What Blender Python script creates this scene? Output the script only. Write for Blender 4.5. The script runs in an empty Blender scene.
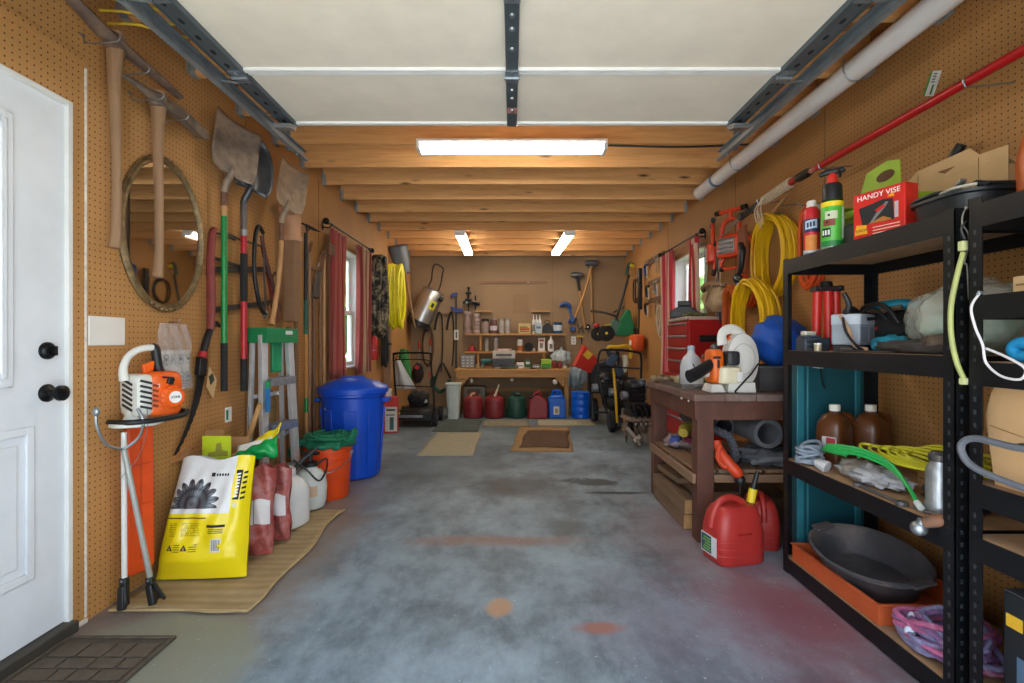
import bpy, math, random
from mathutils import Vector, Matrix, Euler
R = math.radians
PI = math.pi
rnd = random.Random(7)
SC = bpy.context.scene
COL = SC.collection
def lin(h, k=1.0):
    h = h.lstrip('#')
    o = []
    for i in (0, 2, 4):
        c = int(h[i:i + 2], 16) / 255
        c = c / 12.92 if c <= .04045 else ((c + .055) / 1.055) ** 2.4
        o.append(min(1, c * k))
    return (o[0], o[1], o[2], 1)
class NT:
    def __init__(s, mat):
        mat.use_nodes = True
        s.t = mat.node_tree
        s.t.nodes.clear()
    def n(s, typ, **kw):
        nd = s.t.nodes.new(typ)
        for k, v in kw.items():
            if k.startswith('i_'):
                nd.inputs[k[2:].replace('_', ' ')].default_value = v
            else:
                setattr(nd, k, v)
        return nd
    def l(s, a, b):
        s.t.links.new(a, b)
    def math(s, op, a, b=None, c=None):
        nd = s.n('ShaderNodeMath', operation=op)
        for i, x in enumerate((a, b, c)):
            if x is None: continue
            if isinstance(x, (int, float)): nd.inputs[i].default_value = x
            else: s.l(x, nd.inputs[i])
        return nd.outputs[0]
    def mix(s, f, a, b, blend='MIX'):
        nd = s.n('ShaderNodeMix', data_type='RGBA', blend_type=blend)
        for i, x in ((0, f), (6, a), (7, b)):
            if isinstance(x, (int, float)): nd.inputs[i].default_value = x
            elif isinstance(x, tuple): nd.inputs[i].default_value = x
            else: s.l(x, nd.inputs[i])
        return nd.outputs[2]
    def ramp(s, f, stops, interp='LINEAR'):
        nd = s.n('ShaderNodeValToRGB')
        cr = nd.color_ramp
        cr.interpolation = interp
        while len(cr.elements) < len(stops): cr.elements.new(.5)
        for e, (p, c) in zip(cr.elements, stops):
            e.position = p
            e.color = c if isinstance(c, tuple) else (c, c, c, 1)
        s.l(f, nd.inputs[0])
        return nd.outputs[0]
    def coord(s, scale=(1, 1, 1), rot=(0, 0, 0), loc=(0, 0, 0)):
        tc = s.n('ShaderNodeTexCoord')
        mp = s.n('ShaderNodeMapping')
        mp.inputs['Scale'].default_value = scale
        mp.inputs['Rotation'].default_value = rot
        mp.inputs['Location'].default_value = loc
        s.l(tc.outputs['Object'], mp.inputs[0])
        return mp.outputs[0]
    def noise(s, vec, scale=5, detail=4, rough=.55, dist=0):
        nd = s.n('ShaderNodeTexNoise')
        nd.inputs['Scale'].default_value = scale
        nd.inputs['Detail'].default_value = detail
        nd.inputs['Roughness'].default_value = rough
        nd.inputs['Distortion'].default_value = dist
        s.l(vec, nd.inputs['Vector'])
        return nd.outputs['Fac']
    def out(s, col=None, rough=.5, metal=0, bump=None, bstr=.3, bdist=.01, spec=.5, **kw):
        b = s.n('ShaderNodeBsdfPrincipled')
        if col is not None:
            if isinstance(col, tuple): b.inputs['Base Color'].default_value = col
            else: s.l(col, b.inputs['Base Color'])
        for nm, x in (('Roughness', rough), ('Metallic', metal), ('Specular IOR Level', spec)):
            if isinstance(x, (int, float)): b.inputs[nm].default_value = x
            else: s.l(x, b.inputs[nm])
        for k, v in kw.items():
            b.inputs[k.replace('_', ' ')].default_value = v
        if bump is not None:
            bp = s.n('ShaderNodeBump')
            bp.inputs['Strength'].default_value = bstr
            bp.inputs['Distance'].default_value = bdist
            s.l(bump, bp.inputs['Height'])
            s.l(bp.outputs[0], b.inputs['Normal'])
        o = s.n('ShaderNodeOutputMaterial')
        s.l(b.outputs[0], o.inputs[0])
        return b
MATS = {}
def M(hexc, rough=.5, metal=0, var=.18, scale=9, bump=0.0, dirt=None, damt=.45, stretch=(1, 1, 1), spec=.5, **kw):
    """plain procedural surface: colour with noise mottling and optional dirt patches"""
    key = (hexc, rough, metal, var, scale, bump, dirt, damt, stretch, spec, tuple(sorted(kw.items())))
    if key in MATS: return MATS[key]
    m = bpy.data.materials.new('surface_' + hexc.strip('#'))
    t = NT(m)
    v = t.coord(stretch)
    f = t.noise(v, scale, 5, .6)
    c = t.mix(t.ramp(f, [(.3, 0.0), (.7, 1.0)]), lin(hexc, 1 - var), lin(hexc, 1 + var * .8))
    if dirt:
        f2 = t.noise(v, scale * .45, 6, .7, .4)
        c = t.mix(t.ramp(f2, [(damt, 0.0), (damt + .22, .85)]), c, lin(dirt))
    t.out(c, rough, metal, f if bump else None, bump, .02, spec, **kw)
    MATS[key] = m
    return m
def wood(hexc, dark='#6b4520', axis='x', rough=.6, ring=14, knots=False, k=.55):
    key = ('wood', hexc, dark, axis, rough, ring, knots, k)
    if key in MATS: return MATS[key]
    m = bpy.data.materials.new('wood_' + hexc.strip('#'))
    t = NT(m)
    st = {'x': (.08, 1, 1), 'y': (1, .08, 1), 'z': (1, 1, .08)}[axis]
    v = t.coord(st)
    f = t.noise(v, ring * 2.2, 5, .6, .6)
    g = t.noise(v, ring * .6, 3, .5, .2)
    c = t.mix(t.ramp(f, [(.35, 0.0), (.72, k)]), lin(hexc, 1.08), lin(dark))
    c = t.mix(t.ramp(g, [(.35, 0.0), (.7, .35)]), c, lin(hexc, .72))
    if knots:
        v2 = t.coord({'x': (2.2, 9, 9), 'y': (9, 2.2, 9), 'z': (9, 9, 2.2)}[axis])
        vo = t.n('ShaderNodeTexVoronoi')
        vo.inputs['Scale'].default_value = 1.0
        t.l(v2, vo.inputs['Vector'])
        kf = t.ramp(vo.outputs['Distance'], [(.04, 1.0), (.16, 0.0)])
        c = t.mix(kf, c, lin('#4a2810'))
    t.out(c, rough, 0, f, .15, .004)
    MATS[key] = m
    return m
def glassy(hexc, rough=.15, trans=.9, alpha=1.0):
    key = ('glass', hexc, rough, trans, alpha)
    if key in MATS: return MATS[key]
    m = bpy.data.materials.new('clear_' + hexc.strip('#'))
    t = NT(m)
    b = t.out(lin(hexc), rough, 0, spec=.5)
    b.inputs['Transmission Weight'].default_value = trans
    b.inputs['IOR'].default_value = 1.3
    b.inputs['Alpha'].default_value = alpha
    MATS[key] = m
    return m
def film(hexc, opacity=.35, rough=.2, crinkle=18):
    """thin clear plastic film: part transparent, part glossy and milky"""
    key = ('film', hexc, opacity, rough, crinkle)
    if key in MATS: return MATS[key]
    m = bpy.data.materials.new('film_' + hexc.strip('#'))
    t = NT(m)
    v = t.coord()
    f = t.noise(v, crinkle, 4, .6, .5)
    b = t.out(lin(hexc), rough, 0, f, .6, .03)
    b.inputs['Alpha'].default_value = opacity
    MATS[key] = m
    return m
def emit(hexc, strength):
    m = bpy.data.materials.new('lamp_glow')
    t = NT(m)
    b = t.out(lin(hexc), .5)
    b.inputs['Emission Color'].default_value = lin(hexc)
    b.inputs['Emission Strength'].default_value = strength
    return m
def catmull(pts, sub=4, closed=False):
    if sub <= 1 or len(pts) < 3: return [Vector(p) for p in pts]
    P = [Vector(p) for p in pts]
    n = len(P)
    out = []
    rng = range(n) if closed else range(n - 1)
    for i in rng:
        if closed:
            a, b, c, d = P[(i - 1) % n], P[i], P[(i + 1) % n], P[(i + 2) % n]
        else:
            a, b, c, d = P[max(i - 1, 0)], P[i], P[i + 1], P[min(i + 2, n - 1)]
        for k in range(sub):
            t = k / sub
            out.append(.5 * ((2 * b) + (-a + c) * t + (2 * a - 5 * b + 4 * c - d) * t * t + (-a + 3 * b - 3 * c + d) * t ** 3))
    if not closed: out.append(P[-1])
    return out
class MB:
    def __init__(s, mat=None):
        s.v, s.f, s.k = [], [], []
        s.mats, s.cur = [], 0
        s.X = None
        if mat is not None: s.m(mat)
    def m(s, mat):
        if mat not in s.mats: s.mats.append(mat)
        s.cur = s.mats.index(mat)
        return s
    def xf(s, loc=None, rot=(0, 0, 0), sc=1):
        s.X = None if loc is None else Matrix.LocRotScale(Vector(loc), Euler([R(a) for a in rot]), Vector((sc, sc, sc)))
        return s
    def add(s, vs, fs):
        o = len(s.v)
        if s.X is not None: vs = [s.X @ Vector(v) for v in vs]
        s.v += [tuple(v) for v in vs]
        for f in fs:
            s.f.append([i + o for i in f])
            s.k.append(s.cur)
        return s
    def bx(s, x0, x1, y0, y1, z0, z1, top=None):
        """box; top=(dx,dy) shrinks the upper face on each side"""
        dx, dy = top or (0, 0)
        vs = [(x0, y0, z0), (x1, y0, z0), (x1, y1, z0), (x0, y1, z0),
              (x0 + dx, y0 + dy, z1), (x1 - dx, y0 + dy, z1), (x1 - dx, y1 - dy, z1), (x0 + dx, y1 - dy, z1)]
        return s.add(vs, [(0, 3, 2, 1), (4, 5, 6, 7), (0, 1, 5, 4), (1, 2, 6, 5), (2, 3, 7, 6), (3, 0, 4, 7)])
    def box(s, c, d, rot=(0, 0, 0)):
        mt = Euler([R(a) for a in rot]).to_matrix()
        vs = []
        for z in (-1, 1):
            for x, y in ((-1, -1), (1, -1), (1, 1), (-1, 1)):
                vs.append(Vector(c) + mt @ Vector((x * d[0] / 2, y * d[1] / 2, z * d[2] / 2)))
        return s.add(vs, [(0, 3, 2, 1), (4, 5, 6, 7), (0, 1, 5, 4), (1, 2, 6, 5), (2, 3, 7, 6), (3, 0, 4, 7)])
    def beam(s, p0, p1, w, h, up=(0, 0, 1)):
        """rectangular bar from p0 to p1, w across, h along up"""
        p0, p1 = Vector(p0), Vector(p1)
        d = (p1 - p0).normalized()
        u = Vector(up)
        sd = d.cross(u)
        if sd.length < 1e-4: sd = d.cross(Vector((1, 0, 0)))
        sd.normalize()
        u = sd.cross(d).normalized()
        vs = []
        for p in (p0, p1):
            for a, b in ((-1, -1), (1, -1), (1, 1), (-1, 1)):
                vs.append(p + sd * a * w / 2 + u * b * h / 2)
        return s.add(vs, [(0, 1, 2, 3), (7, 6, 5, 4), (0, 4, 5, 1), (1, 5, 6, 2), (2, 6, 7, 3), (3, 7, 4, 0)])
    def tube(s, pts, r, n=8, sub=1, closed=False, flat=1.0, cap=True):
        P = catmull(pts, sub, closed)
        q = len(P)
        if isinstance(r, (list, tuple)):
            L = len(r) - 1
            rr = []
            for i in range(q):
                x = i / max(1, q - 1) * L
                a = min(int(x), L - 1) if L > 0 else 0
                rr.append(r[a] + (r[min(a + 1, L)] - r[a]) * (x - a))
        else: rr = [r] * q
        T = []
        for i in range(q):
            if closed: d = P[(i + 1) % q] - P[i - 1]
            else: d = P[min(i + 1, q - 1)] - P[max(i - 1, 0)]
            if d.length < 1e-9: d = Vector((0, 0, 1))
            T.append(d.normalized())
        u = T[0].cross(Vector((0, 0, 1)))
        if u.length < .05: u = T[0].cross(Vector((1, 0, 0)))
        u.normalize()
        vs = []
        for i in range(q):
            u = u - T[i] * u.dot(T[i])
            if u.length < 1e-6:
                u = T[i].orthogonal()
            u.normalize()
            w = T[i].cross(u)
            for k in range(n):
                a = 2 * PI * k / n
                vs.append(P[i] + (u * math.cos(a) + w * math.sin(a) * flat) * rr[i])
        fs = []
        for i in range(q if closed else q - 1):
            j = (i + 1) % q
            for k in range(n):
                l = (k + 1) % n
                fs.append((i * n + k, i * n + l, j * n + l, j * n + k))
        if not closed and cap:
            fs.append(tuple(range(n - 1, -1, -1)))
            fs.append(tuple((q - 1) * n + k for k in range(n)))
        return s.add(vs, fs)
    def cyl(s, p0, p1, r0, r1=None, n=20, cap=True):
        return s.tube([p0, p1], [r0, r0 if r1 is None else r1], n, cap=cap)
    def lathe(s, prof, c=(0, 0, 0), n=24, ax='z', sx=1, sy=1, sq=2.0):
        """prof: (r, z) from bottom to top; sq>2 squares the section"""
        vs, fs = [], []
        q = len(prof)
        for r, z in prof:
            for k in range(n):
                a = 2 * PI * k / n
                ca, sa = math.cos(a), math.sin(a)
                if sq != 2:
                    e = (abs(ca) ** sq + abs(sa) ** sq) ** (-1 / sq)
                    ca, sa = ca * e, sa * e
                x, y = r * ca * sx, r * sa * sy
                p = {'z': (x, y, z), 'y': (x, z, -y) if False else (x, z, y), 'x': (z, x, y)}[ax]
                vs.append((p[0] + c[0], p[1] + c[1], p[2] + c[2]))
        for i in range(q - 1):
            for k in range(n):
                l = (k + 1) % n
                fs.append((i * n + k, i * n + l, (i + 1) * n + l, (i + 1) * n + k))
        ring = tuple(prof[0]) == tuple(prof[-1])
        if prof[0][0] > 1e-5 and not ring: fs.append(tuple(range(n - 1, -1, -1)))
        if prof[-1][0] > 1e-5 and not ring: fs.append(tuple((q - 1) * n + k for k in range(n)))
        return s.add(vs, fs)
    def sph(s, c, r, n=16, m=10, fn=None):
        if isinstance(r, (int, float)): r = (r, r, r)
        vs, fs = [], []
        for i in range(m + 1):
            th = PI * i / m
            for k in range(n):
                a = 2 * PI * k / n
                d = Vector((math.sin(th) * math.cos(a), math.sin(th) * math.sin(a), -math.cos(th)))
                q = fn(d) if fn else 1
                vs.append((c[0] + d.x * r[0] * q, c[1] + d.y * r[1] * q, c[2] + d.z * r[2] * q))
        for i in range(m):
            for k in range(n):
                l = (k + 1) % n
                fs.append((i * n + k, i * n + l, (i + 1) * n + l, (i + 1) * n + k))
        return s.add(vs, fs)
    def prism(s, poly, t0, t1, pl='xz'):
        """polygon in a plane, from t0 to t1 along the third axis"""
        def p(u, w, t): return {'xz': (u, t, w), 'xy': (u, w, t), 'yz': (t, u, w)}[pl]
        n = len(poly)
        vs = [p(u, w, t0) for u, w in poly] + [p(u, w, t1) for u, w in poly]
        fs = [tuple(range(n)), tuple(range(2 * n - 1, n - 1, -1))]
        fs += [(i, i + n, (i + 1) % n + n, (i + 1) % n) for i in range(n)]
        return s.add(vs, fs)
    def grid(s, fn, nu, nv, cu=False):
        vs = [fn(i / (nu if cu else nu - 1), j / (nv - 1)) for j in range(nv) for i in range(nu)]
        fs = []
        for j in range(nv - 1):
            for i in range(nu if cu else nu - 1):
                k = (i + 1) % nu
                fs.append((j * nu + i, j * nu + k, (j + 1) * nu + k, (j + 1) * nu + i))
        return s.add(vs, fs)
    def flat(s, z=.0008):
        s.v = [(a, b, max(z, c)) for a, b, c in s.v]
        return s
    def obj(s, name, parent=None, bev=0, sol=0, sub=0, sharp=38, loc=None, rot=None, fix=True, seg=2):
        me = bpy.data.meshes.new(name)
        me.from_pydata(s.v, [], s.f)
        for mt in s.mats: me.materials.append(mt)
        me.polygons.foreach_set('material_index', s.k)
        if fix:
            import bmesh
            b = bmesh.new()
            b.from_mesh(me)
            bmesh.ops.remove_doubles(b, verts=b.verts, dist=1e-6)
            bmesh.ops.recalc_face_normals(b, faces=b.faces)
            b.to_mesh(me)
            b.free()
        me.polygons.foreach_set('use_smooth', [True] * len(me.polygons))
        me.set_sharp_from_angle(angle=R(sharp))
        o = bpy.data.objects.new(name, me)
        COL.objects.link(o)
        if parent is not None: o.parent = parent
        if loc: o.location = loc
        if rot: o.rotation_euler = [R(a) for a in rot]
        if sol:
            md = o.modifiers.new('thick', 'SOLIDIFY'); md.thickness = sol; md.offset = 0
        if bev:
            md = o.modifiers.new('bevel', 'BEVEL'); md.width = bev; md.segments = seg; md.limit_method = 'ANGLE'; md.angle_limit = R(40)
        if sub:
            md = o.modifiers.new('smooth', 'SUBSURF'); md.levels = sub; md.render_levels = sub
        return o
def thing(name, label, cat, loc=(0, 0, 0), rz=0, group=None, rot=None):
    o = bpy.data.objects.new(name, None)
    o.empty_display_size = .1
    COL.objects.link(o)
    o.location = loc
    o.rotation_euler = [R(a) for a in rot] if rot else (0, 0, R(rz))
    o['label'] = label
    o['category'] = cat
    if group: o['group'] = group
    return o
def tag(o, label, cat, group=None, kind=None):
    o['label'] = label
    o['category'] = cat
    if group: o['group'] = group
    if kind: o['kind'] = kind
    return o
def place(o, loc, rz=0, rot=None):
    o.location = loc
    o.rotation_euler = [R(a) for a in rot] if rot else (0, 0, R(rz))
    return o
def struct(mb, name, parent=None, **kw):
    o = mb.obj(name, parent, **kw)
    if parent is None: o['kind'] = 'structure'
    return o
def copy_thing(root, loc, rz=None, label=None, group=None):
    r = root.copy(); COL.objects.link(r)
    r.location = loc
    if rz is not None: r.rotation_euler = (0, 0, R(rz))
    if label: r['label'] = label
    if group: r['group'] = group
    for ch in list(root.children):
        c = ch.copy(); COL.objects.link(c); c.parent = r
        for g in list(ch.children):
            d = g.copy(); COL.objects.link(d); d.parent = c
    return r
def text(body, size, mat, parent, loc, rot=(90, 0, 0), name='lettering', depth=.0006, align='CENTER', sx=1.0, shear=0):
    cu = bpy.data.curves.new(name, 'FONT')
    cu.body = body
    cu.size = size
    cu.extrude = depth
    cu.align_x = align
    cu.align_y = 'CENTER'
    cu.shear = shear
    tmp = bpy.data.objects.new(name, cu)
    COL.objects.link(tmp)
    dg = bpy.context.evaluated_depsgraph_get()
    me = bpy.data.meshes.new_from_object(tmp.evaluated_get(dg))
    bpy.data.objects.remove(tmp)
    bpy.data.curves.remove(cu)
    me.materials.clear()
    me.materials.append(mat)
    me.name = name
    o = bpy.data.objects.new(name, me)
    COL.objects.link(o)
    o.parent = parent
    o.location = loc
    o.rotation_euler = [R(a) for a in rot]
    o.scale = (sx, 1, 1)
    return o
EYE, F = 1.15, 490.0
XL, XR, YB, ZC = -1.75, 1.95, 8.46, 2.6
def L(y, z, off=0): return (XL + off, y, z)       # a spot on the left wall (turn things there by LZ)
def RW(y, z, off=0): return (XR - off, y, z)
def BK(x, z, off=0): return (x, YB - off, z)
LZ, RZ = 90, -90
def lw(px, py, off=0):                             # measured from the photograph: sight line onto the left wall
    y = F * -(XL + off) / (512 - px)
    return (XL + off, y, EYE + (341.5 - py) * y / F)
def rw(px, py, off=0):
    y = F * (XR - off) / (px - 512)
    return (XR - off, y, EYE + (341.5 - py) * y / F)
def bk(px, py, off=0):
    y = YB - off
    return ((px - 512) * y / F, y, EYE + (341.5 - py) * y / F)
def at(px, py, y): return ((px - 512) * y / F, y, EYE + (341.5 - py) * y / F)
def fl(px, py, z=0):
    y = F * (EYE - z) / (py - 341.5)
    return ((px - 512) * y / F, y, z)
cam = bpy.data.cameras.new('camera')
co = bpy.data.objects.new('camera', cam)
COL.objects.link(co)
co.location = (0, 0, EYE)
co.rotation_euler = (R(90), 0, 0)
cam.sensor_width = 36
cam.lens = F / 1024 * 36
cam.clip_start = .05
SC.camera = co
SC.view_settings.view_transform = 'Standard'
SC.view_settings.look = 'None'
SC.view_settings.gamma = 1
SC.view_settings.use_curve_mapping = False
SC.view_settings.exposure = 0.0
BLACK = M('#17181a', .45, 0, .2)
DKRUB = M('#1c1c1d', .8, 0, .25)
STEEL = M('#9aa0a4', .35, .85, .15)
GALV = M('#8d979e', .42, .7, .22, 14)
DKST = M('#3b444b', .45, .6, .2)
WHITE = M('#e4e4e0', .45, 0, .06)
RUST = M('#6f5544', .75, .25, .3, 22, .3, dirt='#8d5a3a')
ASH = wood('#b98a58', '#7a5230', 'z')
OLDW = wood('#9a7756', '#5d4331', 'z')
YEL = M('#e8c81c', .5, 0, .12)
RED = M('#b8211d', .42, 0, .15)
ORANGE = M('#e2561a', .42, 0, .1)
GREEN = M('#127a3c', .45, 0, .12)
BLUE = M('#164a9c', .45, 0, .15)
PAPER = M('#dad8d2', .8, 0, .08)
INK = M('#20201f', .8, 0, .05)
CARD = M('#b98a5b', .85, 0, .12, 14)
def floor_mat():
    m = bpy.data.materials.new('stained_concrete')
    t = NT(m)
    v = t.coord()
    a = t.noise(v, 1.1, 8, .68, .1)
    b = t.noise(t.coord((1, .55, 1)), 4, 9, .72, .15)
    g = t.noise(v, 60, 3, .6)
    c = t.mix(t.ramp(a, [(.36, 0.0), (.66, 1.0)]), lin('#5a666d'), lin('#92a4ae'))
    c = t.mix(t.ramp(b, [(.46, 0.0), (.68, .6)]), c, lin('#a6b6c0'))
    c = t.mix(t.ramp(b, [(.33, .6), (.47, 0.0)]), c, lin('#485156'))
    tc = t.n('ShaderNodeTexCoord')
    sx = t.n('ShaderNodeSeparateXYZ'); t.l(tc.outputs['Object'], sx.inputs[0])
    X, Y = sx.outputs[0], sx.outputs[1]
    w = t.math('MULTIPLY', t.math('SUBTRACT', t.noise(v, 2.6, 10, .75, .2), .5), 2.2)
    def patch(cx, cy, rx, ry, soft=.5, k=1.0, wk=1.0):
        dx = t.math('DIVIDE', t.math('SUBTRACT', X, cx), rx)
        dy = t.math('DIVIDE', t.math('SUBTRACT', Y, cy), ry)
        d = t.math('SQRT', t.math('ADD', t.math('MULTIPLY', dx, dx), t.math('MULTIPLY', dy, dy)))
        d = t.math('ADD', d, t.math('MULTIPLY', w, wk))
        return t.ramp(d, [(1 - soft, k), (1.0, 0.0)])
    c = t.mix(patch(-1.45, 2.7, .62, 2.2, .4, .8, .5), c, lin('#7d6a5c'))
    c = t.mix(patch(-1.32, 1.75, .42, .36, .2, .8, .2), c, lin('#85897a'))
    c = t.mix(patch(1.2, 2.05, .5, .75, .8, .8, .6), c, lin('#8a3d44'))
    c = t.mix(patch(.98, 2.9, .4, .85, .8, .55, .7), c, lin('#86595c'))
    c = t.mix(patch(.75, 2.0, .6, .6, .8, .4, .7), c, lin('#7d6478'))
    c = t.mix(patch(-.08, 2.83, .6, .1, .7, .7, .8), c, lin('#8f6654'))
    c = t.mix(patch(.36, 1.97, .13, .05, .6, .8, .8), c, lin('#a0624e'))
    c = t.mix(patch(-.05, 2.12, .06, .08, .5, .8, .8), c, lin('#b98a60'))
    c = t.mix(patch(.05, 3.9, .5, .45, .6, .6, .9), c, lin('#4b4644'))
    c = t.mix(patch(.32, 3.05, .22, .16, .5, .6, .9), c, lin('#4d5052'))
    c = t.mix(patch(.62, 4.0, .26, .12, .5, .75, 1.6), c, lin('#33373a'))
    c = t.mix(patch(.8, 3.72, .3, .04, .5, .8, .9), c, lin('#2e3133'))
    c = t.mix(t.ramp(g, [(.66, 0.0), (.75, .7)]), c, lin('#cfd4d4'))
    c = t.mix(t.ramp(g, [(.24, .5), (.34, 0.0)]), c, lin('#454b4d'))
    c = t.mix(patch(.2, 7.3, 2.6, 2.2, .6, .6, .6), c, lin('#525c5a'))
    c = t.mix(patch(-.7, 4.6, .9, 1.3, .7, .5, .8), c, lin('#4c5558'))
    rr = t.ramp(b, [(.3, .38), (.7, .62)])
    t.out(c, rr, 0, b, .12, .01, .45)
    return m
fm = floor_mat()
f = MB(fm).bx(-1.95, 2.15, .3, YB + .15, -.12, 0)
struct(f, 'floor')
f = MB(M('#c9c8c2', .8, 0, .1, 3, .1)).bx(-6, 6, -9, .3, -.14, -.02)
struct(f, 'ground_driveway')
f = MB(M('#5f7a3c', .95, 0, .3, 6, .4)).bx(-30, 30, -9.1, 40, -.4, -.16)
struct(f, 'ground_lawn')
def wall_mat(name, base, peg_to=None, axis=1, z_top=9):
    m = bpy.data.materials.new(name)
    t = NT(m)
    v = t.coord()
    n = t.noise(v, 1.3, 6, .6, .3)
    n2 = t.noise(v, 26, 4, .7)
    c = t.mix(t.ramp(n, [(.3, 0.0), (.72, 1.0)]), lin(base, .84), lin(base, 1.1))
    c = t.mix(t.ramp(n2, [(.5, 0.0), (.8, .25)]), c, lin(base, .7))
    if peg_to:
        tc = t.n('ShaderNodeTexCoord')
        sx = t.n('ShaderNodeSeparateXYZ'); t.l(tc.outputs['Object'], sx.inputs[0])
        fy = t.math('SUBTRACT', t.math('FRACT', t.math('MULTIPLY', sx.outputs[1], 1 / .0262)), .5)
        fz = t.math('SUBTRACT', t.math('FRACT', t.math('MULTIPLY', sx.outputs[2], 1 / .0262)), .5)
        d = t.math('SQRT', t.math('ADD', t.math('MULTIPLY', fy, fy), t.math('MULTIPLY', fz, fz)))
        hole = t.math('LESS_THAN', d, .125)
        lim = t.math('MULTIPLY', t.math('LESS_THAN', sx.outputs[1], peg_to), t.math('LESS_THAN', sx.outputs[2], z_top))
        hole = t.math('MULTIPLY', hole, lim)
        c = t.mix(hole, c, lin('#3a2412'))  # pegboard surface is flat; the dark inside its holes is painted into the colour
    t.out(c, .62, 0, n2, .05, .004, .35)
    return m
PEGL = wall_mat('tan_pegboard_left', '#bd8a52', 4.35)
PEGR = wall_mat('tan_pegboard_right', '#b2814c', 5.1)
BACKW = wall_mat('tan_hardboard', '#987d5e')
WO0, WO1, WZ0, WZ1 = 4.72, 5.64, .87, 2.12       # window openings in the two side walls
RO0, RO1 = 4.95, 5.85
T = .14
ZT = 2.84
w = MB(PEGL)
w.bx(XL - T, XL, .4, 1.00, 0, ZT).bx(XL - T, XL, 1.00, 1.95, 2.10, ZT)
w.bx(XL - T, XL, 1.95, WO0, 0, ZT).bx(XL - T, XL, WO0, WO1, 0, WZ0).bx(XL - T, XL, WO0, WO1, WZ1, ZT).bx(XL - T, XL, WO1, YB + T, 0, ZT)
struct(w, 'wall_left', fix=False)
w = MB(PEGR)
w.bx(XR, XR + T, .4, RO0, 0, ZT).bx(XR, XR + T, RO0, RO1, 0, WZ0).bx(XR, XR + T, RO0, RO1, WZ1, ZT).bx(XR, XR + T, RO1, YB + T, 0, ZT)
struct(w, 'wall_right', fix=False)
w = MB(BACKW).bx(XL - T, XR + T, YB, YB + T, 0, ZT)
struct(w, 'wall_back')
w = MB(BACKW).bx(XL - T, -1.36, .28, .4, 0, ZT).bx(1.36, XR + T, .28, .4, 0, ZT).bx(-1.36, 1.36, .28, .4, 2.18, ZT)
struct(w, 'wall_front', fix=False)
c = MB(wood('#c08a50', '#8a5a2c', 'y', .7)).bx(XL - T, XR + T, .28, YB + T, ZT, ZT + .03)
struct(c, 'ceiling')
JW = wood('#e8b272', '#b06c30', 'x', .6, 13, True)
k = 0
HANG = M('#9a9a96', .65, .1, .2)
y = 8.30
while y > .5:
    j = MB(JW).bx(XL, XR, y - .02, y + .02, ZC + .004 * (k % 3), ZT - .001)
    jo = struct(j, 'ceiling_joist', bev=.003)
    h = MB(HANG)
    for xx in (XL, XR):
        s = 1 if xx < 0 else -1
        h.bx(min(xx, xx + s * .03), max(xx, xx + s * .03), y - .024, y - .0205, ZC - .002, ZC + .1)
        h.bx(min(xx, xx + s * .03), max(xx, xx + s * .03), y - .024, y + .024, ZC - .004, ZC - .001)
        h.bx(min(xx, xx + s * .004), max(xx, xx + s * .004), y - .055, y - .0205, ZC - .002, ZC + .13)
    h.obj('joist_hanger', jo, fix=False)
    k += 1
    y -= .468
led = MB(PEGL).bx(XL, XL + .012, 1.0, 2.0, 2.27, 2.30)
struct(led, 'trim_1')
led = MB(M('#e0d9cc', .6, 0, .2, 40)).bx(XL, XL + .004, 2.005, 2.014, .02, 2.27).bx(XL, XL + .01, 1.96, 2.01, .0, .016)
struct(led, 'trim_2', fix=False)
led = MB(M('#7d5a36', .7)).bx(XL, XL + .003, 3.21, 3.214, 0, ZC).bx(XL, XL + .003, 4.43, 4.434, 0, ZC)
struct(led, 'trim_3', fix=False)
led = MB(M('#7d5a36', .7)).bx(XR - .003, XR, 3.05, 3.054, 0, ZC).bx(XR - .003, XR, 4.27, 4.274, 0, ZC).bx(XR - .003, XR, 6.1, 6.104, 0, ZC)
struct(led, 'trim_4', fix=False)
led = MB(M('#6d5338', .7)).bx(-.52, -.517, YB - .003, YB, 0, ZC).bx(.70, .703, YB - .003, YB, 0, ZC)
struct(led, 'trim_5', fix=False)
VINYL = M('#e9ebec', .35, 0, .03)
PANE = glassy('#ffffff', .02, 1.0)
def window(name, xi, s, y0, y1):
    """xi: inner wall face, s: outward sign"""
    o = MB(VINYL)
    def bx(a, b, ya, yb, za, zb): o.bx(min(xi + s * a, xi + s * b), max(xi + s * a, xi + s * b), ya, yb, za, zb)
    t = .016
    bx(-.004, T, y0, y0 + t, WZ0, WZ1); bx(-.004, T, y1 - t, y1, WZ0, WZ1)
    bx(-.004, T, y0 + t, y1 - t, WZ1 - t, WZ1)
    bx(-.03, T, y0 + t, y1 - t, WZ0, WZ0 + t)
    fr = struct(o, name, fix=False)
    zm = 1.47
    for nm, za, zb, d in (('upper_sash', zm - .02, WZ1 - t, .105), ('lower_sash', WZ0 + t, zm + .02, .075)):
        o = MB(VINYL)
        bx(d, d + .03, y0 + t, y0 + t + .05, za, zb); bx(d, d + .03, y1 - t - .05, y1 - t, za, zb)
        bx(d, d + .03, y0 + t + .05, y1 - t - .05, za, za + .045); bx(d, d + .03, y0 + t + .05, y1 - t - .05, zb - .045, zb)
        sh = o.obj(nm, fr, fix=False)
        o = MB(PANE)
        bx(d + .012, d + .016, y0 + t + .05, y1 - t - .05, za + .045, zb - .045)
        o.obj('glass', sh)
window('window_1', XL, -1, WO0, WO1)
window('window_2', XR, 1, RO0, RO1)
DW = M('#dfe3e8', .42, 0, .05, 6)
o = MB(DW)
dx0, dx1 = XL - .055, XL - .012
gy0, gy1, gz0, gz1 = 1.18, 1.69, 1.02, 1.92
o.bx(dx0, dx1, 1.02, gy0, .05, 2.08).bx(dx0, dx1, gy1, 1.93, .05, 2.08)
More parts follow.
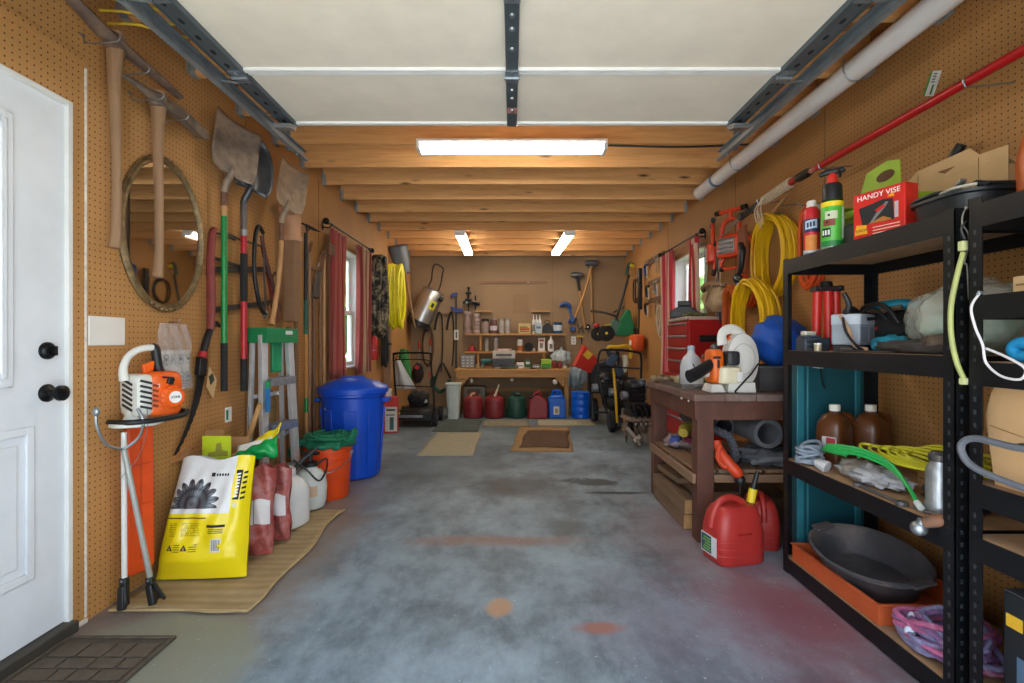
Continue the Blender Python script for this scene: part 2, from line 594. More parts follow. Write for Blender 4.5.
o.bx(dx0, dx1, gy0, gy1, .05, gz0).bx(dx0, dx1, gy0, gy1, gz1, 2.08)
d1 = struct(o, 'door_1', fix=False)
o = MB(DW)
for a, b in ((0, .0), (1, .03)):
    wd = .05 if a == 0 else .022
    xx = dx1 + (.014 if a == 0 else .024)
    ya, yb, za, zb = gy0 - .03 + b, gy1 + .03 - b, gz0 - .03 + b, gz1 + .03 - b
    o.bx(dx1, xx, ya, ya + wd, za, zb).bx(dx1, xx, yb - wd, yb, za, zb)
    o.bx(dx1, xx, ya + wd, yb - wd, za, za + wd).bx(dx1, xx, ya + wd, yb - wd, zb - wd, zb)
o.obj('glass_frame', d1, fix=False, bev=.004)
o = MB(PANE).bx(dx0 + .015, dx0 + .02, gy0, gy1, gz0, gz1)
o.obj('glass', d1)
o = MB(DW)
for ya, yb in ((1.14, 1.44), (1.50, 1.80)):
    za, zb = .28, .84
    wd = .03
    o.bx(dx1, dx1 + .01, ya, ya + wd, za, zb).bx(dx1, dx1 + .01, yb - wd, yb, za, zb).bx(dx1, dx1 + .01, ya + wd, yb - wd, za, za + wd).bx(dx1, dx1 + .01, ya + wd, yb - wd, zb - wd, zb)
    o.bx(dx1, dx1 + .006, ya + .06, yb - .06, za + .06, zb - .06, )
o.obj('raised_panel', d1, fix=False, bev=.004)
DKB = M('#191a1b', .3, .6, .1)
kz = .955
for nm, z in (('door_knob', kz), ('deadbolt', 1.115)):
    y = 1.855
    o = MB(DKB)
    if nm == 'door_knob':
        o.lathe([(.034, 0), (.034, .006), (.026, .012), (.014, .018), (.013, .032), (.022, .040), (.030, .052), (.029, .064), (.016, .072), (0, .073)], (dx1, y, z), 20, 'x')
    else:
        o.lathe([(.033, 0), (.033, .008), (.027, .016), (.02, .02), (.02, .024), (0, .025)], (dx1, y, z), 20, 'x')
        o.bx(dx1 + .02, dx1 + .038, y - .006, y + .006, z - .018, z + .018)
    o.obj(nm, d1, bev=.0)
o = MB(WHITE).bx(XL - .06, XL + .004, 1.93, 1.95, .02, 2.10).bx(XL - .06, XL + .004, 1.0, 1.02, .02, 2.10).bx(XL - .06, XL + .004, 1.02, 1.93, 2.08, 2.10)
o.obj('jamb', d1, fix=False, bev=.002)
o = MB(M('#4a463f', .6, .3)).bx(XL - .1, XL + .03, 1.0, 1.95, 0, .045)
o.obj('threshold', d1, bev=.006)
ZD, HW = 2.39, 1.297
SEC = [(2.79, 2.255), (2.245, 1.71), (1.70, 1.165), (1.155, .62)]
PANEL = M('#e6dccb', .65, 0, .06, 5)
STILE = M('#5a666d', .42, .5, .15)
root = bpy.data.objects.new('door_2', None); COL.objects.link(root)
root.location = (0, 0, 0); root['kind'] = 'structure'
for i, (b, a) in enumerate(SEC):
    o = MB(PANEL).bx(-HW + .07, HW - .07, a, b, ZD, ZD + .035)
    se = o.obj('door_section', root)
    o = MB(WHITE)
    o.bx(-HW, HW, b - .028, b, ZD - .012, ZD + .045)
    o.bx(-HW, HW, a, a + .022, ZD - .006, ZD + .045)
    o.obj('edge_lip', se, fix=False, bev=.004)
    o = MB(STILE)
    for s in (-1, 1):
        o.bx(min(s * (HW - .075), s * HW), max(s * (HW - .075), s * HW), a, b, ZD - .018, ZD)
        o.bx(min(s * (HW - .008), s * HW), max(s * (HW - .008), s * HW), a, b, ZD - .022, ZD)
        o.bx(min(s * (HW - .08), s * (HW - .073)), max(s * (HW - .08), s * (HW - .073)), a, b, ZD - .024, ZD)
    o.obj('end_stile', se, fix=False)
    o = MB(M('#14171a', .8))
    for s in (-1, 1):
        for q in range(5):
            yy = a + .06 + q * .1
            o.lathe([(.0, 0), (.011, 0), (.011, .0012), (0, .0012)], (s * (HW - .035), yy, ZD - .0192), 10, sx=.8, sy=1.6)
    o.obj('stile_hole', se)
    o = MB(STILE).bx(-.028, .028, a + .005, b - .005, ZD - .02, ZD)
    o.obj('center_stile', se, bev=.003)
    if i < 3:
        o = MB(GALV)
        for xx in (-HW + .045, 0, HW - .045):
            o.bx(xx - .03, xx + .03, a - .05, a + .05, ZD - .026, ZD - .02)
            o.cyl((xx - .035, a - .004, ZD - .03), (xx + .035, a - .004, ZD - .03), .009, n=10)
            for q in (-.035, .032):
                o.lathe([(.008, -.008), (.008, 0)], (xx, a + q, ZD - .024), 8)
        o.obj('hinge', se, fix=False)
    if i == 0:
        o = MB(M('#b07a74', .7, 0, .1)).bx(-.0275, .0275, 2.56, 2.62, ZD - .0215, ZD - .02)
        o.obj('warning_label', se)
    o = MB(STEEL)
    for q in (.12, .2, .33):
        o.lathe([(.009, -.008), (.012, 0)], (0, a + q, ZD - .021), 10)
    o.obj('bolt', se)
    o = MB(STEEL)
    for s in (-1, 1):
        xx = s * (HW - .03)
        if i == 0:
            o.xf((xx, b - .055, ZD - .045), (12, 0, 0))
            for q in (-.03, -.01, .01, .03):
                o.bx(-.045, .045, q - .008, q + .008, -.01, .012)
            o.bx(-.05, .05, -.045, .045, .008, .014)
            o.xf()
        o.cyl((xx, a + .02, ZD - .04), (s * (HW + .05), a + .02, ZD - .03), .006, n=8)
    o.obj('roller', se, fix=False)
for s in (-1, 1):
    X0 = s * (HW + .066)
    tr = thing('door_track', ('galvanized overhead-door track along the entry-door side' if s < 0 else 'galvanized overhead-door track along the white-pipe side'), 'track', (X0, 3.25, ZD - .012))
    o = MB(M('#8b9499', .42, .45, .2, 12))
    def seg(p, q, w_, h_):
        pass
    a, b = -2.35, 0
    o.bx(-.003 + s * .02, .003 + s * .02, a, b, -.03, .03)
    o.bx(min(-s * .008, s * .02), max(-s * .008, s * .02), a, b, -.033, -.028)
    o.bx(min(-s * .004, s * .02), max(-s * .004, s * .02), a, b, .028, .032)
    o.bx(-s * .008 - .003, -s * .008 + .003, a, b, -.033, -.015)
    pts = [(0, a, 0), (0, a - .14, -.02), (0, a - .27, -.1), (0, a - .34, -.22), (0, a - .36, -.36)]
    for p, q in zip(pts[:-1], pts[1:]):
        o.beam(p, q, .06, .012)
    o.bx(-.03, .03, a - .368, a - .352, -(ZD - .02), -.36)
    o.obj('rail', tr, fix=False)
    o = MB(GALV)
    for yy in (-.2, -1.6):
        o.bx(s * .03 - .014, s * .03 + .014, yy - .002, yy + .002, .0, ZC - ZD + .012 + .01)
        o.bx(s * .03 - .014, s * .03 + .014, yy, yy + .03, -.03, .03)
        o.lathe([(.008, -.012), (.008, 0)], (0, yy + .05, -.036), 8)
    o.obj('hanger_strap', tr, fix=False)
TUBE = emit('#fff4e2', 26)
HOUS = M('#f2f2ef', .35, 0, .02)
def strip_light(label, loc, rz, ln, wd):
    t = thing('strip_light', label, 'ceiling light', loc, rz, 'fluorescent strip lights under the joists')
    o = MB(HOUS).bx(-ln / 2, ln / 2, -wd / 2, wd / 2, -.022, 0)
    o.bx(-ln / 2, -ln / 2 + .025, -wd / 2, wd / 2, -.07, -.022).bx(ln / 2 - .025, ln / 2, -wd / 2, wd / 2, -.07, -.022)
    o.obj('housing', t, fix=False, bev=.004)
    o = MB(TUBE)
    o.prism([(-wd / 2 + .004, -.0225), (-wd / 2 + .012, -.058), (-wd / 2 + .03, -.068), (wd / 2 - .03, -.068), (wd / 2 - .012, -.058), (wd / 2 - .004, -.0225)], -ln / 2 + .0255, ln / 2 - .0255, 'yz')
    o.obj('diffuser', t)
    return t
strip_light('long white strip light across the joists just behind the overhead door', (.0, 3.57, ZC), 0, 1.37, .15)
strip_light('white strip light on the far joists above the left end of the workbench shelves', (-.69, 7.13, ZC), 90.8, 1.5, .14)
strip_light('white strip light on the far joists above the right end of the workbench shelves', (.73, 7.13, ZC), 92, 1.5, .14)
o = MB(BLACK)
o.tube([(.685, 3.55, ZC - .03), (.9, 3.55, ZC - .035), (1.2, 3.55, ZC - .04), (1.5, 3.555, ZC - .03), (1.9, 3.56, ZC - .008)], .007, 6, 3)
tag(o.obj('power_cord'), 'black cord running along a joist from the long strip light', 'cord')
o = MB(M('#d9b81c', .5))
o.tube([(-1.3, 3.08, ZC - .008), (-.9, 3.085, ZC - .03), (-.4, 3.085, ZC - .028), (0.0, 3.085, ZC - .014), (.1, 3.085, ZC - .006)], .006, 6, 4)
tag(o.obj('yellow_cable'), 'thin yellow cable stapled along the joist behind the overhead door', 'cable')
o = MB(M('#d9b81c', .5))
for q in range(3):
    o.tube([(-1.72, 2.0 + .04 * q, 2.56 - .03 * q), (-1.64, 2.06 + .05 * q, 2.585 - .02 * q), (-1.5, 2.1 + .06 * q, 2.57 - .02 * q), (-1.3, 2.15 + .07 * q, 2.578), (-1.0, 2.2 + .06 * q, 2.585)], .006, 6, 4)
tag(o.obj('wall_cable'), 'loops of yellow cable over the pickaxes above the entry door', 'cable')
LEAF = M('#5c8a36', .8, 0, .45, 3, .5)
for i, (x, y, r, h) in enumerate(((-8.5, 16, 2.4, 3.2), (-6.2, 21, 2.6, 3.4), (-15, 11, 2.4, 3.6), (-4.2, 15, .9, .8), (9, 17, 2.5, 3.3), (6.0, 27, 2.2, 3.0))):
    n = ('left' if x < 0 else 'right')
    t = thing('garden_tree', ['broad green tree beyond the left window, tallest', 'green tree farther off beyond the left window', 'wide green tree nearest the entry door outside', 'low green bush beyond the left window', 'green tree beyond the right window', 'green tree farther off beyond the right window'][i], 'tree', (x, y, -.16), 0, 'trees outside the garage')
    o = MB(LEAF)
    for q in range(7):
        a = q * 2.4
        rr = r * (.5 + .12 * (q % 3))
        ph = rnd.random() * 6
        o.sph((math.cos(a) * r * .5, math.sin(a) * r * .5, h * .62 + (q % 4) * r * .25), (rr, rr, rr * .8), 18, 12, lambda d: 1 + .16 * math.sin(d.x * 9 + ph) * math.sin(d.y * 8 + ph) + .1 * math.sin(d.z * 14 + ph))
    o.obj('crown', t)
    o = MB(OLDW).tube([(0, 0, 0), (.05, 0, h * .4), (0, .05, h * .8)], [.12 * r / 2, .09 * r / 2, .05], 10, 3)
    o.obj('trunk', t)
wd = bpy.data.worlds.new('overcast_sky'); SC.world = wd
wd.use_nodes = True
nt = wd.node_tree
bg = nt.nodes['Background']
tc = nt.nodes.new('ShaderNodeTexCoord')
sp = nt.nodes.new('ShaderNodeSeparateXYZ')
nt.links.new(tc.outputs['Generated'], sp.inputs[0])
rp = nt.nodes.new('ShaderNodeValToRGB')
rp.color_ramp.elements[0].position = .0
rp.color_ramp.elements[0].color = lin('#eef2f6')
rp.color_ramp.elements[1].position = .7
rp.color_ramp.elements[1].color = lin('#b9d2ee')
nt.links.new(sp.outputs[2], rp.inputs[0])
nt.links.new(rp.outputs[0], bg.inputs[0])
bg.inputs[1].default_value = 5.0
sun = bpy.data.lights.new('sun', 'SUN')
sun.energy = 14
sun.angle = R(1.5)
sun.color = (1, .95, .87)
so = bpy.data.objects.new('sun', sun)
COL.objects.link(so)
so.rotation_euler = (R(26), 0, R(-12))       # high sun added behind the camera: bounce off drive and slab lifts the ceiling
def hook(wallx, y, z, rz, ln=.12, label='small chrome peg hook'):
    o = MB(STEEL)
    o.tube([(0, .0, .02), (0, -.012, .02), (0, -.014, -.01), (0, -ln * .5, -.012), (0, -ln, -.006), (0, -ln - .008, .018)], .0028, 6, 2)
    o.tube([(-.012, -.004, .02), (.012, -.004, .02)], .003, 6)
    ob = o.obj('peg_hook')
    place(ob, (wallx, y, z), rz)
    tag(ob, label, 'hook', 'chrome hooks on the pegboard')
    return ob
t = thing('door_mat', 'dark rubber door mat with a brick pattern below the white entry door', 'mat', (-1.50, 1.55, 0))
MATM = M('#4b4338', .85, 0, .25, 20, .2)
o = MB(MATM).bx(-.215, .20, -.36, .35, 0, .006)
o.obj('backing', t, bev=.003)
o = MB(M('#584d40', .85, 0, .25, 24, .2))
o.bx(-.215, .20, .335, .35, .006, .012).bx(.185, .20, -.36, .335, .006, .012).bx(-.215, -.2, -.36, .335, .006, .012)
y = .30
row = 0
while y > -.32:
    h = .062 if row % 3 else .085
    x = -.185
    while x < .175:
        w_ = rnd.uniform(.05, .11)
        x1 = min(x + w_, .175)
        if x1 - x > .02: o.bx(x, x1, y - h + .008, y, .006, .0115)
        x = x1 + .008
    y -= h
    row += 1
o.obj('raised_bricks', t, fix=False, bev=.002)
o = MB(M('#e6e2da', .5, 0, .03)).bx(-.095, .095, -.006, 0, -.062, .062)
ob = o.obj('wall_plate', bev=.003)
place(ob, L(2.115, 1.195), LZ)
tag(ob, 'blank white wall plate on the pegboard beside the entry door', 'wall plate')
def mattock(label, y, z, hl, head, hw):
    t = thing('pickaxe', label, 'pickaxe', L(y, z, .0), LZ, 'pickaxes hung over the entry door')
    o = MB(head)
    if hw == 0:
        pts = [(-.36, -.09, .06), (-.22, -.09, .045), (-.08, -.09, .012), (0, -.09, 0), (.08, -.09, -.003), (.24, -.09, -.012), (.40, -.09, -.03)]
        o.tube(pts, [.008, .026, .034, .04, .032, .026, .02], 10, 3, flat=.6)
    else:
        pts = [(-.26, -.09, .0), (-.14, -.09, .01), (-.05, -.09, .004), (0, -.09, 0), (.06, -.09, 0)]
        o.tube(pts, [.006, .013, .022, .036, .03], 10, 3)
        o.prism([(.05, .028), (.16, .03), (.33, .0), (.355, -.035), (.30, -.05), (.14, -.018), (.05, -.024)], -.115, -.075, 'xz')
    o.lathe([(.032, -.035), (.044, -.03), (.046, .02), (.036, .03)], (0, -.09, 0), 14, sx=1.0, sy=.8)
    o.obj('head', t)
    o = MB(OLDW)
    pts = [(0, -.09, .04), (.0, -.09, -.05), (-.005, -.09, -.2), (.006, -.09, -.5), (.004, -.09, -hl + .1), (-.004, -.09, -hl)]
    o.tube(pts, [.036, .034, .024, .0195, .0205, .025], 12, 4, flat=.78)
    o.obj('handle', t)
mattock('old pickaxe with a double-ended rusty head, hung nearest the entry door', 2.05, 2.40, .86, M('#705c50', .75, .25, .3, 20, .3, dirt='#9a7a60'), 0)
mattock('old mattock with one wide flat blade, its handle hanging in front of the oval mirror', 2.30, 2.28, .83, M('#776a5f', .7, .35, .3, 20, .3, dirt='#a08468'), 1)
for i, (y, z) in enumerate(((1.99, 2.375), (2.15, 2.335), (2.24, 2.265), (2.41, 2.25))):
    hook(XL, y, z, LZ, .15, ['peg hook under the near end of the double-ended pickaxe', 'peg hook under the far end of the double-ended pickaxe', 'peg hook under the pointed end of the flat-bladed mattock', 'peg hook under the blade end of the flat-bladed mattock'][i])
t = thing('oval_mirror', 'oval mirror in an ornate antique gold frame on the pegboard', 'mirror', L(2.46, 1.685), LZ)
GILT = M('#8f7752', .42, .5, .25, 30, .4, dirt='#5b4a34')
o = MB(GILT)
prof = [(.268, 0), (.296, 0), (.30, .010), (.295, .018), (.29, .014), (.286, .024), (.279, .026), (.273, .018), (.268, .020), (.263, .012), (.263, .0)]
vs, fs = [], []
nn = 72
for r, h in prof:
    for q in range(nn):
        a = 2 * PI * q / nn
        e = r + (.0025 * math.sin(a * 36) if h > .018 else 0)
        vs.append((math.cos(a) * e, -h, math.sin(a) * (e + .088)))
for i in range(len(prof) - 1):
    for q in range(nn):
        l = (q + 1) % nn
        fs.append((i * nn + q, i * nn + l, (i + 1) * nn + l, (i + 1) * nn + q))
o.add(vs, fs)
for a0 in (90, 270):
    for q in range(-3, 4):
        a = R(a0 + q * 7)
        o.sph((math.cos(a) * .286, -.018, math.sin(a) * .374), (.012, .010, .012), 8, 6)
o.obj('frame', t)
o = MB(M('#b9bcbd', .03, 1.0, .02))
o.add([(math.cos(2 * PI * q / 64) * .267, -.010, math.sin(2 * PI * q / 64) * .355) for q in range(64)], [tuple(range(64))])
o.obj('looking_glass', t)
t = thing('hedge_trimmer', 'orange and white hedge trimmer hung with its blade in an orange sheath', 'hedge trimmer', L(2.235, .925, .02), LZ - 24)
t.scale = (.82, .82, .82)
CREAM = M('#d9d9d0', .45, 0, .08)
STO = M('#e8611c', .38, 0, .08)
def blob(o, x0, x1, y0, y1, z0, z1, sq=4.0, n=24, tip=.8):
    cx, cy, cz = (x0 + x1) / 2, (y0 + y1) / 2, (z0 + z1) / 2
    hx, hy, hz = (x1 - x0) / 2, (y1 - y0) / 2, (z1 - z0) / 2
    o.lathe([(tip * .7, -1), (tip, -.96), (.95, -.82), (1, -.5), (1, .5), (.95, .82), (tip, .96), (tip * .7, 1)], (0, 0, 0), n, sq=sq)
    k = 8 * n
    for i in range(len(o.v) - k, len(o.v)):
        v = o.v[i]
        o.v[i] = (cx + v[0] * hx, cy + v[1] * hy, cz + v[2] * hz)
    return o
o = MB(CREAM); blob(o, -.095, .0, -.215, -.04, -.125, .10, 5); o.obj('fan_housing', t)
o = MB(M('#2b2d2e', .7))
for i in range(6):
    z = -.075 + i * .027
    o.box((-.052, -.2165, z), (.06, .004, .012), (0, 18, 0))
    o.box((-.0962, -.13, z), (.004, .09, .012), (18, 0, 0))
o.obj('grille', t, fix=False)
o = MB(STO); blob(o, -.03, .145, -.225, -.035, -.135, .11, 5)
o.obj('engine_cover', t)
o = MB(M('#8d3a12', .6))
for i in range(5): o.box((-.012, -.2265, -.07 + i * .027), (.03, .004, .012), (0, 18, 0))
o.obj('cover_vent', t, fix=False)
o = MB(STO).lathe([(.066, 0), (.064, -.02), (.052, -.03), (.05, -.038), (.0, -.04)], (.072, -.218, -.03), 24, 'y')
for q in range(14):
    a = 2 * PI * q / 14
    o.box((.072 + math.cos(a) * .057, -.241, -.03 + math.sin(a) * .057), (.016, .012, .006), (0, -math.degrees(a), 0))
st = o.obj('starter_cover', t)
o = MB(M('#ecece8', .5)).lathe([(.033, 0), (.033, -.003), (0, -.003)], (.072, -.257, -.03), 24, 'y')
o.obj('badge', st)
text('STIHL', .019, INK, st, (.072, -.2606, -.03), (90, 0, 0), sx=1.0, shear=.2)
text('II', .03, PAPER, t, (.005, -.2262, .035), (90, 0, 0), 'stripe_mark')
o = MB(BLACK).box((.062, -.232, .058), (.03, .02, .035), (0, 20, 0)).box((.05, -.231, .078), (.06, .012, .01), (0, 8, 0))
o.obj('throttle_lock', t, fix=False, bev=.003)
o = MB(CREAM)
o.tube([(-.11, -.13, .07), (-.115, -.13, .13), (-.095, -.13, .19), (-.05, -.13, .228), (0, -.13, .24), (.03, -.13, .24)], [.024, .02, .018, .018, .018, .018], 12, 3)
o.obj('rear_handle', t)
o = MB(BLACK).tube([(.028, -.13, .245), (.042, -.13, .235), (.05, -.13, .18), (.058, -.13, .13), (.075, -.13, .09)], [.02, .023, .023, .023, .026], 12, 3)
o.obj('grip', t)
o = MB(STO).prism([(-.025, .15), (.035, .17), (.03, .12), (.0, .085), (-.02, .11)], -.14, -.12)
o.obj('trigger', t, bev=.004)
o = MB(CREAM).lathe([(.09, -.025), (.1, -.02), (.1, -.004), (.09, 0)], (-.05, -.13, -.15), 28, sx=1.25, sy=1.0)
o.lathe([(.06, -.0), (.05, .03), (.055, .06)], (-.05, -.12, -.15), 16)
o.obj('hand_guard', t)
o = MB(BLACK).tube([(-.16, -.09, -.145), (-.13, -.2, -.145), (-.02, -.235, -.145), (.12, -.225, -.14), (.2, -.16, -.13), (.19, -.08, -.13), (.1, -.06, -.13)], .0145, 10, 4)
o.obj('front_handle', t)
o = MB(M('#dc4d14', .5, 0, .1)).prism([(-.066, -.19), (.068, -.19), (.072, -.55), (.076, -.96), (.06, -1.0), (-.055, -1.0), (-.074, -.96), (-.068, -.55)], -.075, -.03)
sh = o.obj('blade_sheath', t, bev=.014, seg=3)
o = MB(M('#c4430f', .5)).bx(-.006, .006, -.077, -.075, -.92, -.26)
o.tube([(-.05, -.076, -.4), (.05, -.076, -.4)], .004, 6).tube([(-.05, -.076, -.62), (.05, -.076, -.62)], .004, 6)
o.obj('rib', sh, fix=False)
o = MB(STEEL).tube([(-.05, -.22, -.08), (-.06, -.235, -.2), (-.1, -.23, -.33), (-.16, -.2, -.42)], .0018, 5, 4)
o.obj('ignition_wire', t)
def grabber(label, p0, p1, mat, open_):
    p0, p1 = Vector(p0), Vector(p1)
    t = thing('reach_grabber', label, 'grabber', p0, 0, 'reach grabbers leaning on the pegboard')
    d = p1 - p0
    def q(k, off=(0, 0, 0)): return d * k + Vector(off)
    o = MB(mat).cyl(q(.13), q(.93), .0105, n=14)
    o.obj('tube', t)
    o = MB(BLACK)
    o.beam(q(.02), q(.17), .028, .03, (1, 0, 0))
    o.beam(q(.13, (.0, -.01, 0)), q(.0, (.012, -.03, .012)), .026, .028, (1, 0, 0))
    g = o.obj('pistol_grip', t, bev=.006)
    o = MB(BLACK)
    if open_: o.tube([q(.13, (.015, -.005, 0)), q(.1, (.05, -.03, 0)), q(.075, (.085, -.05, 0))], [.008, .009, .006], 8, 3, flat=1.6)
    else: o.tube([q(.13, (.012, -.012, 0)), q(.07, (.03, -.03, 0)), q(.03, (.028, -.035, 0))], [.008, .009, .006], 8, 3)
    o.obj('trigger', t)
    o = MB(GALV).cyl(q(.155, (.0, -.016, 0)), q(.155, (.0, .016, 0)), .006, n=8)
    o.obj('pivot_pin', t)
    if open_:
        o = MB(STEEL)
        e = q(.93)
        o.tube([e, e + Vector((-.03, -.05, .03)), e + Vector((-.035, -.09, .11)), e + Vector((-.03, -.10, .17))], .006, 6, 4)
        o.tube([e, e + Vector((.03, .04, .04)), e + Vector((.02, .08, .1)), e + Vector((.01, .06, .16))], .006, 6, 4)
        o.sph(e + Vector((-.03, -.10, .17)), (.014, .012, .018), 10, 8)
        o.obj('jaw', t, fix=False)
grabber('white reach grabber standing straight with its black handle on the floor', (-1.645, 2.08, .012), (-1.652, 2.085, .82), M('#dcdcd6', .4, 0, .05), False)
grabber('grey reach grabber with wire jaws, leaning crossways behind the white one', (-1.535, 2.11, .02), (-1.61, 2.02, .755), M('#a9aca6', .4, .3, .1), True)
t = thing('parts_bag', 'clear plastic bag of paper instructions hung behind the hedge trimmer', 'plastic bag', L(2.50, 1.24), LZ)
def bagf(u, v):
    x = (u - .5) * .27 * (1 - .25 * v ** 3)
    z = -.34 + .34 * v
    return (x, -.03 - .025 * math.sin(PI * u) * (1 - v * .7) + .006 * math.sin(u * 17 + v * 9), z)
o = MB(film('#e9e6e6', .34, .18, 30)).grid(bagf, 18, 18)
o.obj('film_bag', t, sharp=80)
o = MB(PAPER).grid(lambda u, v: ((u - .5) * .25, -.022 - .02 * math.sin(PI * u) * .8, -.335 + .2 * v), 10, 4)
pp = o.obj('instruction_sheet', t)
o = MB(M('#6c7480', .8))
for r_ in range(2):
    for q in range(4):
        cx, cz = -.085 + q * .055, -.18 - r_ * .09
        yy = -.045
        o.bx(cx - .018, cx + .018, yy - .001, yy, cz - .024, cz - .021).bx(cx - .018, cx + .018, yy - .001, yy, cz + .021, cz + .024)
        o.bx(cx - .018, cx - .015, yy - .001, yy, cz - .021, cz + .021).bx(cx + .015, cx + .018, yy - .001, yy, cz - .021, cz + .021)
        o.lathe([(.009, 0), (.009, -.001)], (cx, yy, cz), 8, 'y')
for q in range(3): o.bx(-.1, .09, -.046, -.045, -.322 + q * .012, -.318 + q * .012)
o.obj('printed_diagram', pp, fix=False)
o = MB(STEEL).tube([(0, 0, .01), (0, -.05, .01), (0, -.055, .025)], .003, 6)
o.obj('hang_hole', t)
t = thing('pruning_saw', 'curved pruning saw with black handle and red ferrule, blade down', 'saw', L(2.72, 1.03), LZ)
o = MB(BLACK).tube([(.16, -.03, .21), (.11, -.03, .225), (.05, -.03, .15), (.005, -.03, .045)], [.012, .018, .021, .02], 12, 4, flat=.75)
o.obj('handle', t)
o = MB(M('#b1282a', .5)).cyl((.012, -.03, .06), (.0, -.03, .03), .0225, n=14); o.obj('ferrule', t)
o = MB(BLACK).beam((0, -.03, .03), (-.015, -.03, -.07), .03, .062, (1, 0, 0)); o.obj('blade_socket', t, bev=.005)
o = MB(M('#2a2c2d', .5, .4))
out, inn = [], []
for i in range(13):
    q = i / 12
    cx, cz = -.012 - .05 * q - .16 * q * q, -.06 - .40 * q
    w_ = .033 * (1 - q * .75)
    out.append((cx - w_, cz)); inn.append((cx + w_, cz))
    if i < 12: inn.append((cx + w_ - .004, cz - .016))
o.prism(out + inn[::-1], -.0325, -.0285)
o.obj('blade', t)
o = MB(M('#c9a878', .8, 0, .1)).prism([(.02, -.02), (.09, -.10), (.055, -.2), (-.005, -.13)], -.058, -.056)
tg = o.obj('price_tag', t)
o = MB(M('#3a4436', .8)).prism([(.012, -.075), (.05, -.06), (.065, -.1), (.03, -.125)], -.0592, -.0582)
o.obj('printed_picture', tg)
def shovel(name, label, y, z, yaw, tilt, dims, mat, segs, square, bow=0.0):
    """origin at the shoulder of the blade; the shaft runs down"""
    t = thing(name, label, 'shovel', L(y, z, .1 if bow else 0), LZ)
    w_, h = dims
    off = Matrix.Translation((0, -.10, 0)) @ Matrix.Rotation(R(tilt), 4, 'Y') @ Matrix.Rotation(R(yaw), 4, 'Z')
    def bl(u, v):
        s = u * 2 - 1
        if square: ww = w_ / 2 * (.86 + .14 * min(1, v * 5))
        else: ww = w_ / 2 * max(.03, min(1, .74 + v * 1.3) * math.sqrt(max(0, 1 - max(0, (v - .45) / .56) ** 2.2)))
        x = s * ww
        zz = v * h - (.018 * (abs(s) ** 3) if not square else 0) * (1 - v)
        dep = .035 * (abs(s) ** 2.2) + (.012 * (1 - v) if square else -.02 * v * v)
        rid = -.018 * math.exp(-(s * 4) ** 2) * max(0, 1 - v * 1.5)
        return tuple(off @ Vector((x, -dep + rid + (.0 if not square else .01), zz)))
    o = MB(mat).grid(bl, 17, 17)
    o.obj('blade', t, sol=.004, sharp=60)
    base = off @ Vector((0, -.02, .06))
    z0 = .0
    pts0 = [base, off @ Vector((0, -.012, .0)), Vector((0, -.075, -.06))]
    o = MB(mat).tube(pts0 + [(0, -.07, -.1)], [.012, .02, .021, .02], 12, 3)
    o.obj('socket', t)
    zc = -.09
    for nm, ln, r_, mt in segs:
        o = MB(mt)
        def cv(q): return (bow * ((-q - .09) ** 2), -.07 - .02 * 0, q)
        if ln > .3:
            o.tube([cv(zc - ln * i / 6) for i in range(7)], r_, 12, 1)
        else: o.tube([cv(zc), cv(zc - ln)], r_, 12)
        o.obj(nm, t)
        zc -= ln
    return t
DULL = M('#8a7a6c', .6, .4, .25, 16, .15, dirt='#b09a84')
GRB = M('#15803a', .35, 0, .08)
REDB = M('#b31a28', .35, 0, .08)
shovel('square_shovel', 'square-point shovel with a green fiberglass handle hung beside the mirror', 2.86, 2.12, -24, 14, (.29, .36), DULL,
       [('collar', .09, .019, RUST), ('wood_collar', .06, .018, ASH), ('shaft', .74, .0175, GRB), ('end_grip', .28, .0185, DKRUB)], True)
shovel('round_shovel', 'round-point shovel with a red and black handle', 3.07, 2.10, -26, 10, (.28, .37), M('#565a5e', .42, .65, .2, 14),
       [('collar', .16, .02, M('#6a6462', .5, .5)), ('steel_ring', .04, .021, STEEL), ('upper_shaft', .11, .018, REDB), ('foam_grip', .30, .021, DKRUB), ('lower_shaft', .36, .018, REDB), ('end_grip', .20, .0195, DKRUB)], False)
shovel('trenching_spade', 'short square spade with a bowed pale wooden handle', 3.36, 2.06, -28, 20, (.23, .36), M('#93806c', .62, .35, .25, 16, .2, dirt='#b59d80'),
       [('collar', .13, .017, RUST), ('shaft', .55, .0165, ASH), ('end_knob', .03, .022, ASH)], True, -.28)
t = thing('bucksaw', 'antique bucksaw with red wooden arms behind the two long shovels', 'saw', L(2.8, 1.3, .014), LZ)
RW_ = M('#7c322c', .6, 0, .2, 12)
o = MB(RW_).tube([(-.02, -.025, -.08), (-.012, -.025, .1), (-.02, -.025, .3), (.0, -.025, .47), (.02, -.025, .5)], [.02, .028, .024, .022, .016], 10, 3, flat=.6)
o.obj('arm', t)
o = MB(RW_).tube([(.74, -.025, .0), (.71, -.025, .17), (.62, -.025, .38), (.56, -.025, .50)], [.024, .026, .02, .015], 10, 3, flat=.6)
o.obj('arm', t)
DKI = M('#3f3a36', .6, .4, .2)
o = MB(DKI).beam((0, -.025, .26), (.66, -.025, .36), .016, .035).beam((0, -.025, .33), (.3, -.025, .32), .012, .02)
o.obj('stretcher', t, fix=False, bev=.003)
o = MB(DKI)
up = [(q / 24 * .72, .02 + q / 24 * .1 + .028) for q in range(25)]
dn = [(q / 24 * .72, .02 + q / 24 * .1 - (.008 if q % 2 else .0)) for q in range(25)]
o.prism(up + dn[::-1], -.03, -.026)
o.obj('blade', t)
o = MB(DKI).tube([(0, -.025, .475), (.2, -.025, .49), (.4, -.025, .495), (.57, -.025, .5)], .006, 6)
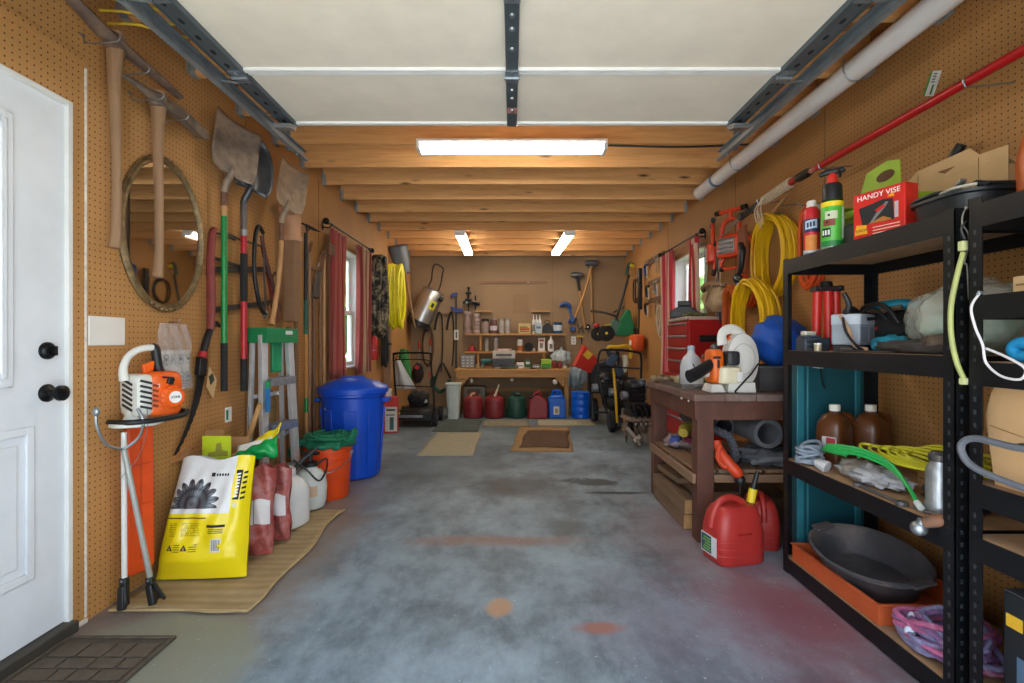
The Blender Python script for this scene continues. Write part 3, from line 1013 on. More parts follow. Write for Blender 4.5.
for q in range(6): o.cyl((.12 + q * .02, -.025, .475), (.13 + q * .02, -.025, .497), .009, n=6)
o.obj('tension_wire', t, fix=False)
t = thing('bow_saw', 'black tubular bow saw hanging point down between the shovels and the tan downspout', 'saw', L(3.25, 1.45), LZ)
o = MB(M('#1e1f20', .4, .3)).tube([(.0, -.10, .42), (-.06, -.10, .45), (-.10, -.10, .37), (-.115, -.10, .2), (-.09, -.10, .05), (-.03, -.10, -.08), (.03, -.10, -.12)], .0135, 10, 4)
o.obj('bow', t)
o = MB(M('#4a4340', .55, .5)).beam((.0, -.10, .42), (.03, -.10, -.11), .002, .022, (1, 0, 0))
o.obj('blade', t)
o = MB(STEEL).box((.03, -.10, -.12), (.03, .02, .05), (0, 30, 0)); o.obj('tension_clip', t, bev=.003)
t = thing('pruning_loop', 'dark red tool handle slanting behind the black bow saw', 'hand tool', L(3.36, 1.47, .045), LZ)
o = MB(M('#4f2a24', .6, 0, .2)).tube([(-.12, -.05, .38), (-.05, -.05, .2), (.08, -.05, .0), (.12, -.05, -.1)], [.012, .014, .014, .02], 8, 3)
o.obj('shaft', t)
o = MB(DKI).tube([(.02, -.05, .1), (.06, -.05, .16), (.12, -.05, .1), (.1, -.05, .02), (.03, -.05, .03)], .007, 6, 3)
o.obj('loop', t)
t = thing('downspout', 'tan gutter downspout with an elbow on top, hung beyond the spade', 'downspout', L(3.66, 1.3), LZ)
TANP = M('#b98a66', .55, 0, .08)
o = MB(TANP).tube([(-.07, -.1, .80), (-.045, -.1, .83), (-.01, -.1, .82), (.012, -.1, .77), (.015, -.1, .70), (.015, -.1, .62)], [.058, .062, .064, .064, .062, .062], 16, 3)
o.lathe([(.062, .60), (.07, .60), (.07, .635), (.062, .64)], (.015, -.1, 0), 16)
o.obj('elbow', t)
o = MB(M('#8d6a4c', .6, 0, .15, 6)).bx(-.04, .07, -.14, -.06, 0, .615)
for q in range(3): o.bx(-.03 + q * .035, -.012 + q * .035, -.144, -.14, 0, .60)
o.obj('pipe', t, fix=False, bev=.006)
o = MB(STEEL).tube([(.015, 0, .6), (.015, -.16, .6), (.015, -.165, .61)], .004, 6); o.obj('bracket', t)
def longtool(name, label, y, off, segs, head=None, z0=.02):
    t = thing(name, label, 'garden tool', L(y, z0, off), LZ)
    z = 0
    for nm, ln, r_, mt in segs:
        o = MB(mt).tube([(.004 * math.sin(z * 3), 0, z), (.004 * math.sin((z + ln) * 3), 0, z + ln)], r_, 12)
        o.obj(nm, t)
        z += ln
    if head: head(t, z)
    return t
def rakehead(t, z):
    o = MB(DKI).tube([(0, 0, z - .03), (0, -.01, z + .02), (-.05, -.02, z + .05)], .008, 8, 3).tube([(0, -.01, z + .02), (.05, -.02, z + .05)], .008, 8)
    o.tube([(-.12, -.02, z + .05), (.12, -.02, z + .05)], .008, 8)
    for q in range(9): o.tube([(-.12 + q * .03, -.02, z + .05), (-.12 + q * .03, -.075, z + .035)], [.005, .003], 6)
    o.obj('rake_head', t, fix=False)
def forkhead(t, z):
    o = MB(RUST).tube([(0, 0, z - .05), (0, 0, z + .03)], .012, 8)
    for q in (-1, 0, 1): o.tube([(0, 0, z + .02), (q * .04, 0, z + .06), (q * .045, -.02, z + .15), (q * .04, -.06, z + .22)], [.008, .007, .006, .003], 8, 3)
    o.obj('tines', t, fix=False)
def hoehead(t, z):
    o = MB(RUST).tube([(0, 0, z - .06), (0, 0, z), (0, -.03, z + .06), (0, -.075, z + .05)], .009, 8, 3)
    o.prism([(-.07, -.07), (.07, -.07), (.08, .03), (-.08, .03)], 0, .004, 'xz')
    for i in range(len(o.v) - 8, len(o.v)):
        v = o.v[i]; o.v[i] = (v[0], v[1] - .075, v[2] + z + .04)
    o.obj('hoe_blade', t, fix=False)
def hookhead(t, z):
    o = MB(RUST).tube([(0, 0, z - .08), (0, 0, z), (.025, 0, z + .05), (.0, -.02, z + .09), (-.035, -.02, z + .06), (-.03, -.02, z + .02)], [.013, .012, .01, .009, .008, .005], 8, 3)
    o.obj('weeding_hook', t)
    o = MB(RUST).tube([(0, 0, z - .12), (.06, -.02, z - .14), (.09, -.05, z - .12)], [.01, .008, .005], 8, 3); o.obj('side_tine', t)
def spadehead(t, z):
    o = MB(M('#5e5650', .55, .5, .25, 16)).grid(lambda u, v: ((u - .5) * .16 * (1 - .35 * v), -.015 * (u * 2 - 1) ** 2 - .02 * v, z + .24 * v), 9, 9)
    o.obj('spade_blade', t, sol=.004)
AGRY = M('#6a6258', .6, 0, .2)
longtool('garden_rake', 'long rake with a green and black sleeve on its handle, tines up', 4.02, .06,
         [('shaft', .55, .0135, ASH), ('sleeve', .12, .0145, GRB), ('upper_shaft', .52, .0135, wood('#c08a48', '#8a5a2c', 'z')), ('grip', .28, .016, M('#1f5b4a', .5)), ('black_tip', .55, .0155, BLACK)], rakehead)
longtool('weeder', 'rusty hooked weeder on a weathered wooden pole', 4.15, .035, [('shaft', 1.88, .0155, OLDW)], hookhead)
longtool('garden_fork', 'hand-forged three-tine cultivator on a brown pole', 4.345, .05, [('shaft', 1.72, .014, wood('#84603c', '#4d3520', 'z'))], forkhead)
longtool('garden_hoe', 'garden hoe with a pale straight pole nearest the left red curtain', 4.42, .055, [('shaft', 1.94, .0155, wood('#b0895c', '#7c5a36', 'z'))], hoehead)
longtool('wood_pole', 'bare brown wooden pole standing behind the stepladder', 3.86, .05, [('shaft', 1.5, .016, wood('#7d5a3a', '#4a3422', 'z'))])
longtool('narrow_spade', 'narrow drain spade on a dark brown pole', 4.25, .035, [('shaft', 1.5, .0165, wood('#76543a', '#4a3422', 'z'))], spadehead)
longtool('wood_lath', 'flat wooden lath standing on edge between the downspout and the rake', 3.76, .04, [('shaft', 1.24, .02, wood('#8f6b45', '#5d4331', 'z'))])
hook(XL, 4.06, 1.78, LZ, .14, 'peg hook beside the green-sleeved rake')
t = thing('stepladder', 'folded aluminum stepladder with a green plastic top', 'ladder', L(3.28, .012, .135), LZ - 11)
t.scale = (.72, .9, 1)
ALU = M('#cdd0d2', .36, .55, .1, 20)
GRP = M('#0e7a48', .5, 0, .1)
LH = 1.18
for s in (-1, 1):
    o = MB(ALU)
    def rail(x0, x1, ytop, ybot, d, w_):
        p0, p1 = Vector((x0, ybot, .015)), Vector((x1, ytop, LH))
        o.beam(p0, p1, w_, .005, (0, 1, 0))
        for q in (-w_ / 2, w_ / 2): o.beam(p0 + Vector((q, d / 2, 0)), p1 + Vector((q, d / 2, 0)), .004, d, (0, 1, 0))
    rail(s * .235, s * .18, -.06, -.11, .03, .075)
    o.obj('front_rail', t, fix=False)
    o = MB(ALU)
    rail(s * .245, s * .19, .02, .03, .02, .035)
    o.obj('rear_rail', t, fix=False)
    o = MB(DKRUB).box((s * .238, -.112, .02), (.066, .05, .04)).box((s * .246, .035, .02), (.045, .04, .04))
    o.obj('foot', t, fix=False, bev=.004)
for i, z in enumerate((.30, .60, .90)):
    k = z / LH
    hw = .235 - .055 * k - .02
    yy = -.11 + .05 * k
    o = MB(M('#8d9299', .5, .5, .2, 30) if i != 1 else M('#6d7894', .55, .3, .3, 30))
    o.bx(-hw, hw, yy - .04, yy + .05, z - .006, z).bx(-hw, hw, yy - .042, yy - .038, z - .05, z).bx(-hw, hw, yy + .05, yy + .053, z - .03, z)
    o.obj('step', t, fix=False, bev=.002)
    o = MB(ALU)
    for s in (-1, 1): o.beam((s * hw, .025, z - .12), (s * (hw - .03), .025, z - .12), .02, .02)
    o.bx(-hw - .02, hw + .02, .028, .034, z - .13, z - .105)
    o.obj('rear_brace', t, fix=False)
o = MB(GRP).bx(-.215, .215, -.105, .06, LH - .005, LH + .045)
o.bx(-.215, .215, -.107, -.10, LH - .05, LH - .005).bx(-.217, -.205, -.10, .055, LH - .05, LH).bx(.205, .217, -.10, .055, LH - .05, LH)
tp = o.obj('top_cap', t, bev=.006, fix=False)
o = MB(M('#d9ddd8', .5)).bx(.03, .13, -.1085, -.107, LH + .005, LH + .03)
o.obj('badge', tp)
o = MB(M('#2aa06a', .5)).bx(-.228, -.166, -.098, -.096, .84, .885); o.m(M('#2b77b8', .5)).bx(-.232, -.170, -.100, -.098, .69, .84)
ob = o.obj('rail_label', t, fix=False)
o = MB(M('#0d8a58', .5)).box((.05, -.015, 1.04), (.13, .03, .22)); o.obj('tool_tray', t, bev=.01)
o = MB(STEEL)
for s in (-1, 1): o.beam((s * .222, -.10, .56), (s * .24, .03, .48), .003, .022).beam((s * .232, .03, .5), (s * .235, .03, .72), .003, .02)
o.obj('spreader', t, fix=False)
t = thing('burlap_sack', 'rolled tan burlap standing behind the stepladder steps', 'sack', L(3.40, 0, .055), LZ)
o = MB(M('#8e7346', .95, 0, .25, 30, .5)).lathe([(.03, 0), (.047, .03), (.05, .3), (.044, .55), (.05, .72), (.03, .80), (.012, .82)], (0, 0, 0), 16, sx=1.7)
o.obj('roll', t)
def conform(ob, fn):
    for v in ob.data.vertices:
        x, y, z = v.co
        v.co = fn(x, y, z)
t = thing('runner_rug', 'long tan woven runner on the floor under the bags along the left wall', 'rug', (-1.42, 2.7, 0))
def rugm():
    m = bpy.data.materials.new('woven_tan'); q = NT(m)
    v = q.coord((1, 1, 1)); n = q.noise(v, 9, 5, .6)
    wv = q.n('ShaderNodeTexWave', wave_type='BANDS', bands_direction='Y'); wv.inputs['Scale'].default_value = 5; wv.inputs['Distortion'].default_value = 1.5; wv.inputs['Detail'].default_value = 3
    q.l(v, wv.inputs['Vector'])
    wf = q.n('ShaderNodeTexWave', wave_type='BANDS', bands_direction='X'); wf.inputs['Scale'].default_value = 70; wf.inputs['Distortion'].default_value = .5
    q.l(v, wf.inputs['Vector'])
    c = q.mix(wv.outputs['Fac'], lin('#a08a66'), lin('#b09b76'))
    c = q.mix(q.ramp(n, [(.4, 0.0), (.75, .45)]), c, lin('#8a744e'))
    q.out(c, .95, 0, wf.outputs['Fac'], .3, .003, .2)
    return m
RUGM = rugm()
def rugf(u, v):
    x = -.29 + .58 * u
    y = -.62 + 1.24 * v
    e = .012 * math.sin(v * 13 + 1) + .02 * math.sin(v * 5)
    if u > .5: x += e * (u - .5) * 2
    y += .02 * math.sin(u * 6) * (1 if v < .5 else -1) * abs(v - .5) * 2
    return (x, y, .007 + .003 * math.sin(v * 40 + u * 2) + (.008 * abs(math.sin(v * 9)) * max(0, u - .85) * 6))
o = MB(RUGM).grid(rugf, 24, 90)
o.obj('pile', t, sol=.006, sharp=80)
o = MB(M('#b59c70', .95)).tube([(rugf(0, 0)[0], rugf(0, 0)[1], .009), (rugf(.5, 0)[0], rugf(.5, 0)[1], .009), (rugf(1, 0)[0], rugf(1, 0)[1], .009)], .006, 6, 4)
o.tube([rugf(1, v / 12) for v in range(13)], .006, 6, 3)
o.obj('bound_edge', t, fix=False)
def bagmat():
    m = bpy.data.materials.new('printed_bag'); q = NT(m)
    tc = q.n('ShaderNodeTexCoord'); sx = q.n('ShaderNodeSeparateXYZ'); q.l(tc.outputs['Object'], sx.inputs[0])
    X, Y, Z = sx.outputs
    v = q.coord()
    n = q.noise(v, 8, 4, .6)
    white = q.math('MULTIPLY', q.math('GREATER_THAN', Z, .30), q.math('LESS_THAN', X, .125))
    c = q.mix(white, lin('#ecd416'), lin('#dadad8'))
    dx = q.math('SUBTRACT', X, -.045); dz = q.math('SUBTRACT', Z, .345)
    r = q.math('SQRT', q.math('ADD', q.math('MULTIPLY', dx, dx), q.math('MULTIPLY', dz, dz)))
    a = q.math('ARCTAN2', dz, dx)
    pet = q.math('ABSOLUTE', q.math('SINE', q.math('MULTIPLY', a, 8)))
    lim = q.math('ADD', .085, q.math('MULTIPLY', pet, .032))
    fl_ = q.math('MULTIPLY', q.math('LESS_THAN', r, lim), q.math('GREATER_THAN', dz, -.022))
    sh = q.math('MULTIPLY', q.math('ABSOLUTE', q.math('SINE', q.math('MULTIPLY', a, 16))), q.math('ABSOLUTE', q.math('SINE', q.math('MULTIPLY', r, 90))))
    c = q.mix(fl_, c, q.mix(sh, lin('#26282b'), lin('#6b6e73')))
    ln = q.math('LESS_THAN', q.math('FRACT', q.math('MULTIPLY', Z, 130)), .45)
    cols = q.math('LESS_THAN', q.math('FRACT', q.math('MULTIPLY', q.math('ADD', X, .5), 9.5)), .8)
    area = q.math('MULTIPLY', q.math('MULTIPLY', q.math('GREATER_THAN', Z, .20), q.math('LESS_THAN', Z, .262)), q.math('MULTIPLY', q.math('GREATER_THAN', X, -.14), q.math('LESS_THAN', X, .02)))
    w2 = q.math('GREATER_THAN', q.noise(q.coord((160, 1, 60)), 1.0, 2), .45)
    c = q.mix(q.math('MULTIPLY', q.math('MULTIPLY', ln, cols), q.math('MULTIPLY', area, w2)), c, lin('#8a7a14'))
    q.out(c, .28, 0, n, .25, .02, .5)
    return m
t = thing('soil_bag', 'plump white and yellow printed bag with a dark flower picture, leaning by the wall', 'bag', (-1.49, 2.355, .016), 0, rot=(-13, 0, 4))
BW, BH, BD = .415, .56, .17
def bagpt(side):
    def f_(u, v):
        s = 2 * u - 1
        w_ = BW * (1 - .16 * max(0, (v - .3) / .7)) * (1 - .04 * math.sin(v * PI))
        z = BH * v + .012 * math.sin(u * 9) * (v > .9)
        th = BD / 2 * (1 - abs(s) ** 4) ** .6 * (min(1, 4.2 * v + .3)) * (1 - max(0, v - .55) ** 1.4 * 1.7)
        th += (.007 * math.sin(s * 6 + v * 14) + .006 * math.sin(s * 15 - v * 9) * (v > .3)) * math.sin(v * PI) * (1 - abs(s) ** 4)
        return (w_ / 2 * s + .02 * v * v, side * max(.004, th), z + .0)
    return f_
o = MB(bagmat()).grid(bagpt(-1), 40, 44).grid(bagpt(1), 40, 44)
o.obj('printed_sack', t, sharp=80)
def onbag(x, y, z, lift=.0012):
    v = min(.99, max(0, z / BH))
    w_ = BW * (1 - .16 * max(0, (v - .3) / .7)) * (1 - .04 * math.sin(v * PI))
    u = ((x - .02 * v * v) / (w_ / 2) + 1) / 2
    u = min(.995, max(.005, u))
    p = bagpt(-1)(u, v)
    return (x, p[1] - lift - abs(y), z)
def bag_print(mb, name, mat=None):
    ob = mb.obj(name, t, fix=False)
    conform(ob, lambda x, y, z: onbag(x, y, z))
    return ob
def fine(o, x0, x1, z0, z1, n=8):
    for i in range(n):
        a, b = x0 + (x1 - x0) * i / n, x0 + (x1 - x0) * (i + 1) / n
        o.add([(a, 0, z0), (b, 0, z0), (b, 0, z1), (a, 0, z1)], [(0, 1, 2, 3)])
o = MB(PAPER); fine(o, .062, .108, .125, .185)
bag_print(o, 'barcode_patch')
o = MB(INK)
x = .067
while x < .104:
    w_ = rnd.choice((.001, .002, .003)); o.add([(x, .0008, .13), (x + w_, .0008, .13), (x + w_, .0008, .18), (x, .0008, .18)], [(0, 1, 2, 3)]); x += w_ + rnd.choice((.0015, .0025))
bag_print(o, 'barcode')
o = MB(INK)
for cx in (-.125, -.055):
    o.add([(cx - .016, 0, .135), (cx + .016, 0, .135), (cx, 0, .163)], [(0, 1, 2)])
o.m(M('#e4cb14')); 
for cx in (-.125, -.055): o.add([(cx - .004, .0008, .138), (cx + .004, .0008, .138), (cx, .0008, .153)], [(0, 1, 2)])
bag_print(o, 'warning_triangle')
o = MB(INK); fine(o, .035, .115, .236, .248, 12)
for q in range(3): fine(o, .045, .11, .226 - q * .008, .229 - q * .008)
for q in range(4):
    fine(o, -.105, -.075, .160 - q * .01, .163 - q * .01); fine(o, -.035, .0, .160 - q * .01, .163 - q * .01)
fine(o, -.16, .03, .278, .283, 14)
for i in range(5): fine(o, .045 + i * .012, .053 + i * .012, .472, .484, 1)
fine(o, .018, .038, .47, .488, 1)
bag_print(o, 'print')
o = MB(INK); fine(o, .132, .158, .36, .50, 4); bag_print(o, 'side_banner')
o = MB(M('#f2f0e6', .5))
for i in range(8): o.add([(.138, .002, .37 + i * .015), (.152, .002, .373 + i * .015), (.152, .002, .381 + i * .015), (.138, .002, .378 + i * .015)], [(0, 1, 2, 3)])
o.m(INK)
for i in range(6): o.add([(.163, .001, .36 + i * .024), (.178, .001, .364 + i * .024), (.178, .001, .376 + i * .024), (.163, .001, .37 + i * .024)], [(0, 1, 2, 3)])
bag_print(o, 'side_lettering')
o = MB(M('#e9e3b0', .5))
o.add([(.145 + math.cos(q * PI / 10) * .012, .0005, .335 + math.sin(q * PI / 10) * .012) for q in range(20)], [tuple(range(20))]); bag_print(o, 'round_seal')
t = thing('open_carton', 'open cardboard carton with a lime green front behind the printed bag', 'box', (-1.61, 2.70, .013), 0)
LIME = M('#b6c81e', .55, 0, .08)
o = MB(CARD).bx(-.13, .13, .06, .066, 0, .60).bx(-.13, -.124, -.12, .06, 0, .54).bx(.124, .13, -.12, .06, 0, .54).bx(-.124, .124, -.114, .06, 0, .006)
o.obj('carton', t, fix=False)
o = MB(LIME).bx(-.13, .13, -.12, -.114, 0, .50).bx(-.02, .13, -.122, -.118, .5, .64)
fr = o.obj('lime_panel', t, fix=False)
o = MB(M('#8d8a34', .6)).prism([(.01, .55), (.05, .56), (.055, .60), (.08, .605), (.085, .565), (.115, .56), (.115, .535), (.01, .53)], -.1235, -.1225)
o.obj('printed_picture', fr)
o = MB(INK).bx(.095, .125, -.1236, -.1222, .495, .52); o.obj('printed_label', fr)
o = MB(CARD).box((-.16, -.14, .53), (.16, .12, .004), (18, -18, 12)); o.obj('flap', t)
o = MB(CARD).box((-.05, .03, .60), (.1, .004, .09), (-14, 0, 0)); o.obj('rear_flap', t)
ob = MB(M('#e9efe9', .5)).bx(-.032, .032, -.004, 0, -.045, .045).obj('hang_tag')
place(ob, L(3.02, .70, .0), LZ)
o = MB(GREEN).bx(-.026, -.006, -.0055, -.004, -.03, .03); o.obj('green_logo', ob)
tag(ob, 'small white and green card hung on the pegboard above the lime carton', 'card')
t = thing('mallet', 'short wooden-handled mallet leaning head down by the lime carton', 'mallet', (-1.63, 2.99, .50), 0, rot=(24, 0, 70))
o = MB(wood('#c69a62', '#8d6236', 'z')).tube([(0, 0, .0), (0, 0, .15), (0, 0, .30)], [.014, .0165, .015], 12, 2); o.obj('handle', t)
o = MB(M('#4a403a', .7, .2, .3)).cyl((-.06, 0, -.01), (.06, 0, -.01), .03, n=16); o.obj('head', t, bev=.003)
def crumple(seed, k=.18, fr=6):
    p = [random.Random(seed).uniform(0, 6) for _ in range(6)]
    return lambda d: 1 + k * (math.sin(d.x * fr + p[0]) * math.sin(d.y * fr * .8 + p[1]) + .6 * math.sin(d.z * fr * 1.3 + p[2]) * math.cos(d.x * fr * 1.7 + p[3]) + .35 * math.sin(d.y * fr * 2.6 + p[4]))
t = thing('fertilizer_pouch', 'folded green, yellow and white plastic pouch lying over the red bags', 'bag', (-1.385, 2.66, .525), 14)
t.scale = (.66, .8, .85)
def pouch(u, v):
    x = -.16 + .32 * u
    z = (-.05 + .12 * v) * (.35 + .8 * u)
    return (x, -.05 * math.sin(PI * v) * (1 - u * .4) + .012 * math.sin(u * 12 + v * 7), z + .05 * u + .006 * math.sin(u * 20))
gm = MB(M('#0d9448', .25, 0, .12)).grid(pouch, 24, 14)
gm.obj('green_front', t, sol=.004, sharp=80)
o = MB(M('#e6d024', .25, 0, .1)).grid(lambda u, v: (pouch(u, 1)[0] + .012 * v, .02 + .05 * v, pouch(u, 1)[2] + .055 * v * (u + .2) + .008 * math.sin(u * 14)), 20, 8)
o.obj('yellow_flap', t, sol=.003, sharp=80)
o = MB(M('#e4e2d8', .3)).grid(lambda u, v: (-.15 + .26 * u, .0 + .03 * v, .02 + .05 * u + .05 * v), 12, 6)
o.obj('white_band', t, sol=.003, sharp=80)
def red_bag(label, loc, rz, w_, h, d, lean):
    t = thing('mulch_bag', label, 'bag', loc, 0, 'red bags on the runner', rot=(lean, 0, rz))
    m = M('#9a4640', .4, 0, .3, 22, .35, dirt='#b98078', damt=.45)
    def f_(sd):
        def g(u, v):
            s = 2 * u - 1
            return (w_ / 2 * s * (1 + .06 * math.sin(v * 9)), sd * (d / 2 * (1 - abs(s) ** 3.5) ** .6 * min(1, 4 * v + .25) * (1 - .55 * v * v) + .006 * math.sin(u * 13 + v * 11)), h * v + .012 * math.sin(s * 5) * v)
        return g
    o = MB(m).grid(f_(-1), 24, 30).grid(f_(1), 24, 30)
    o.obj('sack', t, sharp=80)
    o = MB(M('#d6d2d2', .5, 0, .08)).grid(lambda u, v: (lambda p: (p[0], p[1] - .003, p[2]))(f_(-1)(.1 + .85 * u, .36 + .27 * v)), 20, 14)
    lb = o.obj('white_label', t, sharp=80)
    o = MB(INK).grid(lambda u, v: (lambda p: (p[0], p[1] - .0045, p[2]))(f_(-1)(.52 + .02 * u, .36 + .27 * v)), 2, 14)
    o.obj('label_stripe', lb)
red_bag('dusty red bag with a white band, upright beside the printed bag', (-1.37, 2.61, .016), 8, .18, .46, .12, -6)
red_bag('second dusty red bag slumped behind the first one', (-1.365, 2.815, .016), -10, .19, .42, .11, -2)
t = thing('weedkiller_jug', 'white plastic jug with a side handle between the red bags and the sprayer', 'jug', (-1.375, 3.03, .014), -20)
JUG = M('#d9dcda', .4, 0, .06)
o = MB(JUG).lathe([(.085, 0), (.098, .012), (.1, .05), (.1, .2), (.095, .235), (.07, .275), (.04, .30), (.03, .305), (.03, .325)], (0, 0, 0), 28, sx=.9, sy=1.15, sq=3.2)
o.obj('body', t)
o = MB(JUG).lathe([(.034, .318), (.036, .322), (.036, .35), (.0, .352)], (0, 0, 0), 18); o.obj('cap', t)
o = MB(JUG).tube([(-.02, .05, .285), (-.05, .07, .33), (-.02, -.02, .345), (.0, -.07, .3), (.0, -.1, .22)], .015, 10, 4); o.obj('handle', t)
o = MB(M('#bfc4c2', .6)).bx(-.05, .05, -.117, -.1155, .04, .17); lb = o.obj('paper_label', t)
o = MB(M('#5f6664', .7))
for q in range(9): o.bx(-.042, .042 - .02 * (q % 3), -.1182, -.117, .05 + q * .009, .053 + q * .009)
o.bx(-.03, .04, -.1182, -.117, .145, .16)
o.obj('print', lb, fix=False)
t = thing('tank_sprayer', 'round white tank sprayer with a black pump behind the white jug', 'sprayer', (-1.38, 3.355, .014), 0)
o = MB(M('#ccd3d0', .35, 0, .08)).lathe([(.07, 0), (.09, .01), (.105, .05), (.108, .15), (.1, .21), (.07, .255), (.045, .27), (.042, .29)], (0, 0, 0), 28)
tk = o.obj('tank', t)
o = MB(M('#d0b090', .6)).grid(lambda u, v: (math.sin(.3 + u * .5) * .1085, -math.cos(.3 + u * .5) * .1085, .10 + .07 * v), 8, 3); o.obj('label', tk)
o = MB(BLACK).lathe([(.05, .285), (.05, .31), (.02, .32), (.014, .33), (.014, .36)], (0, 0, 0), 18).tube([(-.06, 0, .37), (.06, 0, .37)], .013, 10); o.obj('pump', t, fix=False)
o = MB(BLACK).tube([(.04, 0, .29), (.1, .02, .33), (.13, -.05, .28), (.11, -.13, .22), (.04, -.16, .3), (-.05, -.15, .36)], .0065, 8, 5); o.obj('hose', t)
o = MB(M('#3a3f40', .5)).tube([(-.08, -.06, .28), (-.03, -.04, .34), (.05, .02, .41)], [.016, .012, .006], 10, 2); o.obj('wand', t)
t = thing('bucket', 'orange five-gallon bucket with a steel bail in front of the blue trash can', 'bucket', (-1.37, 3.66, 0))
t.scale = (1.1, 1.1, 1.04)
OB = M('#dd4a12', .42, 0, .08)
o = MB(OB).lathe([(.128, 0), (.132, .006), (.15, .36), (.142, .365), (.138, .36), (.122, .012), (0, .012)], (0, 0, 0), 40)
for z, k in ((.30, .0085), (.345, .008), (.27, .005)):
    r_ = .132 + .018 * z / .36
    o.lathe([(r_ - .004, z - .007), (r_ + k, z - .005), (r_ + k, z + .005), (r_ - .004, z + .007)], (0, 0, 0), 40)
o.obj('pail', t)
o = MB(STEEL)
o.tube([(.158 * math.cos(R(a)), -.06 * math.sin(R(a)) - .11 * math.sin(R(a)), .30 - .10 * math.sin(R(a))) for a in range(0, 181, 15)], .0028, 6, 2)
o.obj('bail', t)
o = MB(STEEL).box((.156, 0, .315), (.014, .04, .03)).box((-.156, 0, .315), (.014, .04, .03)); o.obj('bail_lug', t, fix=False, bev=.003)
t = thing('netting', 'heap of dark green garden netting piled in the top of the orange bucket', 'netting', (-1.37, 3.66, .385))
t.scale = (1.08, 1.08, 1)
NET = M('#12704f', .8, 0, .4, 40, .6)
o = MB(NET).sph((0, 0, .012), (.168, .17, .055), 40, 20, crumple(3, .10, 7))
for i in range(26):
    a0 = rnd.random() * 6.3
    rr = rnd.uniform(.09, .165)
    o.tube([(rr * math.cos(a0 + q * .5), rr * math.sin(a0 + q * .5), .035 + rnd.uniform(-.01, .05) * (1 - rr * 3) + .018) for q in range(5)], .007, 5, 3)
ob = o.obj('net_heap', t, fix=False); 
o = MB(NET).tube([(.12, -.05, .04), (.18, -.07, .06), (.205, -.08, .11), (.2, -.05, .12)], [.03, .03, .024, .012], 8, 3); o.obj('loose_end', t)
o = MB(NET).tube([(-.13, -.06, .03), (-.2, -.09, .0), (-.22, -.08, -.07), (-.19, -.06, -.03)], [.028, .026, .02, .01], 8, 3); o.obj('loose_end', t)
t = thing('trash_can', 'tall blue plastic trash can with a domed lid by the left wall', 'trash can', (-1.375, 4.25, 0))
t.scale = (.965, .965, .97)
BLB = M('#0a4ac2', .36, 0, .1)
o = MB(BLB).lathe([(.215, 0), (.225, .01), (.272, .70), (.285, .71), (.285, .735), (.268, .735), (.262, .70), (.21, .015), (0, .015)], (0, 0, 0), 56)
n0 = len(o.v)
for k in range(8):
    a = 2 * PI * k / 8 + .2
    for dz in (0,):
        o.xf((0, 0, 0), (0, 0, math.degrees(a)))
        o.add([(.224, -.045, .03), (.224, .045, .03), (.234, .045, .03), (.234, -.045, .03), (.262, -.055, .6), (.262, .055, .6), (.276, .055, .6), (.276, -.055, .6)],
              [(0, 1, 2, 3), (4, 7, 6, 5), (2, 6, 7, 3), (0, 4, 5, 1), (1, 5, 6, 2), (3, 7, 4, 0)])
        o.xf()
o.obj('body', t, fix=False, bev=.004)
o = MB(BLB).lathe([(.29, .735), (.305, .735), (.307, .775), (.295, .79), (.25, .805), (.235, .822), (.12, .858), (0, .865)], (0, 0, 0), 56)
ld = o.obj('lid', t, bev=.003)
o = MB(BLB).bx(-.12, .12, -.02, .02, .855, .875, (.03, .006)); o.obj('lid_handle', ld, bev=.006)
o = MB(BLB)
for s in (-1, 1): o.box((s * .30, 0, .67), (.05, .15, .035))
o.obj('side_handle', t, fix=False, bev=.01)
o = MB(M('#c9ccd2', .6)).grid(lambda u, v: (-.266 * math.cos(.75 + .12 * u), -.266 * math.sin(.75 + .12 * u), .55 + .09 * v), 4, 2); o.obj('sticker', t)
o = MB(PAPER).box((-.02, -.228, .06), (.03, .004, .06)); o.obj('stamp', t)
def rel(t, P):
    """world point -> the thing's own frame"""
    v = Vector(P) - t.location
    a = -t.rotation_euler.z
    return Vector((v.x * math.cos(a) - v.y * math.sin(a), v.x * math.sin(a) + v.y * math.cos(a), v.z))
def stripemat(name, red, cream, red2, sc):
    m = bpy.data.materials.new(name); q = NT(m)
    tc = q.n('ShaderNodeUVMap'); 
    sx = q.n('ShaderNodeSeparateXYZ'); q.l(tc.outputs[0], sx.inputs[0])
    f_ = q.math('FRACT', q.math('MULTIPLY', sx.outputs[0], sc))
    c = q.ramp(f_, [(0, lin(red)), (.36, lin(cream)), (.62, lin(red2)), (.80, lin(cream))], 'CONSTANT')
    n = q.noise(q.coord((1, 1, .3)), 12, 4)
    c = q.mix(q.ramp(n, [(.4, 0.0), (.8, .25)]), c, lin('#6b4a38'))
    b = q.out(c, .85, 0, n, .15, .01, .2)
    b.inputs['Sheen Weight'].default_value = .3
    return m
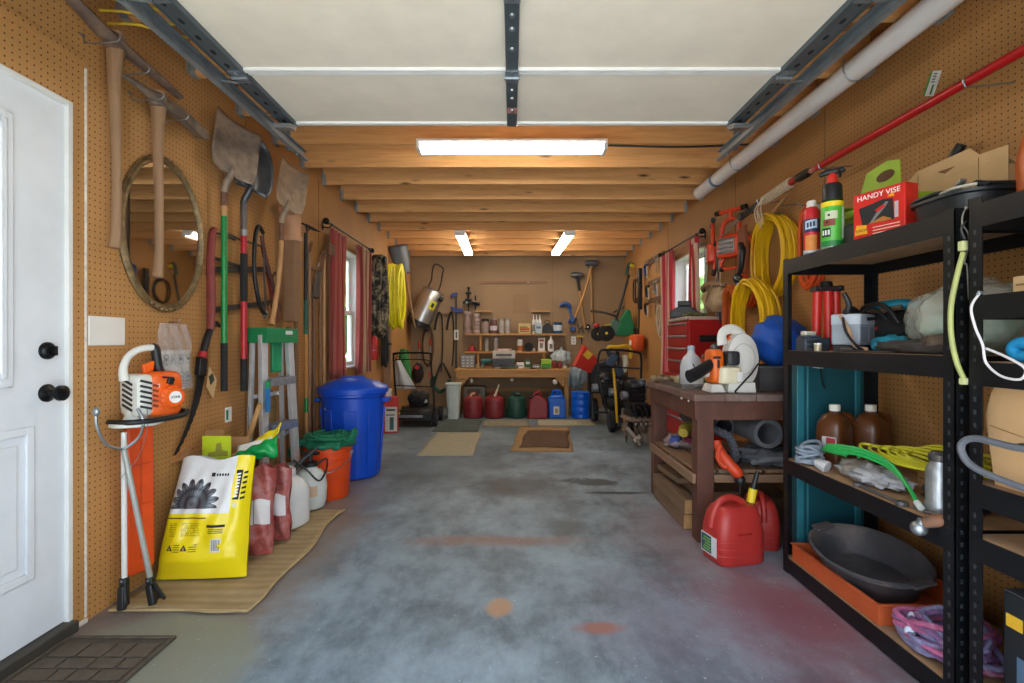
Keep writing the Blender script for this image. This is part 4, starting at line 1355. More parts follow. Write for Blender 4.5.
def curtain(label, xi, s, y0, y1, z0, z1, mat, folds, ph, off=.085):
    o = MB(mat)
    nu, nv = 60, 14
    def f_(u, v):
        y = y0 + (y1 - y0) * (.5 + (u - .5) * (1 - .12 * math.sin(v * PI)))
        a = u * folds * 2 * PI + ph
        x = xi + s * (off + .028 * math.sin(a) + .008 * math.sin(a * 2.3 + v * 4))
        return (x, y, z0 + (z1 - z0) * v + .006 * math.sin(a * 1.3) * (1 - v))
    o.grid(f_, nu, nv)
    ob = o.obj('curtain', fix=False, sharp=180)
    uv = ob.data.uv_layers.new(name='UVMap')
    for lp in ob.data.loops:
        i = lp.vertex_index
        uv.data[lp.index].uv = ((i % nu) / (nu - 1), (i // nu) / (nv - 1))
    md = ob.modifiers.new('thick', 'SOLIDIFY'); md.thickness = .003
    tag(ob, label, 'curtain', 'striped curtains at the two windows')
CUL = stripemat('red_cream_stripe', '#8f3a36', '#bb9d7a', '#9c4c42', 1.2)
CUL2 = stripemat('red_stripe', '#8f3634', '#a4574a', '#8a302e', 3)
CUR = stripemat('rose_cream_stripe', '#c23442', '#e2c0a4', '#d4707a', 1.5)
curtain('dark red curtain panel at the near side of the left window, beside the wooden poles', XL, 1, 4.48, 4.84, .80, 2.19, CUL2, 3.2, .5)
curtain('dark red and cream curtain panel at the far side of the left window', XL, 1, 5.26, 5.74, .80, 2.19, CUL, 4.2, 2.0)
curtain('long rose curtain panel at the far side of the right window beside the tool rack', XR, -1, 5.62, 6.08, .62, 2.2, CUR, 4.0, 1.0)
curtain('rose curtain panel at the near side of the right window above the red tool chest', XR, -1, 4.88, 5.16, 1.42, 2.2, CUR, 3.0, .2)
def rod(label, xi, s, y0, y1, z):
    t = thing('curtain_rod', label, 'curtain rod', (xi + s * .085, y0, z), 0)
    o = MB(DKB).cyl((0, 0, 0), (0, y1 - y0, 0), .0095, n=10); o.obj('pole', t)
    for y in (0, y1 - y0):
        o = MB(DKB).sph((0, y + (-.03 if y == 0 else .03), 0), (.03, .035, .03), 14, 10)
        o.obj('finial', t)
    for y in (.1, y1 - y0 - .1):
        o = MB(DKB).bx(min(-s * .085, -s * .075), max(-s * .085, -s * .075), y - .012, y + .012, -.05, .03)
        o.tube([(-s * .08, y, -.02), (-s * .03, y, -.03), (0, y, -.014), (s * .012, y, .006)], .006, 6, 3)
        o.obj('bracket', t, fix=False)
rod('black curtain rod with ball ends over the left window', XL, 1, 4.42, 5.8, 2.23)
rod('black curtain rod with ball ends over the right window', XR, -1, 4.84, 6.14, 2.235)
def hank(name, label, cat, base, rz, mat, n, w_, h, r_, seed, depth=.05):
    """loops of line hung over one hook; origin at the hook"""
    t = thing(name, label, cat, base, rz)
    g = random.Random(seed)
    o = MB(mat)
    for i in range(n):
        ww = w_ / 2 * g.uniform(.45, 1)
        hh = h * g.uniform(.86, 1)
        dy = -.02 - depth * g.random()
        cx = g.uniform(-.15, .15) * w_
        pts = []
        for k in range(14):
            a = 2 * PI * k / 14
            x = cx + ww * math.sin(a) * (1 + .1 * math.sin(3 * a + i))
            z = -hh / 2 * (1 - math.cos(a))
            pts.append((x, dy + .012 * math.sin(a * 2 + i), z))
        o.tube(pts, r_, 6, 3, closed=True)
    o.obj('loops', t)
    o = MB(STEEL).tube([(0, .035, .01), (0, -.05, -.006), (0, -.09, -.004), (0, -.095, .015)], .004, 6, 2)
    o.obj('hook', t)
    return t
CAMO = M('#191a18', .7, 0, .4, 26, .3, dirt='#b9a888', damt=.44)
t = hank('camouflage_strap', 'mottled black and cream strap bundle hanging beside the far left curtain', 'strap', L(6.06, 2.2, .045), LZ, CAMO, 18, .42, 1.0, .02, 5, .1)
o = MB(M('#1a1a1a', .6)).lathe([(.05, -.02), (.06, 0), (.05, .02)], (.0, -.13, -.05), 14, 'y'); o.obj('buckle', t)
t = hank('yellow_rope', 'thick bundle of yellow rope hanging past the camouflage straps', 'rope', L(6.78, 2.2, .045), LZ, M('#ece01c', .5, 0, .12), 22, .42, .88, .024, 8, .17)
o = MB(M('#d8cc18', .55)).tube([(-.12, -.1, -.35), (0, -.17, -.37), (.12, -.1, -.35)], .022, 8, 3); o.obj('wrap', t)
t = thing('grain_scoop', 'large dark grey scoop blade hung high in the far left corner', 'shovel', (-1.53, 7.05, 2.12), 40, rot=None)
t.rotation_euler = (0, R(-14), R(42))
o = MB(M('#555a60', .5, .4, .15)).grid(lambda u, v: ((u - .5) * .34 * (1 - .35 * (1 - v)) , .05 - .10 * (1 - (2 * u - 1) ** 2) * (.4 + .6 * v), .42 * v), 13, 11)
o.obj('blade', t, sol=.006, sharp=60)
o = MB(OLDW).tube([(0, 0, .04), (.0, .03, -.25), (-.02, .03, -.8)], .017, 10, 2); o.obj('shaft', t)
o = MB(STEEL).tube([(.12, -.02, .3), (.2, -.05, .33)], .006, 6); o.obj('side_bolt', t)
t = thing('timber_post', 'weathered wooden post standing under the yellow rope', 'post', (-1.672, 6.60, 0), 4)
o = MB(OLDW).bx(-.045, .045, -.045, .045, 0, 1.36); o.obj('post', t, bev=.006)
for z in (.4, 1.1):
    o = MB(DKI).bx(-.047, .047, -.047, .047, z, z + .03); o.obj('iron_band', t)
hank('black_strap', 'black webbing strap hanging low between the camouflage bundle and the post', 'strap', L(6.42, 1.42, .035), LZ, M('#1c1d1f', .7), 6, .16, .6, .016, 11, .05)
t = thing('red_canister', 'small red cylinder with a black valve behind the blue trash can', 'canister', L(5.88, .93, .09), LZ)
o = MB(RED).lathe([(.045, 0), (.05, .01), (.05, .24), (.03, .28), (.016, .29)], (0, 0, 0), 20); o.obj('cylinder', t)
o = MB(BLACK).lathe([(.02, .29), (.02, .33), (.0, .34)], (0, 0, 0), 12).tube([(0, -.0, .32), (.05, -.02, .335), (.07, -.03, .30)], .008, 6, 2); o.obj('valve', t, fix=False)
o = MB(STEEL).bx(-.055, .055, .045, .09, .1, .13).tube([(-.053, .06, .115), (-.053, -.02, .115), (0, -.054, .115), (.053, -.02, .115), (.053, .06, .115)], .004, 6, 3); o.obj('wall_bracket', t, fix=False)
t = thing('red_carton', 'tall red carton with a white label on the floor behind the blue trash can', 'box', (-1.545, 6.22, 0), 8)
o = MB(M('#c22a1c', .5, 0, .12)).bx(-.10, .095, -.07, .08, 0, .45); o.obj('carton', t, bev=.004)
o = MB(PAPER).bx(-.055, .09, -.0725, -.0705, .02, .33); lb = o.obj('label', t)
o = MB(M('#4a6a72', .7)).bx(.0, .05, -.0738, -.0726, .04, .2).bx(-.045, .06, -.0738, -.0726, .22, .235); o.m(INK).bx(-.04, .07, -.0738, -.0726, .28, .30).bx(.02, .045, -.0738, -.0726, .17, .2)
o.obj('print', lb, fix=False)
o = MB(M('#d9b62a', .5)).lathe([(.016, 0), (.016, .012), (0, .013)], (.11, -.04, .24), 10, 'x'); o.obj('cap', t)
t = thing('white_pail', 'white pail peeking out between the blue trash can and the red carton', 'bucket', (-1.655, 6.43, 0))
t.scale = (.72, .72, 1)
o = MB(WHITE).lathe([(.09, 0), (.105, .5), (.11, .505), (.11, .53), (0, .535)], (0, 0, 0), 20); o.obj('pail', t)
o = MB(STEEL).tube([(-.11, 0, .5), (-.08, -.12, .42), (.08, -.12, .42), (.11, 0, .5)], .004, 6, 4); o.obj('bail', t)
def wheel(o_t, r_, w_, c, parent, hubm=None, name='wheel', ax='x'):
    o = MB(DKRUB)
    o.lathe([(r_ * .62, -w_ / 2), (r_ * .9, -w_ / 2), (r_, -w_ * .3), (r_, w_ * .3), (r_ * .9, w_ / 2), (r_ * .62, w_ / 2)], c, 24, ax)
    for k in range(16):
        a = 2 * PI * k / 16
        p = {'x': (c[0], c[1] + math.cos(a) * r_, c[2] + math.sin(a) * r_), 'y': (c[0] + math.cos(a) * r_, c[1], c[2] + math.sin(a) * r_)}[ax]
        o.box(p, (w_ * .8, .012, .012) if ax == 'x' else (.012, w_ * .8, .012), (math.degrees(a), 0, 0) if ax == 'x' else (0, -math.degrees(a), 0))
    wh = o.obj(name, parent, fix=False)
    o = MB(hubm or M('#5a5c5e', .5)).lathe([(0, -w_ * .45), (r_ * .63, -w_ * .3), (r_ * .63, w_ * .3), (r_ * .3, w_ * .4), (r_ * .2, w_ * .6), (0, w_ * .62)], c, 20, ax)
    o.obj('hub', wh)
    return wh
t = thing('lawn_mower', 'black walk-behind lawn mower with its handle folded up in the far left corner', 'lawn mower', (-1.315, 6.92, 0), 0)
o = MB(M('#1b1c1d', .4, .2)).lathe([(.25, .09), (.26, .1), (.255, .2), (.2, .24), (0, .25)], (0, 0, 0), 28, sx=.95, sy=1.2, sq=3.5)
o.bx(-.24, .24, -.36, -.24, .09, .19)
dk = o.obj('deck', t, fix=False, bev=.004)
o = MB(M('#8d9092', .45, .4)).bx(-.20, .12, -.365, -.361, .13, .165); o.obj('trim_plate', dk)
o = MB(BLACK).lathe([(.13, .25), (.14, .30), (.14, .38), (.12, .42), (.06, .44), (0, .445)], (0, .02, 0), 24, sq=3); en = o.obj('engine', t)
o = MB(M('#6c7074', .4, .6)).box((.0, -.14, .35), (.16, .03, .05)).lathe([(.07, .445), (.07, .46), (0, .462)], (0, .02, 0), 18); o.obj('silver_shroud', en, fix=False)
o = MB(M('#a7a9a6', .5, .3)).box((.11, -.11, .32), (.05, .05, .05)); o.obj('air_filter', en, bev=.006)
for sx_ in (-1, 1):
    for yy in (-.24, .26): wheel(None, .12 if yy < 0 else .1, .055, (sx_ * .27, yy, .12 if yy < 0 else .10), t)
o = MB(DKB)
o.tube([(-.235, -.3, .2), (-.25, -.32, .45), (-.30, -.22, .78), (-.31, -.20, .95), (-.27, -.19, .99), (.16, -.19, .99), (.2, -.2, .95), (.22, -.26, .78), (.26, -.32, .45), (.26, -.3, .2)], .0125, 10, 4)
o.obj('handle', t)
o = MB(DKB).tube([(-.295, -.23, .84), (-.26, -.25, .9), (.15, -.25, .9), (.205, -.24, .84)], .007, 8, 3).tube([(-.27, -.33, .56), (.25, -.33, .54)], .008, 6)
o.obj('control_bar', t, fix=False)
o = MB(M('#b0342a', .5)).box((.2, -.27, .70), (.03, .03, .06), (10, 0, 0)); o.obj('red_lever', t, bev=.004)
o = MB(M('#202122', .85, 0, .3)).sph((0, -.10, .36), (.13, .08, .09), 18, 12, crumple(4, .08)); o.obj('grass_bag', t)
def bthing(name, label, cat, px, py, off, group=None):
    t = thing(name, label, cat, bk(px, py, off), 0, group)
    s = (YB - off) / F
    def q(x, y, d=0): return ((x - px) * s, -d, (py - y) * s)
    return t, q, s
t, q, s = bthing('steel_canister', 'stainless steel canister with a tall wire handle hung tilted on the back wall', 'canister', 429, 307, .02)
Mx = Matrix.Translation((0, -.23, 0)) @ Matrix.Rotation(R(24), 4, 'Y') @ Matrix.Scale(1.22, 4)
def tl(lst): return [tuple(Mx @ Vector(p)) for p in lst]
o = MB(M('#b9bcbe', .34, .9, .12, 6)); o.lathe([(.14, -.25), (.15, -.245), (.15, .22), (.14, .235), (.10, .25), (0, .25)], (0, 0, 0), 32); o.v = tl(o.v); o.obj('drum', t)
o = MB(BLACK).lathe([(.12, -.30), (.155, -.29), (.155, -.23), (.152, -.22)], (0, 0, 0), 28); o.cyl((-.13, -.02, -.20), (-.155, -.02, -.20), .07, n=20); o.cyl((.1, -.05, -.30), (.16, -.05, -.28), .03); o.v = tl(o.v); o.obj('base', t, fix=False)
o = MB(BLACK).tube(tl([(-.09, .02, .24), (-.09, .02, .34), (-.085, 0, .36)]) + tl([(-.13, -.03, .52), (-.10, -.03, .58), (.0, -.03, .56), (.02, -.02, .50), (.05, .02, .36), (.06, .02, .24)]), .011, 8, 3); o.obj('wire_handle', t)
o = MB(M('#d6cf2a', .5)).grid(lambda u, v: tuple(Mx @ Vector((math.sin(.35 + .62 * u) * .152, -math.cos(.35 + .62 * u) * .152, -.02 + .12 * v))), 8, 3); lb = o.obj('yellow_label', t)
o = MB(INK).grid(lambda u, v: tuple(Mx @ Vector((math.sin(.52 + .28 * u) * .1535, -math.cos(.52 + .28 * u) * .1535, .01 + .06 * v))), 5, 3); o.obj('label_mark', lb)
o = MB(BLACK).sph(tuple(Mx @ Vector((.15, -.06, .16))), (.045, .05, .045), 12, 8); o.obj('latch', t)
o = MB(STEEL).tube([q(422, 266, 0), q(422, 267, .12), q(422, 265.5, .14)], .006, 6); o.obj('peg', t)
def coil(name, label, cat, base, rz, mat, n, rx, rzz, r_, seed, thick=.05, group=None):
    """coil lying against a wall, hung by its top; origin at the top"""
    t = thing(name, label, cat, base, rz, group)
    g = random.Random(seed)
    o = MB(mat)
    pts = []
    for i in range(n):
        a_, b_ = rx * g.uniform(.78, 1.0), rzz * g.uniform(.86, 1.0)
        dy = -.02 - thick * g.random()
        ox = g.uniform(-.07, .07) * rx
        for k in range(12):
            a = 2 * PI * k / 12
            pts.append((ox + a_ * math.sin(a) + g.uniform(-.004, .004), dy - .01 * math.cos(a * 2), -rzz + b_ * math.cos(a) - (rzz - b_) * .0))
    o.tube(pts, r_, 6, 2)
    o.obj('loops', t)
    o = MB(STEEL).tube([(0, 0, .005), (0, -.05 - thick, -.012), (0, -.08 - thick, .012)], .0045, 6, 2); o.obj('hook', t)
    return t
BROWNC = M('#5a3a26', .7, 0, .2)
coil('brown_rope', 'coil of dark brown cord on the back wall under the steel canister', 'rope', bk(428, 325), 0, BROWNC, 6, .10, .36, .011, 3)
for i, (px, y0, y1, c_, lb_) in enumerate(((419.5, 341, 366, '#d2481c', 'orange handled file hanging left of the brown cord coil'), (430.5, 338, 358, '#c8421a', 'orange handled chisel hanging inside the brown cord coil'))):
    t, q, s = bthing('hand_tool', lb_, 'hand tool', px, y0, .012)
    o = MB(M(c_, .45)).tube([q(px, y0, .012), q(px, y0 + 5, .012), q(px, y0 + 8, .012)], [.018, .022, .013], 10, 2); o.obj('handle', t)
    o = MB(STEEL).beam(q(px, y0 + 8, .012), q(px, y1, .012), .02, .008, (0, 1, 0)); o.obj('blade', t)
t, q, s = bthing('tow_strap', 'two dark webbing straps hanging over a rail left of the blue clamp', 'strap', 447, 315, .0)
o = MB(M('#6a5040', .6)).bx(-.17, .06, -.035, 0, -.01, .03); o.obj('rail', t, bev=.003)
for x0, x1, bt in ((438, 442.5, 372), (450, 453.5, 366)):
    o = MB(M('#2b2522', .75, 0, .3)).tube([q(x0 - 3, 330, .03), q(x0 - 1, 318, .045), q((x0 + x1) / 2, 312.5, .05), q(x1, 320, .045), q(x1 + .5, 345, .04), q(x1 - 1, bt, .04)], .03, 8, 4, flat=.35); o.obj('strap', t)
CLB = M('#22357e', .45, 0, .1)
t, q, s = bthing('bar_clamp', 'long blue bar clamp hanging left of the workbench shelves', 'clamp', 456.5, 330, .0)
o = MB(DKI).beam(q(456.5, 295, .05), q(456.5, 372, .05), .014, .03); o.obj('bar', t)
o = MB(CLB).prism([(-.1, .6), (-.09, .56), (0, .575), (.03, .62), (.02, .64), (-.06, .63)], -.065, -.035); o.obj('fixed_jaw', t, bev=.004)
o = MB(CLB).prism([(-.10, .42), (-.08, .36), (-.03, .30), (.05, .29), (.13, .33), (.1, .37), (.02, .37), (-.06, .39)], -.07, -.03); o.obj('sliding_jaw', t, bev=.004)
ob = MB(PAPER).bx(-.035, .045, -.075, -.07, -.17, .0).obj('hang_card', t)
o = MB(INK).bx(-.005, .015, -.0765, -.075, -.14, -.03); o.obj('print', ob)
t, q, s = bthing('garden_hose', 'green garden hose looped with black straps on the back wall beside the white bin', 'hose', 441, 366, .0)
o = MB(M('#0f4a36', .5, 0, .15))
for i in range(4): o.tube([q(436 - i * .6, 376, .05 + .03 * i), q(434 - i * .5, 384, .06 + .02 * i), q(440, 390 + i * .6, .06), q(447, 388, .06 + .02 * i), q(449 + i * .5, 380, .05)], .022, 8, 4)
o.obj('loops', t, fix=False)
o = MB(BLACK).tube([q(435, 385, .06), q(437, 375, .06), q(442.5, 363, .04), q(447, 370, .06), q(451, 378, .05)], .018, 8, 4); o.obj('strap', t)
t, q, s = bthing('cloth_bag', 'pale grey cloth bag hanging behind the lawn mower handle', 'bag', 399.5, 360, 1.35)
t.scale = (.75, 1, .8)
o = MB(M('#b4b8b8', .8, 0, .1)).grid(lambda u, v: (-.09 + .02 + (.10 + .30 * v) * u - .0, -.05 - .04 * math.sin(PI * u) + .02 * math.sin(u * 9), -.52 * v), 14, 14); o.obj('bag', t, sol=.01, sharp=80)
o = MB(BLACK).tube([(-.06, -.04, 0), (-.02, -.02, .08), (.02, -.04, 0)], .006, 6, 3).tube([(-.02, -.02, .08), (-.11, 0, .12)], .005, 6); o.obj('cord_loop', t, fix=False)
t, q, s = bthing('green_bag', 'rolled green tarp hanging to the right of the pale cloth bag', 'tarp', 407, 350, 1.05)
o = MB(M('#2f7a3c', .75, 0, .3, 18, .3)).tube([q(405.5, 350, .06), q(405, 356, .08), q(407, 370, .09), q(409, 386, .08)], [.06, .075, .085, .05], 14, 3); o.obj('roll', t)
o = MB(M('#1d4a26', .7)).tube([q(401, 360, .06), q(405.5, 361, .165), q(410, 360, .06)], .008, 6, 3); o.obj('tie', t)
t, q, s = bthing('red_pouch', 'dark pouch with a red tag hanging right of the green tarp', 'pouch', 418.5, 364, .03)
o = MB(M('#2a1c1c', .8, 0, .3)).sph((0, -.07, -.15), (.10, .06, .17), 16, 10, crumple(9, .1)); o.obj('pouch', t)
o = MB(M('#b02a3a', .5)).box((.0, -.13, -.05), (.07, .02, .06), (0, 20, 0)); o.obj('red_tag', t, bev=.004)
o = MB(STEEL).tube([(0, 0, .03), (0, -.05, .02), (0, -.07, -.0)], .005, 6); o.obj('hook', t)
t, q, s = bthing('brown_glove', 'brown leather glove on a nail above the lawn mower', 'glove', 397, 341, .0)
o = MB(M('#3a2a20', .8, 0, .3)).sph((0, -.04, -.07), (.055, .03, .08), 12, 8)
for i, (dx, ln) in enumerate(((-.045, .05), (-.016, .07), (.014, .075), (.042, .06))): o.tube([(dx * .8, -.04, -.12), (dx, -.045, -.15 - ln)], [.016, .011], 8)
o.tube([(.05, -.04, -.06), (.085, -.05, -.11)], [.017, .011], 8)
o.obj('glove', t, fix=False)
t = thing('waste_bin', 'tall slim white wastebasket left of the workbench', 'bin', (-.875, 7.33, 0))
o = MB(M('#c4cfc8', .45, 0, .06)).lathe([(.10, 0), (.11, .005), (.14, .50), (.15, .505), (.15, .53), (.138, .53), (.132, .5), (.1, .015), (0, .015)], (0, 0, 0), 28, sx=.78, sy=1.0, sq=4); o.obj('basket', t)
o = MB(M('#aab4ae', .5)).lathe([(.149, .5), (.153, .5), (.153, .515), (.149, .515)], (0, 0, 0), 28, sx=.78, sq=4); o.obj('rim', t)
PINE = wood('#b98a4e', '#8a5a2a', 'x', .6, 8, True)
PINEZ = wood('#b08248', '#80552a', 'z', .6, 8)
t = thing('workbench', 'long pine workbench with corner braces against the back wall', 'workbench', (0, 7.5, 0))
o = MB(PINE).bx(-.88, .89, -.01, .93, .685, .725); o.obj('top', t, bev=.003)
o = MB(PINE).bx(-.86, .87, 0, .038, .60, .685); o.obj('apron', t, bev=.003)
for x in (-.83, .84):
    for y in (.045, .85):
        o = MB(PINEZ).bx(x - .03, x + .03, y, y + .06, 0, .685); o.obj('leg', t, bev=.003)
for sg in (-1, 1):
    o = MB(PINE).prism([(sg * .80, .44), (sg * .80, .60), (sg * .66, .60)], .005, .04); o.obj('gusset', t)
o = MB(PINE).bx(-.8, .81, .86, .9, .30, .36); o.obj('stretcher', t)
o = MB(M('#cfcfc8', .5))
o = o.sph((-.62, .03, .55), (.02, .02, .035), 8, 6); o.obj('hook_knob', t)
o = MB(M('#cfcfc8', .5)).sph((.0, .03, .56), (.03, .02, .03), 8, 6); o.obj('hook_knob', t)
o = MB(M('#cfcfc8', .5)).lathe([(.018, -.03), (.03, -.025), (.04, .0), (.03, .02), (.018, .02)], (.66, .0, .53), 12, 'y'); o.obj('tape_roll', t)
t = thing('wall_shelf', 'upper pine shelf of bottles over the workbench', 'shelf', bk(514, 333.6, .13))
o = MB(PINE).bx(-.83, .88, -.13, .13, -.03, 0); o.obj('board', t, bev=.002)
for x in (-.56,):
    o = MB(PINEZ).bx(x - .018, x + .018, -.11, .13, -.29, -.03); o.obj('upright', t)
t = thing('wall_shelf', 'lower shorter pine shelf between the upper shelf and the workbench', 'shelf', bk(508, 351.4, .13))
o = MB(PINE).bx(-.72, .66, -.13, .13, -.03, 0); o.obj('board', t, bev=.002)
for x in (-.5, .6):
    o = MB(PINEZ).bx(x - .018, x + .018, -.11, .13, -.255, -.03); o.obj('upright', t)
for x0, x1, y, nm in ((475, 492, 311.5, 'left'), (531, 550, 311.5, 'right')):
    ob = MB(PINE).bx(-(x1 - x0) * .0084, (x1 - x0) * .0084, -.09, 0, -.018, .012).obj('tool_rail', bev=.003)
    place(ob, bk((x0 + x1) / 2, y)); tag(ob, 'short pine rail on the back wall above the ' + ('brown jars' if nm == 'left' else 'white caulk tubes'), 'rail')
US, LS, BT = bk(514, 333.6, .13)[2] + .0005, bk(508, 351.4, .13)[2] + .0005, .7255
JARP = M('#94807a', .3, 0, .3, 14)
def jar(label, px, yy, z, r_, h, body, cap, band=None, group='jars and bottles on the upper shelf', name='jar', capr=.9, caph=.025):
    t = thing(name, label, name, ((px - 512) * yy / F, yy, z), 0, group)
    o = MB(body).lathe([(r_ * .9, 0), (r_, .008), (r_, h * .8), (r_ * .8, h * .9), (r_ * .7, h - caph)], (0, 0, 0), 18); o.obj('body', t)
    o = MB(cap).lathe([(r_ * capr * .9, h - caph), (r_ * capr, h - caph + .002), (r_ * capr, h), (0, h + .002)], (0, 0, 0), 18); o.obj('cap', t)
    if band:
        bz0, bz1, bm = band
        o = MB(bm).lathe([(r_ + .001, bz0 * h), (r_ + .001, bz1 * h)], (0, 0, 0), 18)
        o.f = [f_ for f_ in o.f if len(f_) == 4]; o.k = o.k[:len(o.f)]
        o.obj('label', t)
    return t
GLS = M('#b0aca8', .2, .1, .25, 12)
YS = 8.30
def tins(label, px, n, z, r_, h, m1, m2):
    """one tall jar of stacked rings of screws"""
    t = thing('screw_jar', label, 'jar', ((px - 512) * YS / F, YS, z), 0, 'jars and bottles on the upper shelf')
    o = MB(m1)
    prof = []
    for i in range(n): prof += [(r_ * .93, i * h / n), (r_, i * h / n + .01), (r_, (i + 1) * h / n - .012), (r_ * .9, (i + 1) * h / n - .004)]
    o.lathe(prof, (0, 0, 0), 18); o.obj('stacked_cups', t)
    o = MB(m2).lathe([(r_ * .95, h - .004), (r_ * .95, h + .012), (0, h + .014)], (0, 0, 0), 18); o.obj('lid', t)
tins('tallest stacked jar of brown hardware at the left end of the upper shelf', 467.4, 5, US, .07, .36, JARP, GLS)
tins('stacked jar of brown hardware second from the left on the upper shelf', 476.6, 5, US, .062, .32, JARP, GLS)
jar('brown jar with a wide black lid on the upper shelf', 485.2, YS, US, .064, .25, JARP, BLACK, None, capr=1.05, caph=.05)
jar('dark jar with a red, white and blue label on the upper shelf', 493.6, YS, US, .064, .26, M('#5e4040', .3, 0, .2), JARP, (.2, .5, M('#c9c4cc', .5)))
t_ = jar('clear jar left of the pair by the empty middle of the upper shelf', 501.6, YS, US, .046, .25, GLS, STEEL)
jar('clear jar right of the pair by the empty middle of the upper shelf', 507.6, YS, US, .046, .25, GLS, STEEL)
t = thing('nail_box', 'cream cardboard nail box with red print on the upper shelf', 'box', ((524.5 - 512) * YS / F, YS, US))
o = MB(M('#c9b27a', .8, 0, .1)).bx(-.10, .10, -.06, .06, 0, .17); o.obj('box', t, bev=.003)
o = MB(M('#3b3430', .7)).bx(-.08, .08, -.062, -.0605, .03, .045).bx(-.08, .05, -.062, -.0605, .10, .115); o.m(M('#b0522a', .7)).bx(-.08, .08, -.062, -.0605, .055, .09); o.obj('print', t, fix=False)
for i, px in enumerate((533.5, 536.6, 539.8)):
    t = thing('caulk_tube', ['leftmost white caulk tube on the upper shelf', 'middle white caulk tube of the three', 'white caulk tube next to the dark roller'][i], 'tube', ((px - 512) * YS / F, YS + .02 * (i % 2), US), 0, 'caulk tubes on the upper shelf')
    o = MB(WHITE).lathe([(.024, 0), (.024, .23), (.01, .24), (.006, .32), (0, .322)], (0, 0, 0), 14); o.obj('tube', t)
    o = MB(M('#5b8fb0', .5) if i else M('#8a8c8a', .5)).lathe([(.0245, .04), (.0245, .15)], (0, 0, 0), 14); o.f = o.f[:14]; o.k = o.k[:14]; o.obj('label', t)
t = thing('white_box', 'small pale blue box in front of the caulk tubes', 'box', ((538.5 - 512) * 8.2 / F, 8.21, US))
o = MB(M('#b6c4cc', .6)).bx(-.055, .055, -.02, .02, 0, .18); o.obj('box', t, bev=.003)
o = MB(M('#5f7f94', .6)).bx(-.04, .04, -.0215, -.0205, .08, .12); o.obj('print', t)
t = thing('cable_reel', 'dark half-round reel between the caulk tubes and the blue can', 'reel', ((547.5 - 512) * YS / F, YS, US))
o = MB(M('#1f1f22', .5)).prism([(-.085, 0)] + [(-.085 * math.cos(R(a)) if a < 90 else -.085 * math.cos(R(a)), .06 + .12 * math.sin(R(a))) for a in range(0, 181, 15)] + [(.085, 0)], -.05, .05); o.obj('drum', t, bev=.006)
o = MB(DKI).tube([(-.05, 0, .17), (-.03, 0, .215), (.03, 0, .215), (.05, 0, .17)], .008, 6, 3); o.obj('handle', t)
jar('blue paint can at the right end of the upper shelf', 557.8, YS, US, .082, .19, M('#1d4d7c', .4, 0, .15), M('#1d4d7c', .4), (.25, .75, M('#c9d2d8', .5)), name='paint_can', capr=.98, caph=.015)
t, q, s = bthing('tap_fitting', 'tall black valve fitting standing behind the tallest jar', 'fitting', 469.2, 331, .07)
o = MB(M('#24282b', .45, .4)).tube([q(468.5, 333, 0), q(468.5, 287, 0)], .012, 8)
for y, r_ in ((288, .025), (293, .05), (300, .06), (303, .085)): o.lathe([(r_ * .5, -.02), (r_, -.01), (r_, .01), (r_ * .5, .02)], q(468.5, y, 0), 12)
o.tube([q(463, 303, 0), q(468, 301, 0), q(472, 303, 0), q(473.5, 304, 0)], .025, 8)
o.obj('valve_stack', t, fix=False)
o = MB(M('#7f9aa0', .4, .4)).sph(q(467, 303, .06), .03, 10, 8); o.obj('gauge', t)
t, q, s = bthing('pipe_valve', 'smaller black valve hanging right of the tall fitting', 'fitting', 477.5, 303, .0)
o = MB(M('#24282b', .45, .4)).tube([q(475.5, 296, .05), q(475.5, 312, .05)], .014, 8).lathe([(.03, -.02), (.05, 0), (.03, .02)], q(475.5, 303.5, .05), 12).tube([q(475, 304, .05), q(480, 304, .06)], .028, 8); o.obj('valve', t, fix=False)
o = MB(STEEL).sph(q(475, 302, .09), .025, 8, 6); o.obj('gauge', t)
t = thing('red_funnel', 'red plastic funnel on the left end of the lower shelf', 'funnel', ((472 - 512) * YS / F, YS, LS))
o = MB(M('#a3242c', .5)).lathe([(.085, 0), (.085, .02), (.03, .07), (.015, .11), (.012, .13)], (0, 0, 0), 18); o.obj('cone', t)
o = MB(BLACK).tube([(.03, -.03, .06), (.06, -.06, .04), (.05, -.07, .005)], .006, 6, 2); o.obj('hang_tab', t)
GLS2 = glassy('#e6eaea', .08, .85)
for i, (px, w_) in enumerate(((486.5, .04), (495.8, .045))):
    t = thing('glass_jar', ['clear glass jar on the lower shelf nearest the left post', 'clear glass jar with a flared rim on the lower shelf'][i], 'jar', ((px - 512) * YS / F, YS, LS), 0, 'clear jars on the lower shelf')
    o = MB(M('#a8a6a2', .15, .1, .2)).lathe([(w_ * .8, 0), (w_, .02), (w_ * .7, .09), (w_, .12), (w_ * .7, .2)], (0, 0, 0), 16); o.obj('jar', t)
    o = MB(STEEL).lathe([(w_ * (.75 + .5 * i), .2), (w_ * (.75 + .5 * i), .22), (0, .222)], (0, 0, 0), 16); o.obj('lid', t)
jar('white jar with an amber lower half on the lower shelf', 520, YS, LS, .05, .2, M('#cfccc4', .4), WHITE, (.05, .5, M('#a8622a', .5)), group='jars on the lower shelf')
t = thing('tape_roll', 'dark roll of tape standing on the lower shelf', 'tape', ((528.8 - 512) * YS / F, YS, LS + .075))
o = MB(DKRUB).lathe([(.045, -.03), (.074, -.03), (.074, .03), (.045, .03)], (0, 0, 0), 24, 'y'); o.obj('roll', t)
o = MB(CARD).lathe([(.04, -.029), (.045, -.029), (.045, .029), (.04, .029)], (0, 0, 0), 20, 'y'); o.obj('core', t)
t = thing('white_carton', 'upright white carton with red print on the lower shelf', 'box', ((541.5 - 512) * YS / F, YS, LS))
